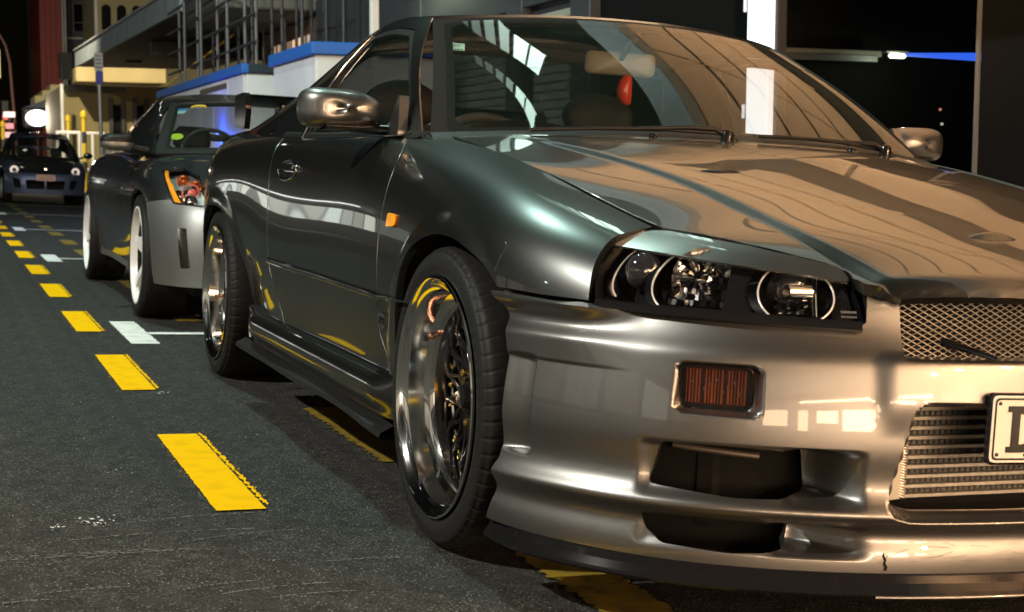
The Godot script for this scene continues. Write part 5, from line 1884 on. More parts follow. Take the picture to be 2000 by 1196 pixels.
func build_headlights(car: Node3D) -> void:
	var shape := round_poly(pts([0.866, 0.706, 0.945, 0.690, 0.960, 0.664, 0.928, 0.614, 0.897, 0.571, 0.65, 0.563, 0.396, 0.556, 0.388, 0.562, 0.392, 0.590, 0.400, 0.631, 0.416, 0.656, 0.605, 0.686]), 0.012, 4)
	var clear := round_poly(pts([0.90, 0.664, 0.945, 0.672, 0.945, 0.655, 0.915, 0.610, 0.885, 0.574, 0.65, 0.569, 0.404, 0.562, 0.402, 0.590, 0.406, 0.629, 0.56, 0.645, 0.797, 0.664]), 0.008, 4)
	var lid := round_poly(pts([0.955, 0.672, 0.948, 0.690, 0.866, 0.705, 0.605, 0.684, 0.418, 0.655, 0.401, 0.631, 0.56, 0.645, 0.80, 0.663]), 0.010, 4)
	for s in [-1.0, 1.0]:
		var hl := Node3D.new()
		hl.name = "headlight"
		car.add_child(hl, true)
		var one := MB.new()
		one.sheet(func(q: Vector2) -> Vector3: return lens_pt(Vector2(q.x * s, q.y), 0.085), shape, [], Vector2(0.02, 0.02), -s, 0.0)
		for i in shape.size():
			var a := shape[i]
			var b := shape[(i + 1) % shape.size()]
			one.quad(lens_pt(Vector2(a.x * s, a.y), 0.004), lens_pt(Vector2(b.x * s, b.y), 0.004), lens_pt(Vector2(b.x * s, b.y), 0.086), lens_pt(Vector2(a.x * s, a.y), 0.086))
		part("lamp_housing", one, gloss_black, hl)
		# lower black rim
		one = MB.new()
		one.sheet(func(q: Vector2) -> Vector3: return lens_pt(Vector2(q.x * s, q.y), 0.002), pts([0.900, 0.576, 0.897, 0.562, 0.65, 0.558, 0.392, 0.552, 0.392, 0.566, 0.65, 0.574]), [], Vector2(0.02, 0.01), -s, 0.01)
		part("lamp_rim", one, gloss_black, hl)
		one = MB.new()
		one.sheet(func(q: Vector2) -> Vector3: return lens_pt(Vector2(q.x * s, q.y), -0.006 + 0.016 * pow(clampf((q.y - 0.66) / 0.04, 0.0, 1.0), 2.0)), lid, [], Vector2(0.012, 0.006), -s, 0.004)
		part("eyelid", one, silver_paint, hl)
		# inner parts: cells are (centre on the lens, radius, depth)
		var cells := [[Vector2(0.845, 0.626), 0.036, 0.045], [Vector2(0.700, 0.618), 0.058, 0.060], [Vector2(0.50, 0.605), 0.044, 0.055]]
		for k in 3:
			var c: Vector2 = cells[k][0]
			var r: float = cells[k][1]
			var ctr := lens_pt(Vector2(c.x * s, c.y), cells[k][2])
			var ahead := Vector3(-s * (0.50 if k == 0 else 0.30 if k == 1 else 0.22), -0.04, 1.0).normalized()
			var bx := Basis(ahead, Vector3.UP, ahead.cross(Vector3.UP).normalized()).orthonormalized()
			var xf := Transform3D(bx, ctr)
			one = MB.new()
			if k == 0:
				# dark glass dome
				var prof := PackedVector2Array()
				for i in 9:
					var t := PI / 2 * i / 8.0
					prof.append(Vector2(0.75 * r * sin(t), r * cos(t)))
				one.lathe(prof, 28, xf)
				part("side_lamp", one, dome_glass, hl)
			elif k == 1:
				# facetted bowl with a bulb shield
				for i in 26:
					for j in 4:
						var t0 := TAU * i / 26.0
						var t1 := TAU * (i + 1) / 26.0
						var r0 := r * (0.25 + 0.19 * j)
						var r1 := r * (0.25 + 0.19 * (j + 1))
						var d0 := -0.022 + 0.022 * pow(r0 / r, 2.0)
						var d1 := -0.022 + 0.022 * pow(r1 / r, 2.0)
						var tw := 0.0016 * (((i * 7 + j * 5) % 5) - 2)
						one.quad(xf * Vector3(d0 + tw, r0 * cos(t0), r0 * sin(t0)), xf * Vector3(d0 - tw, r0 * cos(t1), r0 * sin(t1)), xf * Vector3(d1 - tw, r1 * cos(t1), r1 * sin(t1)), xf * Vector3(d1 + tw, r1 * cos(t0), r1 * sin(t0)), ahead)
				part("reflector_bowl", one, chrome, hl)
				one = MB.new()
				one.lathe(pts([-0.02, 0.009, 0.012, 0.009, 0.016, 0.012, 0.022, 0.011, 0.026, 0.0]), 18, xf)
				part("bulb_shield", one, chrome, hl)
			else:
				one = MB.new()
				var prof := pts([-0.03, r])
				for i in 9:
					var t := PI / 2 * i / 8.0
					prof.append(Vector2(-0.01 + 0.010 * sin(t), (r - 0.010) * cos(t)))
				one.lathe(prof, 28, xf)
				part("projector_lens", one, dome_glass, hl)
				one = MB.new()
				one.lathe(pts([-0.034, 0.0, -0.034, 0.014, 0.012, 0.014, 0.014, 0.012, 0.014, 0.0]), 20, Transform3D(Basis(Vector3(s, 0, 0), Vector3(0, 1, 0), Vector3(0, 0, s)), ctr + Vector3(0, 0.002, 0.022)))
				part("bulb_capsule", one, chrome, hl)
		# faceted chrome backing in the two inner cells
		var rng := RandomNumberGenerator.new()
		rng.seed = 77
		for cell in [[0.625, 0.775, 0.572, 0.664, 15, 9], [0.475, 0.545, 0.568, 0.640, 8, 8]]:
			one = MB.new()
			for i in cell[4]:
				for j in cell[5]:
					var u0 := lerpf(cell[0], cell[1], float(i) / cell[4])
					var u1 := lerpf(cell[0], cell[1], (i + 0.96) / cell[4])
					var v0 := lerpf(cell[2], cell[3], float(j) / cell[5])
					var v1 := lerpf(cell[2], cell[3], (j + 0.96) / cell[5])
					var t := func() -> float: return 0.074 - rng.randf() * 0.006
					one.quad(lens_pt(Vector2(u0 * s, v0), t.call()), lens_pt(Vector2(u1 * s, v0), t.call()), lens_pt(Vector2(u1 * s, v1), t.call()), lens_pt(Vector2(u0 * s, v1), t.call()))
			part("facet_reflector", one, chrome_dark, hl)
		# bright strip and bowl at the inner end
		one = MB.new()
		one.tube(PackedVector3Array([lens_pt(Vector2(0.462 * s, 0.640), 0.030), lens_pt(Vector2(0.468 * s, 0.605), 0.036), lens_pt(Vector2(0.470 * s, 0.566), 0.034)]), 0.0055, 8)
		part("chrome_strip", one, chrome, hl)
		one = MB.new()
		one.sheet(func(q: Vector2) -> Vector3: return lens_pt(Vector2(q.x * s, q.y), 0.050 + 0.02 * cos((q.x - 0.44) * 40.0)), ellipse(Vector2(0.44, 0.603), Vector2(0.017, 0.030)), [], Vector2(0.006, 0.008), -s, 0.0)
		part("end_reflector", one, chrome_dark, hl)
		# moulded print on the lens corner
		one = MB.new()
		for k in 9:
			var u := 0.428 - 0.0032 * k
			one.sheet(func(q: Vector2) -> Vector3: return lens_pt(Vector2(q.x * s, q.y), 0.0025), pts([u, 0.5785, u - 0.0022, 0.5785, u - 0.0022, 0.5825, u, 0.5825]), [], Vector2(0.01, 0.01), -s, 0.0)
			one.sheet(func(q: Vector2) -> Vector3: return lens_pt(Vector2(q.x * s, q.y), 0.0025), pts([u, 0.571, u - 0.0018, 0.571, u - 0.0018, 0.5745, u, 0.5745]), [], Vector2(0.01, 0.01), -s, 0.0)
		part("lens_print", one, mat(Color(0.10, 0.10, 0.10), 0.6), hl).set_meta("kind", "stuff")
		# chrome arcs that edge the three cells
		for q in [[Vector2(0.835, 0.628), Vector2(0.060, 0.055), -1.0, 1.0], [Vector2(0.715, 0.618), Vector2(0.085, 0.060), -0.85, 0.75], [Vector2(0.50, 0.605), Vector2(0.078, 0.052), -0.9, 0.85], [Vector2(0.515, 0.605), Vector2(0.082, 0.052), PI - 0.75, PI + 0.9]]:
			one = MB.new()
			one.tube(arc_on_lens(q[0], q[1], q[2], q[3], 0.020, s), 0.0019, 6)
			part("chrome_arc", one, pale_chrome, hl)
			one = MB.new()
			var a := arc_on_lens(q[0], q[1], q[2], q[3], 0.020, s)
			var b := arc_on_lens(q[0], q[1], q[2], q[3], 0.062, s)
			for i in a.size() - 1:
				one.quad(a[i], a[i + 1], b[i + 1], b[i])
			part("cell_wall", one, chrome_dark, hl)
			if q[2] < 0.0 and q[0].x < 0.9:
				one = MB.new()
				var w := arc_on_lens(q[0] + Vector2(0.020, 0.0), q[1], q[2], q[3], 0.026, s)
				for i in a.size() - 1:
					one.quad(a[i], a[i + 1], w[i + 1], w[i])
				part("cell_flange", one, chrome_dark, hl)
		# a black divider between the inner cells
		one = MB.new()
		one.sheet(func(q: Vector2) -> Vector3: return lens_pt(Vector2(q.x * s, q.y), 0.032), pts([0.635, 0.655, 0.645, 0.565, 0.590, 0.565, 0.575, 0.648]), [], Vector2(0.02, 0.02), -s, 0.03)
		part("cell_divider", one, gloss_black, hl)
		one = MB.new()
		one.sheet(func(q: Vector2) -> Vector3: return lens_pt(Vector2(q.x * s, q.y), 0.030), pts([0.432, 0.635, 0.440, 0.56, 0.398, 0.558, 0.406, 0.632]), [], Vector2(0.02, 0.02), -s, 0.03)
		part("cell_end", one, gloss_black, hl)
		one = MB.new()
		one.sheet(func(q: Vector2) -> Vector3: return lens_pt(Vector2(q.x * s, q.y), 0.0), clear, [], Vector2(0.02, 0.012), -s, 0.0)
		part("lamp_cover", one, clear_glass, hl)

func build_cabin(car: Node3D) -> void:
	var one := MB.new()
	var w := PackedVector2Array()
	for i in 13:
		w.append(Vector2(-0.952 + 1.904 * i / 12.0, 0.02))
	for i in 13:
		w.append(Vector2(0.952 - 1.904 * i / 12.0, 0.955 - 0.02 * pow(absf(1.0 - i / 6.0), 4.0)))
	w = round_poly(w, 0.05, 3)
	one.sheet(screen_pt, w, [], Vector2(0.06, 0.06), 1.0, 0.0)
	part("windscreen", one, car_glass, car)
	# black edge band and seal
	one = MB.new()
	var outer := PackedVector2Array([Vector2(-1.0, -0.03), Vector2(1.0, -0.03), Vector2(1.0, 0.992), Vector2(-1.0, 0.992)])
	var inner := round_poly(pts([-0.925, 0.05, 0.925, 0.05, 0.92, 0.925, -0.92, 0.925]), 0.08, 5)
	one.sheet(inset_of(screen_pt, 0.004, 1.0), outer, [inner], Vector2(0.05, 0.04), 1.0, 0.01)
	part("windscreen_seal", one, soot, car)
	# cowl strip and wipers
	one = MB.new()
	one.grid(func(u: float, v: float) -> Vector3: return screen_pt(Vector2(u, -0.05 + 0.06 * v)) + Vector3(0, 0.004 - 0.012 * (1.0 - v), 0.05 * (1.0 - v)), -1.0, 1.0, 30, 0.0, 1.0, 2)
	part("cowl_panel", one, satin_black, car)
	for k in [[0.60, 0.0, 0.10, 0.0], [-0.10, 0.0, -0.70, 0.0]]:
		var wiper := Node3D.new()
		wiper.name = "wiper"
		car.add_child(wiper, true)
		var path := PackedVector3Array()
		for i in 9:
			path.append(screen_pt(Vector2(lerpf(k[0] + 0.10, k[2], i / 8.0), -0.01 + 0.015 * sin(i / 8.0 * PI))) + Vector3(0, 0.012, 0.014))
		one = MB.new()
		one.tube(path, 0.0055, 6)
		part("wiper_blade", one, satin_black, wiper)
		one = MB.new()
		var p := screen_pt(Vector2(k[0], 0.0))
		one.tube(PackedVector3Array([p + Vector3(0.08, -0.012, 0.03), p + Vector3(0.02, 0.020, 0.022), p + Vector3(-0.05, 0.020, 0.018), path[4]]), 0.008, 8, false, 0.005)
		part("wiper_arm", one, satin_black, wiper)
		one = MB.new()
		one.lathe(pts([-0.012, 0.016, 0.012, 0.016, 0.018, 0.012, 0.020, 0.0]), 14, Transform3D(Basis(Vector3(0, 1, 0), Vector3(-1, 0, 0), Vector3(0, 0, 1)), p + Vector3(0.05, 0.0, 0.028)))
		part("wiper_pivot", one, gloss_black, wiper)
	# registration sticker inside the glass
	one = MB.new()
	var st := pts([-0.945, 0.735, -0.872, 0.713, -0.876, 0.645, -0.950, 0.665])
	one.sheet(inset_of(screen_pt, 0.006, 1.0), st, [], Vector2(0.03, 0.03), 1.0, 0.0008)
	var label := part("registration_label", one, label_green, car, "pale green label on the windscreen corner")
	one = MB.new()
	for i in 3:
		var y := 0.712 - i * 0.011
		one.sheet(inset_of(screen_pt, 0.0052, 1.0), pts([-0.932 + 0.006 * i, y + 0.004, -0.888 - 0.004 * i, y - 0.007, -0.888 - 0.004 * i, y - 0.010, -0.932 + 0.006 * i, y + 0.001]), [], Vector2(0.05, 0.05), 1.0, 0.0)
	for i in 5:
		var x := -0.944 + i * 0.013
		one.sheet(inset_of(screen_pt, 0.0052, 1.0), pts([x, 0.675 - 0.0035 * i, x + 0.009, 0.672 - 0.0035 * i, x + 0.009, 0.663 - 0.0035 * i, x, 0.666 - 0.0035 * i]), [], Vector2(0.05, 0.05), 1.0, 0.0)
	part("label_print", one, ink, label)
	# pillars
	pair("windscreen_pillar", glass_pt, pts([0.003, -0.02, 0.040, -0.02, 0.036, 0.3, 0.05, 0.6, 0.10, 0.86, 0.25, 0.905, 0.42, 0.93, 0.60, 1.0, 0.40, 1.0, 0.2, 1.0, 0.0, 1.0, 0.001, 0.5]), Vector2(0.02, 0.05), -1.0, paint, car, 0.005)
	var win := round_poly(pts([0.052, 0.03, 0.045, 0.30, 0.075, 0.62, 0.125, 0.80, 0.25, 0.845, 0.405, 0.872, 0.45, 0.60, 0.49, 0.03]), 0.02, 3)
	var frame_o := pts([0.040, -0.02, 0.036, 0.3, 0.06, 0.62, 0.105, 0.855, 0.25, 0.90, 0.425, 0.93, 0.475, 0.60, 0.515, -0.02])
	pair("window_frame", inset_of(glass_pt, 0.003, -1.0), frame_o, Vector2(0.025, 0.06), -1.0, satin_black, car, 0.02, [win])
	pair("side_window", inset_of(glass_pt, 0.008, -1.0), win, Vector2(0.06, 0.12), -1.0, car_glass, car, 0.0)
	one = MB.new()
	var trim_line := PackedVector3Array()
	for i in 13:
		var t := i / 12.0
		trim_line.append(glass_pt(Vector2(lerpf(0.425, 0.508, t), lerpf(0.925, 0.0, t))) + Vector3(-0.003, 0, 0))
	one.tube(trim_line, 0.0045, 6)
	both("window_trim", one, chrome, car)
	var quarter := round_poly(pts([0.532, 0.03, 0.485, 0.62, 0.450, 0.91, 0.50, 0.945, 0.58, 0.97, 0.66, 0.60, 0.74, 0.03]), 0.02, 3)
	pair("quarter_window", inset_of(glass_pt, 0.004, -1.0), quarter, Vector2(0.05, 0.1), -1.0, privacy_glass, car, 0.0)
	pair("rear_pillar", glass_pt, pts([0.425, 0.935, 0.520, -0.03, 1.0, -0.03, 1.0, 1.0, 0.60, 1.002]), Vector2(0.03, 0.06), -1.0, paint, car, 0.02, [quarter])
	# belt seal along the door top
	one = MB.new()
	var belt := PackedVector3Array()
	for i in 21:
		var q := side_pt(Vector2(lerpf(-0.60, -1.93, i / 20.0), 4.80))
		belt.append(q + Vector3(0.008, 0.004, 0))
	one.tube(belt, 0.011, 8)
	both("belt_seal", one, satin_black, car)
	one = MB.new()
	one.grid(func(u: float, v: float) -> Vector3:
		var a := side_pt(Vector2(lerpf(-0.55, -1.95, u), 4.74))
		var b := glass_pt(Vector2(lerpf(-0.03, 0.64, u), 0.02))
		return a.lerp(b, v) + Vector3(0, 0.002, 0), 0.0, 1.0, 20, 0.0, 1.0, 2)
	both("window_ledge", one, satin_black, car)
	# roof and rear glass
	one = MB.new()
	var rp := PackedVector2Array()
	for i in 13:
		rp.append(Vector2(-1.0 + 2.0 * i / 12.0, 0.003))
	for i in 13:
		rp.append(Vector2(1.0 - 2.0 * i / 12.0, 0.56))
	one.sheet(roof_pt, rp, [], Vector2(0.05, 0.02), 1.0, 0.02)
	part("roof", one, paint, car)
	one = MB.new()
	one.sheet(inset_of(roof_pt, 0.003, 1.0), pts([-1, 0.557, 1, 0.557, 1, 1.0, -1, 1.0]), [round_poly(pts([-0.9, 0.60, 0.9, 0.60, 0.9, 0.95, -0.9, 0.95]), 0.06)], Vector2(0.08, 0.03), 1.0, 0.02)
	part("rear_window_seal", one, paint, car)
	one = MB.new()
	one.sheet(inset_of(roof_pt, 0.008, 1.0), pts([-0.93, 0.58, 0.93, 0.58, 0.93, 0.97, -0.93, 0.97]), [], Vector2(0.1, 0.04), 1.0, 0.0)
	part("rear_window", one, privacy_glass, car)
	# ---- inside
	one = MB.new()
	one.grid(func(u: float, v: float) -> Vector3: return Vector3(0.70 * u, 0.885 - 0.012 * u * u + 0.02 * sin(v * PI) - 0.05 * v * v, lerpf(-0.42 - 0.12 * u * u, -0.92, v)), -1.0, 1.0, 20, 0.0, 1.0, 8)
	one.quad(Vector3(-0.7, 0.86, -0.92), Vector3(0.7, 0.86, -0.92), Vector3(0.7, 0.40, -0.98), Vector3(-0.7, 0.40, -0.98))
	part("dashboard", one, trim_dark, car)
	one = MB.new()
	one.grid(func(u: float, v: float) -> Vector3: return Vector3(-0.37 + 0.20 * cos(u) * v, 0.895 + 0.055 * sin(u) * pow(v, 0.5), -0.78 - 0.10 * (1.0 - v)), 0.0, PI, 14, 0.0, 1.0, 5)
	part("gauge_hood", one, trim_dark, car)
	one = MB.new()
	var rim := PackedVector3Array()
	var tilt := Basis.from_euler(Vector3(-0.42, 0, 0))
	for i in 32:
		var t := TAU * i / 32.0
		rim.append(Vector3(-0.37, 0.80, -1.05) + tilt * Vector3(0.185 * cos(t), 0.185 * sin(t), 0))
	one.tube(rim, 0.015, 8, true)
	var wheel := part("steering_wheel", one, trim_dark, car)
	for a in [PI * 1.5, 0.15, PI - 0.15]:
		one = MB.new()
		one.tube(PackedVector3Array([Vector3(-0.37, 0.80, -1.03), Vector3(-0.37, 0.80, -1.05) + tilt * Vector3(0.18 * cos(a), 0.18 * sin(a), 0)]), 0.014, 6)
		part("wheel_spoke", one, trim_dark, wheel)
	for x in [-0.37, 0.37]:
		var seat := Node3D.new()
		seat.name = "front_seat"
		car.add_child(seat, true)
		one = MB.new()
		one.grid(func(u: float, v: float) -> Vector3:
			var c := cos(u)
			var s := sin(u)
			var wd := lerpf(0.26, 0.215, v) * (1.0 if v < 0.8 else 1.0 - 0.35 * pow((v - 0.8) / 0.2, 2.0))
			return Vector3(x + wd * signf(c) * pow(absf(c), 0.6), lerpf(0.42, 0.96, v), -1.66 - 0.26 * v + 0.085 * signf(s) * pow(absf(s), 0.7) * (1.0 - 0.3 * v)), 0.0, TAU, 28, 0.0, 1.0, 10)
		part("seat_back", one, trim_dark, seat)
		one = MB.new()
		one.grid(func(u: float, v: float) -> Vector3:
			var ph := lerpf(-PI / 2, PI / 2, v)
			return Vector3(x, 1.035, -1.945) + Vector3(0.135 * signf(cos(u)) * pow(absf(cos(u)), 0.7) * cos(ph), 0.085 * sin(ph), 0.055 * signf(sin(u)) * pow(absf(sin(u)), 0.7) * cos(ph)), 0.0, TAU, 24, 0.0, 1.0, 12)
		part("headrest", one, trim_dark, seat)
		one = MB.new()
		one.box(Vector3(x - 0.25, 0.30, -1.72), Vector3(x + 0.25, 0.46, -1.16), 0.05)
		part("seat_cushion", one, trim_dark, seat)
	one = MB.new()
	one.box(Vector3(-0.62, 0.36, -2.62), Vector3(0.62, 0.86, -2.36), 0.08)
	part("rear_seat", one, trim_dark, car)
	one = MB.new()
	one.box(Vector3(-0.70, 0.16, -2.7), Vector3(0.70, 0.30, -0.5), 0.02)
	one.box(Vector3(-0.60, 0.15, -3.6), Vector3(0.60, 0.50, -2.9), 0.02)
	one.box(Vector3(-0.56, 0.16, -0.5), Vector3(0.56, 0.55, 0.62), 0.02)
	one.box(Vector3(-0.70, 0.50, -0.52), Vector3(0.70, 0.84, -0.46), 0.0)
	part("floor_pan", one, soot, car)
	# rear-view mirror on the screen
	var rv := Node3D.new()
	rv.name = "rear_view_mirror"
	car.add_child(rv, true)
	var xf := Transform3D(Basis.from_euler(Vector3(0.05, -0.30, -0.02)), Vector3(-0.005, 1.140, -0.985))
	one = MB.new()
	one.grid(func(u: float, v: float) -> Vector3:
		var q := rounded_rect(0.104, 0.034, 0.022)
		var f := u * q.size()
		var i := int(f) % q.size()
		var e := q[i].lerp(q[(i + 1) % q.size()], f - floor(f))
		return xf * Vector3(e.x * sin(v), e.y * sin(v), 0.022 * cos(v)), 0.0, 1.0, 48, 0.02, PI * 0.5, 8)
	part("mirror_shell", one, mirror_shell, rv)
	one = MB.new()
	one.prism(rounded_rect(0.102, 0.032, 0.02), -0.006, 0.0, xf)
	part("mirror_glass", one, chrome, rv)
	one = MB.new()
	one.tube(PackedVector3Array([xf * Vector3(0, 0.01, 0.015), Vector3(0.002, 1.19, -0.95), screen_pt(Vector2(0.0, 0.90)) + Vector3(0, -0.012, -0.012)]), 0.008, 8)
	part("mirror_stalk", one, satin_black, rv)

func build_tail(car: Node3D) -> void:
	var one := MB.new()
	one.grid(func(u: float, v: float) -> Vector3: return Vector3(0.68 * u, 0.955 + 0.02 * (1.0 - u * u) - 0.03 * v * v, lerpf(-2.80 - 0.1 * (1.0 - u * u), -3.68, v)), -1.0, 1.0, 20, 0.0, 1.0, 8)
	part("boot_lid", one, paint, car)
	one = MB.new()
	one.grid(func(u: float, v: float) -> Vector3: return Vector3(0.715 * u * (1.0 - 0.06 * pow(absf(u), 6.0)), lerpf(0.93, 0.24, v), -3.70 - 0.08 * (1.0 - u * u) - 0.10 * sst(0.35, 0.55, v) + 0.06 * v), -1.0, 1.0, 24, 0.0, 1.0, 12)
	part("rear_bumper", one, paint, car)
	for x in [-0.58, -0.40, 0.40, 0.58]:
		one = MB.new()
		one.lathe(pts([0.0, 0.062, 0.012, 0.058, 0.016, 0.0]), 20, Transform3D(Basis(Vector3(0, 0, -1), Vector3(0, 1, 0), Vector3(1, 0, 0)), Vector3(x, 0.80, -3.76)))
		part("tail_lamp", one, red_lamp, car)
	# rear wing
	var wing := Node3D.new()
	wing.name = "rear_wing"
	car.add_child(wing, true)
	one = MB.new()
	one.grid(func(u: float, v: float) -> Vector3:
		var t := TAU * v
		return Vector3(0.66 * u, 1.085 + 0.012 * sin(t) + 0.02 * cos(t), -3.28 + 0.10 * cos(t)), -1.0, 1.0, 12, 0.0, 1.0, 20)
	part("wing_blade", one, paint, wing)
	for s in [-1.0, 1.0]:
		one = MB.new()
		one.prism(round_poly(pts([-0.13, -0.085, 0.10, -0.10, 0.13, 0.0, 0.09, 0.055, -0.12, 0.05]), 0.03, 4), -0.012, 0.012, Transform3D(Basis(Vector3(0, 0, 1), Vector3(0, 1, 0), Vector3(-1, 0, 0)), Vector3(s * 0.665, 1.06, -3.28)))
		part("wing_endplate", one, gloss_black, wing)
		one = MB.new()
		one.box(Vector3(s * 0.50 - 0.015, 0.93, -3.36), Vector3(s * 0.50 + 0.015, 1.08, -3.24), 0.008)
		part("wing_stand", one, paint, wing)

func build_mirrors(car: Node3D) -> void:
	for s in [-1.0, 1.0]:
		var m := Node3D.new()
		m.name = "wing_mirror"
		car.add_child(m, true)
		var one := MB.new()
		# shell: rounded front, flat open back
		one.grid(func(u: float, v: float) -> Vector3:
			var c := cos(u)
			var d := sin(u)
			var ex := 0.52 if c < 0 else 0.66
			var x := 0.108 * signf(c) * pow(absf(c), ex)
			var y := (0.052 if d > 0.0 else 0.050) * signf(d) * pow(absf(d), 0.60)
			y *= 1.0 - 0.10 * (x / 0.108)
			if d > 0.0 and x > 0.02:
				y *= 1.0 - 0.28 * pow((x - 0.02) / 0.088, 2.0)
			var k := sin(v)
			return Vector3(s * (0.888 - x * pow(k, 0.62)), 0.950 + y * pow(k, 0.62) + 0.006 * x, -0.80 + 0.085 * cos(v) + 0.10 * x), 0.0, TAU, 44, 0.0, PI * 0.5, 14, s > 0.0)
		part("mirror_shell", one, silver_paint, m)
		one = MB.new()
		one.grid(func(u: float, v: float) -> Vector3: return Vector3(s * (0.888 - 0.098 * signf(cos(u)) * pow(absf(cos(u)), 0.65) * v), 0.952 + 0.046 * signf(sin(u)) * pow(absf(sin(u)), 0.7) * v, -0.806 + 0.10 * 0.098 * cos(u) * v), 0.0, TAU, 32, 0.0, 1.0, 3)
		part("mirror_glass", one, chrome, m)
		one = MB.new()
		one.grid(func(u: float, v: float) -> Vector3:
			var t := TAU * v
			return Vector3(s * lerpf(0.935, 0.735, u), 0.905 - 0.004 * u + lerpf(0.010, 0.016, u) * sin(t), -0.775 + 0.03 * u + 0.035 * cos(t)), 0.0, 1.0, 8, 0.0, 1.0, 16)
		part("mirror_arm", one, paint, m)
		# triangular base on the door
		one = MB.new()
		var foot := pts([-0.055, 0.0, 0.062, 0.0, 0.062, 0.012, 0.022, 0.105, 0.010, 0.105, -0.045, 0.022])
		one.prism(round_poly(foot, 0.008, 3), -0.012, 0.012, Transform3D(Basis(Vector3(0, 0, s), Vector3(-s * 0.16, 1.0, 0).normalized(), Vector3(-1, 0, 0)) if s > 0 else Basis(Vector3(0, 0, 1), Vector3(0.16, 1.0, 0).normalized(), Vector3(-1, 0, 0)), Vector3(s * 0.765, 0.885, -0.70)))
		part("mirror_foot", one, silver_paint, m)

func tyre_profile(r: float, rim: float, w: float) -> PackedVector2Array:
	# (along the axle, radius), outer side first
	return smooth_line(pts([w * 0.40, rim, w * 0.475, rim + 0.006, w * 0.51, rim + (r - rim) * 0.38, w * 0.495, rim + (r - rim) * 0.75, w * 0.455, r - 0.010, w * 0.40, r - 0.002, w * 0.2, r, -w * 0.2, r, -w * 0.40, r - 0.002, -w * 0.455, r - 0.010, -w * 0.51, rim + (r - rim) * 0.38, -w * 0.475, rim + 0.006, -w * 0.40, rim]), 3)

func tyre(r: float, rim: float, w: float, seg: int) -> MB:
	var prof := tyre_profile(r, rim, w)
	prof.reverse()
	var m := MB.new()
	var n := prof.size()
	m.grid(func(u: float, v: float) -> Vector3:
		var f := v * (n - 1)
		var i := mini(int(f), n - 2)
		var q := prof[i].lerp(prof[i + 1], f - i)
		var rr := q.y
		var on := sst(0.30, 0.40, absf(q.x) / w)
		if q.y > r - 0.03:
			# lateral grooves on the shoulder, ring grooves in the middle
			var ph := fposmod(u * 60.0 / TAU + absf(q.x) * 5.0, 1.0)
			if ph < 0.17:
				rr -= 0.0022 * on
			if absf(absf(q.x) / w - 0.16) < 0.022 or absf(q.x) / w < 0.02:
				rr -= 0.005
		elif absf(q.y - (rim + (r - rim) * 0.45)) < 0.008 and q.x > 0:
			var ph2 := fposmod(u * 3.0 / TAU, 1.0)
			if ph2 < 0.42 and fposmod(ph2 * 22.0, 1.0) < 0.6:
				return Vector3(q.x + 0.0012, rr * cos(u), rr * sin(u))
		return Vector3(q.x, rr * cos(u), rr * sin(u)), 0.0, TAU, seg, 0.0, 1.0, (n - 1) * 2)
	return m

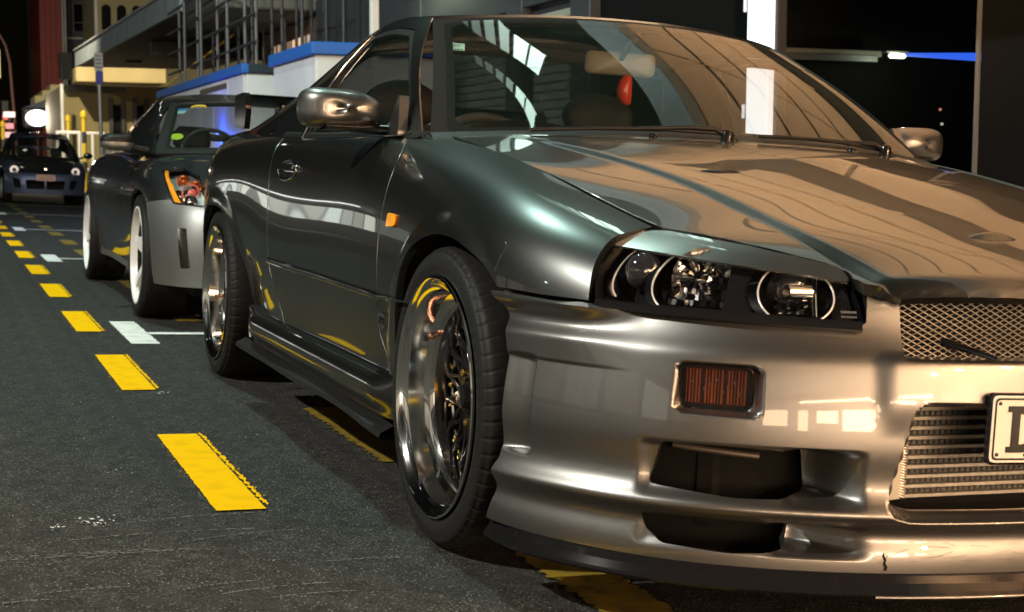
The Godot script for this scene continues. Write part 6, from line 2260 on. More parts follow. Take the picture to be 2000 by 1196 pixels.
func build_wheels(car: Node3D) -> void:
	# rim runs along -x; its outer face is at x = 0
	var tyre_mb := tyre(0.32, 0.249, 0.235, 720)
	var lip := MB.new()
	lip.lathe(pts([-0.22, 0.232, -0.015, 0.243, -0.006, 0.250, 0.0, 0.2555, 0.004, 0.2555, 0.006, 0.252, 0.003, 0.247, -0.004, 0.2425, -0.012, 0.236, -0.016, 0.228, -0.052, 0.223, -0.058, 0.214, -0.063, 0.203, -0.066, 0.190, -0.105, 0.186, -0.108, 0.180]), 96)
	var barrel := MB.new()
	barrel.lathe(pts([-0.108, 0.188, -0.20, 0.180]), 48)
	var disc := MB.new()
	disc.lathe(pts([-0.19, 0.06, -0.17, 0.06, -0.17, 0.155, -0.19, 0.155]), 48)
	var spokes := MB.new()
	for k in 1:
		var xf := Transform3D.IDENTITY
		for t in [-1.0, 1.0]:
			var q0 := Vector3(-0.088, 0.050, 0.008 * t)
			var q1 := Vector3(-0.100, 0.120, 0.006 * t)
			var q2 := Vector3(-0.098, 0.183, 0.034 * t)
			spokes.tube(PackedVector3Array([xf * q0, xf * q1, xf * q2]), 0.0055, 6)
	var hub := MB.new()
	hub.lathe(pts([-0.17, 0.075, -0.095, 0.072, -0.084, 0.060, -0.080, 0.042, -0.088, 0.036, -0.072, 0.030, -0.062, 0.024, -0.060, 0.0]), 36)
	var bolt := MB.new()
	bolt.lathe(pts([-0.004, 0.0052, 0.003, 0.0052, 0.0045, 0.003, 0.005, 0.0]), 8)
	var nut := MB.new()
	nut.lathe(pts([-0.02, 0.010, 0.010, 0.009, 0.013, 0.006, 0.014, 0.0]), 6)
	var caliper := MB.new()
	caliper.box(Vector3(-0.20, -0.05, 0.085), Vector3(-0.125, 0.10, 0.165), 0.02)
	var valve := MB.new()
	valve.lathe(pts([-0.03, 0.006, 0.0, 0.006, 0.002, 0.008, 0.022, 0.008, 0.025, 0.005, 0.026, 0.0]), 10, Transform3D(Basis(Vector3(0.8, -0.6, 0), Vector3(0.6, 0.8, 0), Vector3(0, 0, 1)), Vector3(-0.058, 0.205, 0.0)).rotated(Vector3.RIGHT, 0.62))
	for q in [[-1.0, 0.0, 0.868], [-1.0, -2.665, 0.868], [1.0, 0.0, 0.868], [1.0, -2.665, 0.868]]:
		var w := Node3D.new()
		w.name = "wheel"
		car.add_child(w, true)
		w.position = Vector3(q[0] * q[2], 0.32, q[1])
		w.rotation = Vector3(0, PI if q[0] < 0 else 0.0, 0)
		w.rotate_object_local(Vector3.RIGHT, 0.35 if q[1] == 0.0 else 1.1)
		var t := part("tyre", tyre_mb, rubber, w)
		t.position.x = -0.118
		part("rim", lip, chrome, w)
		part("rim_barrel", barrel, gloss_black, w)
		var sm := spokes.mesh(gloss_black)
		for k in 20:
			var so := MeshInstance3D.new()
			so.name = "spoke"
			so.mesh = sm
			w.add_child(so, true)
			so.rotation.x = TAU * k / 20.0
		part("hub", hub, gloss_black, w)
		var bm := bolt.mesh(gold)
		for k in 28:
			var a := TAU * (k + 0.5) / 28.0
			var bo := MeshInstance3D.new()
			bo.name = "rim_bolt"
			bo.mesh = bm
			w.add_child(bo, true)
			bo.position = Vector3(-0.104, 0.178 * cos(a), 0.178 * sin(a))
		for k in 5:
			var a := TAU * (k + 0.2) / 5.0
			part("wheel_nut", nut, gold, w).position = Vector3(-0.085, 0.057 * cos(a), 0.057 * sin(a))
		part("valve_stem", valve, copper, w)
		part("brake_disc", disc, old_metal, w)
		part("brake_caliper", caliper, satin_black, w)
	# wheel-arch liners
	for z in [0.0, -2.63]:
		var one := MB.new()
		one.grid(func(u: float, v: float) -> Vector3:
			var r := 0.375 if z == 0.0 else 0.40
			return Vector3(-lerpf(0.45, 0.845, v), 0.32 + r * sin(u), z + (r if z == 0.0 else r * 1.12) * cos(u)), -0.6, PI + 0.6, 24, 0.0, 1.0, 3)
		one.quad(Vector3(-0.52, 0.12, z - 0.45), Vector3(-0.52, 0.12, z + 0.45), Vector3(-0.52, 0.72, z + 0.45), Vector3(-0.52, 0.72, z - 0.45))
		both("wheel_arch_liner", one, soot, car)

func build_ornament() -> void:
	# glass bean on a cord from the rear-view mirror
	var o := thing("hanging_ornament", "red glossy bean ornament hanging from the rear view mirror", "ornament", Vector3(0.012, 1.075, -0.975))
	var one := MB.new()
	one.grid(func(u: float, v: float) -> Vector3:
		var t := PI * v
		var y := 0.044 * cos(t)
		var r := 0.0235 * pow(sin(t), 0.75)
		return Vector3(r * cos(u) + 0.011 * cos(t * 1.0 + PI / 2) * 0.0 - 0.010 * (1.0 - pow(y / 0.044, 2.0)) + 0.006, y - 0.01, r * 0.9 * sin(u)), 0.0, TAU, 24, 0.01, 0.99, 18)
	part("bean", one, mat(Color(0.42, 0.035, 0.018), 0.10), o)
	one = MB.new()
	one.tube(PackedVector3Array([Vector3(0, 0.034, 0), Vector3(-0.002, 0.06, 0), Vector3(-0.004, 0.10, 0.004), Vector3(-0.006, 0.125, 0.01)]), 0.0016, 6)
	part("cord", one, mat(Color(0.35, 0.25, 0.15), 0.7), o)

# ================= the cars behind =================
class Form:
	# a body shell: stations along the car, each with eight points from the sill up to the middle of the bonnet
	var f: Array = []
	var gb: Array = []
	var gt: Array = []
	var ry: Spline
	var rz: Spline
	var sc: Array = []
	func _init(table: Array, glass_b: Array, glass_t: Array, roof: Array, screen: Array) -> void:
		var xs: Array = []
		for i in table.size():
			xs.append(float(i))
		for k in table[0].size():
			var row: Array = []
			for c in 3:
				var ys: Array = []
				for s in table:
					ys.append(s[k][c])
				row.append(Spline.new(xs, ys))
			f.append(row)
		var w := [0.0, 0.4, 0.75, 1.0]
		for c in 3:
			gb.append(Spline.new(w, [glass_b[0][c], glass_b[1][c], glass_b[2][c], glass_b[3][c]]))
			gt.append(Spline.new(w, [glass_t[0][c], glass_t[1][c], glass_t[2][c], glass_t[3][c]]))
		ry = Spline.new(w, [roof[0][0], roof[1][0], roof[2][0], roof[3][0]])
		rz = Spline.new(w, [roof[0][1], roof[1][1], roof[2][1], roof[3][1]])
		sc = screen
	func shell(q: Vector2) -> Vector3:
		var n := f.size()
		var k := clampi(int(floor(q.y)), 0, n - 2)
		var t := q.y - k
		var w := [(1 - t) * (1 - t) * (1 - t) / 6.0, (3 * t * t * t - 6 * t * t + 4) / 6.0, (-3 * t * t * t + 3 * t * t + 3 * t + 1) / 6.0, t * t * t / 6.0]
		var p := Vector3.ZERO
		for j in 4:
			var l := k + j - 1
			if l < 0:
				p += w[j] * (2.0 * lev(0, q.x) - lev(1, q.x))
			elif l >= n:
				var e := lev(n - 2, q.x)
				p += w[j] * Vector3(-e.x, e.y, e.z)
			else:
				p += w[j] * lev(l, q.x)
		return Vector3(-p.x, p.y, p.z)
	func lev(l: int, t: float) -> Vector3:
		return Vector3(f[l][0].at(t), f[l][1].at(t), f[l][2].at(t))
	func glass(q: Vector2) -> Vector3:
		var b := Vector3(gb[0].at(q.x), gb[1].at(q.x), gb[2].at(q.x))
		var t := Vector3(gt[0].at(q.x), gt[1].at(q.x), gt[2].at(q.x))
		var k := 0.03 * sin(PI * clampf(q.y, 0.0, 1.0))
		var p := b.lerp(t, q.y)
		return Vector3(-p.x - k * 0.86, p.y + k * 0.5, p.z)
	func screen(q: Vector2) -> Vector3:
		# sc = bottom half width, y, z at the middle, y drop, z drop; then the same for the top
		var k := q.x * q.x
		var b := 0.025 * sin(PI * clampf(q.y, 0.0, 1.0))
		return Vector3(lerpf(sc[0], sc[5], q.y) * q.x, lerpf(sc[1] - sc[3] * k, sc[6] - sc[8] * k, q.y) + b * 0.8, lerpf(sc[2] - sc[4] * k, sc[7] - sc[9] * k, q.y) + b * 0.6)
	func roof(q: Vector2) -> Vector3:
		var k := pow(absf(q.x), 2.4)
		var cy := ry.at(q.y)
		var cz := rz.at(q.y)
		return Vector3(gt[0].at(q.y) * q.x, cy + (gt[1].at(q.y) - cy) * k, cz + (gt[2].at(q.y) - cz) * q.x * q.x)

func halves(called: String, f: Callable, poly: PackedVector2Array, step: Vector2, m: Material, root: Node, thick := 0.012, holes: Array = []) -> MeshInstance3D:
	# a panel that spans the car: one half and its mirror image in one mesh
	var mb := MB.new()
	mb.sheet(f, poly, holes, step, 1.0, thick)
	mb.add(mb.mirrored())
	return part(called, mb, m, root)

func form_pair(called: String, f: Callable, poly: PackedVector2Array, step: Vector2, m: Material, root: Node, thick := 0.012, holes: Array = [], sgn := 1.0) -> Array:
	var mb := MB.new()
	mb.sheet(f, poly, holes, step, sgn, thick)
	return both(called, mb, m, root)

func road_wheel(root: Node3D, at: Vector3, spin: float, tyre_mb: MB, bits: Array, mats: Array, names: Array) -> void:
	var w := Node3D.new()
	w.name = "wheel"
	root.add_child(w, true)
	w.position = at
	w.rotation = Vector3(0, PI if at.x < 0 else 0.0, 0)
	w.rotate_object_local(Vector3.RIGHT, spin)
	part("tyre", tyre_mb, rubber, w).position.x = -0.12
	for i in bits.size():
		part(names[i], bits[i], mats[i], w)

func cabin_of(car: Node3D, fm: Form, body: Material, pillar: Material, rear_glass: Material) -> void:
	var one := MB.new()
	one.sheet(fm.screen, round_poly(pts([-0.93, 0.03, 0.93, 0.03, 0.93, 0.95, -0.93, 0.95]), 0.06, 4), [], Vector2(0.1, 0.1), 1.0, 0.0)
	part("windscreen", one, car_glass, car)
	one = MB.new()
	one.sheet(inset_of(fm.screen, 0.004, 1.0), pts([-1.0, -0.04, 1.0, -0.04, 1.0, 0.995, -1.0, 0.995]), [round_poly(pts([-0.91, 0.06, 0.91, 0.06, 0.90, 0.92, -0.90, 0.92]), 0.08, 4)], Vector2(0.1, 0.08), 1.0, 0.01)
	part("windscreen_seal", one, satin_black, car)
	form_pair("windscreen_pillar", fm.glass, pts([-0.01, -0.03, 0.05, -0.03, 0.045, 0.5, 0.10, 0.88, 0.45, 0.92, 0.72, 0.90, 0.78, 0.4, 0.80, -0.03, 1.0, -0.03, 1.0, 1.0, 0.75, 1.0, 0.4, 1.0, 0.0, 1.0]), Vector2(0.04, 0.1), pillar, car, 0.015, [], -1.0)
	form_pair("side_window", inset_of(fm.glass, 0.008, -1.0), pts([0.03, -0.03, 0.03, 0.5, 0.09, 0.9, 0.45, 0.94, 0.74, 0.92, 0.82, -0.03]), Vector2(0.1, 0.2), privacy_glass, car, 0.0, [], -1.0)
	one = MB.new()
	one.sheet(fm.roof, pts([-1, 0.0, 1, 0.0, 1, 0.66, -1, 0.66]), [], Vector2(0.1, 0.06), 1.0, 0.02)
	part("roof", one, body, car)
	one = MB.new()
	one.sheet(inset_of(fm.roof, 0.003, 1.0), pts([-1, 0.655, 1, 0.655, 1, 1.0, -1, 1.0]), [round_poly(pts([-0.88, 0.69, 0.88, 0.69, 0.88, 0.97, -0.88, 0.97]), 0.05)], Vector2(0.1, 0.05), 1.0, 0.02)
	part("rear_window_seal", one, body, car)
	one = MB.new()
	one.sheet(inset_of(fm.roof, 0.008, 1.0), pts([-0.92, 0.675, 0.92, 0.675, 0.92, 0.985, -0.92, 0.985]), [], Vector2(0.15, 0.08), 1.0, 0.0)
	part("rear_window", one, rear_glass, car)

func seats_of(car: Node3D, z: float, y: float, dx: float) -> void:
	for x in [-dx, dx]:
		var seat := Node3D.new()
		seat.name = "front_seat"
		car.add_child(seat, true)
		var one := MB.new()
		one.grid(func(u: float, v: float) -> Vector3:
			var wd := 0.24 * (1.0 if v < 0.75 else 1.0 - 0.45 * pow((v - 0.75) / 0.25, 2.0))
			return Vector3(x + wd * signf(cos(u)) * pow(absf(cos(u)), 0.6), lerpf(0.35, y, v), z - 0.2 * v + 0.08 * sin(u)), 0.0, TAU, 20, 0.0, 1.0, 8)
		part("seat_back", one, trim_dark, seat)
		one = MB.new()
		one.box(Vector3(x - 0.12, y + 0.01, z - 0.27), Vector3(x + 0.12, y + 0.17, z - 0.17), 0.04)
		part("headrest", one, trim_dark, seat)

func build_dark_coupe() -> void:
	var car := thing("parked_coupe", "dark grey low coupe with white spoked wheels parked right behind the front coupe", "car", Vector3(0, 0, -4.95), 0.0, "")
	var t := [
		[[0.75, 0.25, -3.4], [0.78, 0.42, -3.42], [0.80, 0.6, -3.42], [0.80, 0.76, -3.4], [0.74, 0.88, -3.4], [0.6, 0.93, -3.4], [0.35, 0.95, -3.42], [0, 0.96, -3.42]],
		[[0.86, 0.2, -2.65], [0.88, 0.4, -2.65], [0.915, 0.6, -2.65], [0.915, 0.74, -2.65], [0.85, 0.86, -2.65], [0.66, 0.92, -2.65], [0.36, 0.94, -2.65], [0, 0.94, -2.65]],
		[[0.84, 0.2, -1.9], [0.855, 0.4, -1.9], [0.885, 0.6, -1.9], [0.885, 0.72, -1.9], [0.83, 0.83, -1.9], [0.70, 0.89, -1.9], [0.40, 0.90, -1.9], [0, 0.90, -1.9]],
		[[0.84, 0.2, -1.1], [0.85, 0.4, -1.1], [0.87, 0.6, -1.1], [0.87, 0.70, -1.1], [0.825, 0.80, -1.1], [0.73, 0.86, -1.1], [0.42, 0.88, -1.1], [0, 0.89, -1.1]],
		[[0.85, 0.2, -0.45], [0.865, 0.4, -0.45], [0.885, 0.6, -0.45], [0.885, 0.72, -0.45], [0.83, 0.81, -0.45], [0.70, 0.865, -0.45], [0.40, 0.885, -0.45], [0, 0.895, -0.45]],
		[[0.86, 0.2, 0], [0.88, 0.4, 0], [0.90, 0.6, 0], [0.895, 0.72, 0], [0.83, 0.80, 0], [0.66, 0.825, 0], [0.38, 0.845, 0], [0, 0.855, 0]],
		[[0.86, 0.2, 0.35], [0.875, 0.4, 0.36], [0.885, 0.58, 0.36], [0.86, 0.69, 0.35], [0.77, 0.755, 0.34], [0.60, 0.77, 0.34], [0.35, 0.785, 0.35], [0, 0.795, 0.36]],
		[[0.79, 0.2, 0.58], [0.80, 0.4, 0.60], [0.79, 0.57, 0.58], [0.75, 0.655, 0.55], [0.66, 0.715, 0.54], [0.52, 0.72, 0.54], [0.30, 0.73, 0.55], [0, 0.735, 0.56]],
		[[0.58, 0.2, 0.74], [0.59, 0.4, 0.77], [0.58, 0.56, 0.75], [0.56, 0.625, 0.71], [0.49, 0.67, 0.67], [0.38, 0.68, 0.67], [0.22, 0.685, 0.69], [0, 0.69, 0.70]],
		[[0, 0.2, 0.83], [0, 0.4, 0.87], [0, 0.56, 0.85], [0, 0.60, 0.81], [0, 0.635, 0.77], [0, 0.645, 0.755], [0, 0.648, 0.75], [0, 0.65, 0.745]]]
	var fm := Form.new(t,
		[[0.745, 0.885, -0.55], [0.77, 0.88, -1.2], [0.76, 0.91, -2.0], [0.70, 0.94, -2.75]],
		[[0.54, 1.19, -1.38], [0.55, 1.235, -1.75], [0.53, 1.20, -2.3], [0.56, 1.02, -2.9]],
		[[1.225, -1.20], [1.285, -1.75], [1.255, -2.3], [1.03, -3.0]],
		[0.735, 0.905, -0.30, 0.02, 0.26, 0.54, 1.225, -1.20, 0.035, 0.18])
	var st := Vector2(0.09, 0.13)
	var grey := coated(Color(0.10, 0.105, 0.115), 0.38, 0.97)
	var satin := mat(Color(0.27, 0.28, 0.28), 0.50, 0.95)
	form_pair("front_fender", fm.shell, pts([5.84, 2.34, 5.55, 2.58, 5.25, 2.66, 4.85, 2.62, 4.45, 2.35, 4.22, 1.6, 4.15, 0.05, 3.55, 0.05, 3.50, 2.5, 3.40, 4.95, 4.4, 4.95, 5.44, 4.95, 5.49, 4.72, 5.44, 4.11, 6.22, 3.42, 6.86, 2.60, 6.74, 2.74]), st, grey, car, 0.015)
	var slot := round_poly(pts([7.19, 1.60, 7.44, 1.62, 7.57, 0.52, 7.33, 0.50]), 0.05, 3)
	halves("front_bumper", fm.shell, pts([5.85, 2.30, 6.74, 2.70, 6.98, 2.52, 7.76, 2.62, 8.4, 2.66, 8.999, 2.7, 8.999, 0.05, 6.25, 0.05, 6.16, 0.3, 6.05, 1.56]), Vector2(0.06, 0.08), satin, car, 0.02, [slot, pts([8.3, 1.9, 8.97, 1.95, 8.97, 0.6, 8.35, 0.6])])
	# the slot is a pocket with a pale inner wall
	form_pair("bumper_pocket", func(q: Vector2) -> Vector3:
		return fm.shell(q) + Vector3(0.04, 0, -0.05) * sst(7.20, 7.46, q.x), pts([7.18, 1.64, 7.47, 1.66, 7.60, 0.48, 7.31, 0.46]), Vector2(0.04, 0.1), satin, car, 0.0)
	var gr := MB.new()
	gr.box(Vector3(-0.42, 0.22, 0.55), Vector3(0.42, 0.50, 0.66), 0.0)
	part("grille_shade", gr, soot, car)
	halves("bonnet", fm.shell, pts([4.35, 4.97, 5.46, 4.97, 5.51, 4.72, 6.23, 4.69, 7.54, 3.74, 8.3, 3.4, 8.999, 3.3, 8.999, 7.0, 4.35, 7.0]), Vector2(0.10, 0.13), grey, car, 0.015)
	halves("cowl_panel", fm.shell, pts([4.34, 4.97, 4.34, 7.0, 3.6, 7.0, 3.6, 4.97]), Vector2(0.2, 0.2), satin_black, car, 0.0)
	form_pair("door", fm.shell, pts([3.53, 0.25, 3.48, 2.5, 3.38, 4.95, 1.65, 4.95, 1.55, 3.0, 1.60, 1.2, 1.8, 0.25]), st, grey, car, 0.015)
	form_pair("rear_quarter", fm.shell, pts([1.63, 4.95, 1.53, 3.0, 1.58, 1.2, 1.62, 0.05, 1.52, 0.05, 1.46, 1.4, 1.30, 2.2, 1.0, 2.6, 0.72, 2.3, 0.55, 1.4, 0.48, 0.05, 0.0, 0.05, 0.0, 4.95]), st, grey, car, 0.015)
	form_pair("side_skirt", fm.shell, pts([4.14, 0.05, 4.16, 0.35, 3.5, 0.24, 1.8, 0.24, 1.6, 0.3, 1.62, 0.05]), st, satin, car, 0.02)
	halves("boot_lid", fm.shell, pts([1.3, 4.97, 1.3, 7.0, 0.0, 7.0, 0.0, 4.97]), Vector2(0.2, 0.2), grey, car, 0.01)
	var one := MB.new()
	one.box(Vector3(-0.74, 0.24, -3.44), Vector3(0.74, 0.94, -3.38), 0.02)
	part("rear_bumper", one, grey, car)
	one = MB.new()
	one.box(Vector3(-0.70, 0.16, -3.3), Vector3(0.70, 0.26, 0.6), 0.02)
	one.box(Vector3(-0.5, 0.2, -0.5), Vector3(0.5, 0.6, 0.5), 0.02)
	one.box(Vector3(-0.68, 0.26, -0.72), Vector3(0.68, 0.86, -0.55), 0.02)
	part("floor_pan", one, soot, car)
	# headlights
	var lens := round_poly(pts([5.45, 4.11, 5.51, 4.69, 6.22, 4.65, 7.53, 3.71, 7.76, 2.67, 7.0, 2.57, 6.88, 2.56, 6.24, 3.42]), 0.12, 4)
	for s in [1.0, -1.0]:
		var hl := Node3D.new()
		hl.name = "headlight"
		car.add_child(hl, true)
		var put := func(called: String, mb: MB, m: Material) -> void: part(called, mb if s > 0 else mb.mirrored(), m, hl)
		one = MB.new()
		one.sheet(func(q: Vector2) -> Vector3: return fm.shell(q) + Vector3(0.03, -0.03, -0.06), lens, [], Vector2(0.15, 0.15), 1.0, 0.0)
		put.call("lamp_housing", one, mat(Color(0.42, 0.42, 0.42), 0.35, 0.6))
		one = MB.new()
		one.sheet(func(q: Vector2) -> Vector3: return fm.shell(q) + Vector3(0.004, 0, -0.006), pts([5.46, 4.14, 5.60, 4.16, 6.42, 3.45, 7.10, 2.62, 6.90, 2.57, 6.25, 3.43]), [], Vector2(0.12, 0.15), 1.0, 0.006)
		put.call("side_reflector", one, orange)
		# chrome bowls with coloured bulb covers
		for q in [[Vector2(6.25, 4.05), 0.030, amber, "indicator_bulb"], [Vector2(6.80, 3.95), 0.030, amber, "indicator_bulb"], [Vector2(7.0, 3.45), 0.044, lamp_pink, "main_bulb"], [Vector2(7.25, 2.9), 0.034, chrome_dark, "low_reflector"], [Vector2(6.75, 3.1), 0.026, chrome_dark, "low_reflector"]]:
			var c := fm.shell(q[0]) + Vector3(0.022, -0.014, -0.058)
			var ax := Vector3(-0.35, 0.1, 1).normalized()
			var xf := Transform3D(Basis(ax, Vector3.UP, ax.cross(Vector3.UP).normalized()).orthonormalized(), c)
			one = MB.new()
			one.lathe(pts([-0.015, 0.25 * q[1], -0.012, 0.6 * q[1], 0.0, 0.95 * q[1], 0.012, 1.1 * q[1]]), 18, xf)
			put.call("reflector_bowl", one, chrome)
			one = MB.new()
			one.lathe(pts([-0.014, 0.48 * q[1], -0.006, 0.46 * q[1], -0.001, 0.3 * q[1], 0.0, 0.0]), 16, xf)
			put.call(q[3], one, q[2])
		one = MB.new()
		one.sheet(fm.shell, lens, [], Vector2(0.15, 0.15), 1.0, 0.0)
		put.call("lamp_cover", one, clear_glass)
		var ring := PackedVector3Array()
		for q in lens:
			ring.append(fm.shell(q) + Vector3(-0.001, 0, 0.001))
		one = MB.new()
		one.tube(ring, 0.005, 6, true)
		put.call("lamp_rim", one, gloss_black)
	cabin_of(car, fm, grey, grey, pane(Color(0.02, 0.04, 0.05), 0.25))
	seats_of(car, -1.55, 0.90, 0.34)
	one = MB.new()
	one.grid(func(u: float, v: float) -> Vector3: return Vector3(0.70 * u, 0.87 + 0.03 * sin(v * PI), lerpf(-0.38 - 0.2 * u * u, -0.95, v)), -1.0, 1.0, 12, 0.0, 1.0, 5)
	part("dashboard", one, trim_dark, car)
	var rim := PackedVector3Array()
	for i in 24:
		var a := TAU * i / 24.0
		rim.append(Vector3(-0.34, 0.87, -1.0) + Basis.from_euler(Vector3(-0.42, 0, 0)) * Vector3(0.18 * cos(a), 0.18 * sin(a), 0))
	one = MB.new()
	one.tube(rim, 0.015, 6, true)
	part("steering_wheel", one, trim_dark, car)
	# windscreen stickers
	one = MB.new()
	one.sheet(inset_of(fm.screen, 0.005, 1.0), pts([-0.90, 0.865, -0.80, 0.845, -0.815, 0.795, -0.915, 0.815]), [], Vector2(0.1, 0.1), 1.0, 0.0)
	part("windscreen_label", one, mat(Color(0.01, 0.22, 0.55), 0.5), car, "blue upper label on the windscreen corner")
	one = MB.new()
	one.sheet(inset_of(fm.screen, 0.005, 1.0), pts([-0.916, 0.812, -0.817, 0.792, -0.84, 0.715, -0.94, 0.735]), [], Vector2(0.1, 0.1), 1.0, 0.0)
	part("windscreen_label", one, mat(Color(0.32, 0.62, 0.58), 0.5), car, "pale lower label on the windscreen corner")
	one = MB.new()
	one.sheet(inset_of(fm.screen, 0.005, 1.0), ellipse(Vector2(-0.865, 0.245), Vector2(0.05, 0.055)), [], Vector2(0.1, 0.1), 1.0, 0.0)
	part("round_sticker", one, mat(Color(0.38, 0.62, 0.02), 0.5), car)
	one = MB.new()
	var cres := PackedVector3Array()
	for i in 11:
		var a := PI * i / 10.0
		cres.append(fm.screen(Vector2(-0.70 + 0.07 * cos(a), 0.85 + 0.035 * sin(a))) + Vector3(0, 0.002, 0.002))
	one.tube(cres, 0.005, 6)
	part("crescent_sticker", one, mat(Color(0.55, 0.45, 0.02), 0.5), car)
	for s in [-1.0, 1.0]:
		var m := Node3D.new()
		m.name = "wing_mirror"
		car.add_child(m, true)
		for h in 2:
			one = MB.new()
			one.grid(func(u: float, v: float) -> Vector3:
				var a := (PI * u) if h == 0 else (PI + PI * u)
				var k := pow(sin(v), 0.6)
				return Vector3(s * (0.93 + 0.095 * signf(cos(a)) * pow(absf(cos(a)), 0.6) * k), 0.925 + 0.048 * signf(sin(a)) * pow(absf(sin(a)), 0.7) * k, -0.66 + 0.07 * cos(v)), 0.0, 1.0, 18, 0.0, PI / 2, 8)
			part("mirror_cap" if h == 0 else "mirror_skirt", one, satin_black if h == 0 else satin, m)
		one = MB.new()
		one.tube(PackedVector3Array([Vector3(s * 0.86, 0.90, -0.65), Vector3(s * 0.76, 0.885, -0.64)]), 0.02, 8)
		part("mirror_arm", one, satin_black, m)
	# white six-spoke wheels
	var white := mat(Color(0.72, 0.72, 0.72), 0.35)
	var lip := MB.new()
	lip.lathe(pts([-0.01, 0.246, 0.0, 0.258, 0.006, 0.258, 0.006, 0.248, -0.02, 0.238, -0.03, 0.232]), 64)
	var inner := MB.new()
	inner.lathe(pts([-0.03, 0.234, -0.20, 0.225]), 48)
	var sp := MB.new()
	for k in 6:
		var xf := Transform3D(Basis(Vector3.RIGHT, TAU * k / 6.0), Vector3.ZERO)
		var prof := [[0.03, -0.045, 0.026], [0.10, -0.035, 0.019], [0.17, -0.022, 0.019], [0.236, -0.014, 0.025]]
		for i in 3:
			var a: Array = prof[i]
			var b: Array = prof[i + 1]
			for e in [-1.0, 1.0]:
				sp.quad(xf * Vector3(a[1], a[0], e * a[2]), xf * Vector3(b[1], b[0], e * b[2]), xf * Vector3(b[1] - 0.045, b[0], e * b[2] * 1.15), xf * Vector3(a[1] - 0.045, a[0], e * a[2] * 1.15), xf.basis * Vector3(0, 0, e))
			sp.quad(xf * Vector3(a[1], a[0], -a[2]), xf * Vector3(b[1], b[0], -b[2]), xf * Vector3(b[1], b[0], b[2]), xf * Vector3(a[1], a[0], a[2]), Vector3.RIGHT)
	sp.lathe(pts([-0.10, 0.06, -0.05, 0.058, -0.04, 0.045, -0.04, 0.0]), 24)
	var br := MB.new()
	br.lathe(pts([-0.17, 0.06, -0.15, 0.06, -0.15, 0.16, -0.17, 0.16]), 32)
	var ty := tyre(0.325, 0.25, 0.25, 144)
	for q in [[-1, 0.0], [-1, -2.65], [1, 0.0], [1, -2.65]]:
		road_wheel(car, Vector3(q[0] * (0.885 if q[1] == 0.0 else 0.905), 0.325, q[1]), 0.25 + q[1], ty, [lip, sp, inner, br], [white, white, satin_black, old_metal], ["rim", "rim_spokes", "rim_barrel", "brake_disc"])
	for z in [0.0, -2.65]:
		one = MB.new()
		one.grid(func(u: float, v: float) -> Vector3: return Vector3(-lerpf(0.45, 0.86, v), 0.33 + 0.36 * sin(u), z + 0.39 * cos(u)), -0.5, PI + 0.5, 16, 0.0, 1.0, 2)
		one.quad(Vector3(-0.5, 0.12, z - 0.45), Vector3(-0.5, 0.12, z + 0.45), Vector3(-0.5, 0.72, z + 0.45), Vector3(-0.5, 0.72, z - 0.45))
		both("wheel_arch_liner", one, soot, car)

func ellipse(c: Vector2, r: Vector2) -> PackedVector2Array:
	var o := PackedVector2Array()
	for i in 20:
		o.append(c + Vector2(r.x * cos(TAU * i / 20.0), r.y * sin(TAU * i / 20.0)))
	return o

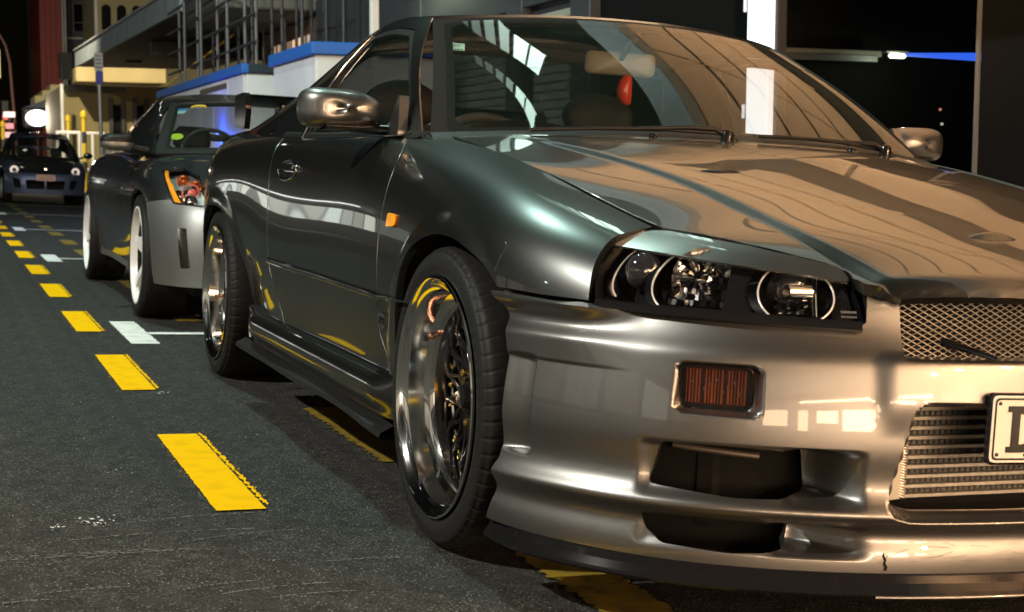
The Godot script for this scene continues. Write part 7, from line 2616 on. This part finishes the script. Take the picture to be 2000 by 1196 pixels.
func build_hatchback() -> void:
	var car := thing("hatchback", "small grey hatchback with a pink plate facing the camera down the street", "car", Vector3(0.05, 0, -28.6), 0.0)
	var t := [
		[[0.70, 0.25, -3.2], [0.72, 0.45, -3.2], [0.74, 0.65, -3.2], [0.76, 0.8, -3.2], [0.74, 0.95, -3.2], [0.6, 1.0, -3.2], [0.35, 1.0, -3.2], [0, 1.0, -3.2]],
		[[0.80, 0.2, -2.4], [0.83, 0.4, -2.4], [0.845, 0.6, -2.4], [0.845, 0.76, -2.4], [0.82, 0.92, -2.4], [0.65, 1.0, -2.4], [0.4, 1.02, -2.4], [0, 1.02, -2.4]],
		[[0.82, 0.2, -1.2], [0.83, 0.4, -1.2], [0.84, 0.6, -1.2], [0.84, 0.75, -1.2], [0.81, 0.90, -1.2], [0.70, 0.97, -1.2], [0.4, 1.0, -1.2], [0, 1.0, -1.2]],
		[[0.83, 0.2, -0.3], [0.845, 0.4, -0.3], [0.85, 0.6, -0.3], [0.845, 0.75, -0.3], [0.80, 0.87, -0.3], [0.66, 0.93, -0.3], [0.4, 0.95, -0.3], [0, 0.96, -0.3]],
		[[0.83, 0.2, 0.1], [0.84, 0.4, 0.1], [0.85, 0.6, 0.1], [0.84, 0.74, 0.1], [0.78, 0.86, 0.1], [0.62, 0.90, 0.1], [0.36, 0.92, 0.1], [0, 0.93, 0.1]],
		[[0.80, 0.2, 0.45], [0.81, 0.4, 0.47], [0.81, 0.58, 0.46], [0.79, 0.72, 0.44], [0.72, 0.80, 0.42], [0.55, 0.84, 0.42], [0.32, 0.865, 0.43], [0, 0.87, 0.44]],
		[[0.66, 0.2, 0.66], [0.67, 0.4, 0.70], [0.66, 0.58, 0.68], [0.64, 0.68, 0.62], [0.58, 0.74, 0.56], [0.46, 0.78, 0.53], [0.28, 0.80, 0.54], [0, 0.81, 0.55]],
		[[0.40, 0.2, 0.80], [0.41, 0.4, 0.84], [0.40, 0.58, 0.81], [0.39, 0.66, 0.74], [0.36, 0.71, 0.68], [0.28, 0.745, 0.64], [0.17, 0.76, 0.63], [0, 0.77, 0.63]],
		[[0, 0.2, 0.85], [0, 0.4, 0.89], [0, 0.57, 0.86], [0, 0.65, 0.79], [0, 0.70, 0.72], [0, 0.735, 0.68], [0, 0.75, 0.67], [0, 0.755, 0.66]]]
	var fm := Form.new(t,
		[[0.76, 0.90, -0.25], [0.79, 0.92, -1.1], [0.78, 0.95, -2.0], [0.70, 1.0, -2.9]],
		[[0.54, 1.36, -0.98], [0.56, 1.44, -1.4], [0.56, 1.42, -2.2], [0.56, 1.15, -3.05]],
		[[1.40, -0.85], [1.47, -1.4], [1.455, -2.2], [1.18, -3.1]],
		[0.745, 0.955, -0.05, 0.03, 0.22, 0.54, 1.40, -0.85, 0.04, 0.12])
	var body := coated(Color(0.11, 0.13, 0.22), 0.45, 0.7)  # blue light from the left mixed into the grey body colour
	var st := Vector2(0.2, 0.25)
	var low := round_poly(pts([7.05, 1.55, 7.97, 1.6, 7.97, 0.55, 7.15, 0.55]), 0.06, 3)
	var side := round_poly(pts([6.15, 1.75, 6.75, 1.55, 6.85, 0.6, 6.35, 0.65]), 0.08, 3)
	halves("front_bumper", fm.shell, pts([5.25, 2.4, 6.2, 2.6, 7.0, 2.65, 7.999, 2.7, 7.999, 0.05, 5.35, 0.05, 5.35, 1.5]), Vector2(0.08, 0.1), body, car, 0.02, [low, side])
	var one := MB.new()
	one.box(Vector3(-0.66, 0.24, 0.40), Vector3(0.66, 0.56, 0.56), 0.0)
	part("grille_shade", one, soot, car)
	halves("upper_grille", fm.shell, pts([6.75, 2.72, 7.999, 2.76, 7.999, 4.0, 6.85, 3.85]), Vector2(0.1, 0.15), soot, car, 0.0)
	halves("bonnet", fm.shell, pts([3.6, 5.0, 5.3, 4.95, 6.0, 4.6, 6.85, 3.95, 7.999, 4.05, 7.999, 7.0, 3.6, 7.0]), Vector2(0.15, 0.2), coated(Color(0.02, 0.02, 0.022), 0.45, 0.3), car, 0.01)
	form_pair("front_fender", fm.shell, pts([5.24, 2.45, 5.0, 2.75, 4.4, 2.9, 3.75, 2.7, 3.45, 1.5, 3.4, 0.05, 2.9, 0.05, 2.8, 4.95, 5.2, 4.95, 5.35, 4.4, 5.6, 2.62]), st, body, car, 0.01)
	form_pair("door", fm.shell, pts([2.88, 0.05, 2.78, 4.95, 0.0, 4.95, 0.0, 0.05]), st, body, car, 0.01)
	one = MB.new()
	one.box(Vector3(-0.72, 0.22, -3.25), Vector3(0.72, 1.0, -3.2), 0.02)
	one.box(Vector3(-0.72, 0.2, -3.1), Vector3(0.72, 0.35, 0.4), 0.0)
	one.box(Vector3(-0.7, 0.35, -0.5), Vector3(0.7, 0.92, -0.3), 0.0)
	part("floor_pan", one, soot, car)
	var hlp := round_poly(pts([5.32, 4.35, 5.6, 4.75, 6.2, 4.35, 6.80, 3.5, 6.65, 2.72, 6.0, 2.65, 5.62, 2.75]), 0.15, 3)
	for s in [1.0, -1.0]:
		var hl := Node3D.new()
		hl.name = "headlight"
		car.add_child(hl, true)
		one = MB.new()
		one.sheet(fm.shell, hlp, [], Vector2(0.15, 0.2), 1.0, 0.0)
		part("lamp_lens", one if s > 0 else one.mirrored(), dome_glass, hl)
		var c := fm.shell(Vector2(6.2, 3.15)) + Vector3(-0.004, 0.004, 0.012)
		one = MB.new()
		var ring := PackedVector3Array()
		for i in 18:
			ring.append(c + Vector3(0.062 * cos(TAU * i / 18.0), 0.062 * sin(TAU * i / 18.0), 0.02 * cos(TAU * i / 18.0)))
		one.tube(ring, 0.024, 6, true)
		part("lamp_ring", one if s > 0 else one.mirrored(), glow(Color(1.0, 0.82, 0.66), 0.55), hl)
		one = MB.new()
		var d := fm.shell(Vector2(5.75, 4.0)) + Vector3(-0.004, 0.004, 0.006)
		one.box(d - Vector3(0.03, 0.02, 0.01), d + Vector3(0.03, 0.02, 0.01), 0.008)
		part("indicator", one if s > 0 else one.mirrored(), amber, hl)
		# mirror
		var m := Node3D.new()
		m.name = "wing_mirror"
		car.add_child(m, true)
		one = MB.new()
		one.grid(func(u: float, v: float) -> Vector3:
			var k := pow(sin(v), 0.6)
			return Vector3(-s * (0.92 + 0.10 * cos(u) * k), 1.03 + 0.065 * sin(u) * k, -0.42 + 0.08 * cos(v)), 0.0, TAU, 20, 0.0, PI / 2, 6)
		part("mirror_cap", one, gloss_black, m)
		one = MB.new()
		one.tube(PackedVector3Array([Vector3(-s * 0.84, 0.99, -0.42), Vector3(-s * 0.74, 0.97, -0.44)]), 0.025, 6)
		part("mirror_arm", one, gloss_black, m)
	# plate
	one = MB.new()
	one.box(Vector3(-0.185, 0.485, 0.868), Vector3(0.185, 0.605, 0.880), 0.004)
	var pl := part("number_plate", one, mat(Color(0.62, 0.36, 0.30), 0.5), car)
	var tm := MeshInstance3D.new()
	tm.name = "plate_lettering"
	tm.mesh = text_mesh("CHEBAE", 0.105, 0.004, "Droid Sans Mono", true)
	tm.mesh.material = mat(Color(0.10, 0.03, 0.025), 0.5)
	pl.add_child(tm, true)
	tm.position = Vector3(0, 0.545, 0.883)
	tm.scale = Vector3(0.86, 1.0, 1.0)
	one = MB.new()
	one.box(Vector3(-0.022, 0.70, 0.775), Vector3(0.022, 0.735, 0.79), 0.006)
	part("grille_emblem", one, chrome, car)
	cabin_of(car, fm, body, satin_black, pane(Color(0.04, 0.05, 0.04), 0.2))
	seats_of(car, -1.15, 0.98, 0.34)
	one = MB.new()
	one.box(Vector3(-0.70, 0.6, -0.8), Vector3(0.70, 0.97, -0.3), 0.05)
	part("dashboard", one, trim_dark, car)
	var ty := tyre(0.30, 0.215, 0.20, 72)
	var rim := MB.new()
	rim.lathe(pts([-0.18, 0.2, 0.0, 0.215, 0.004, 0.205, -0.02, 0.18, -0.03, 0.06, -0.02, 0.0]), 32)
	for q in [[-1, 0.0], [-1, -2.45], [1, 0.0], [1, -2.45]]:
		road_wheel(car, Vector3(q[0] * 0.82, 0.30, q[1]), 0.3, ty, [rim], [steel_grey], ["rim"])
	copy(car, "pale car cut off by the left picture edge, beside the hatchback", Vector3(-1.98, 0, -29.6), 0.0, "hatchback")
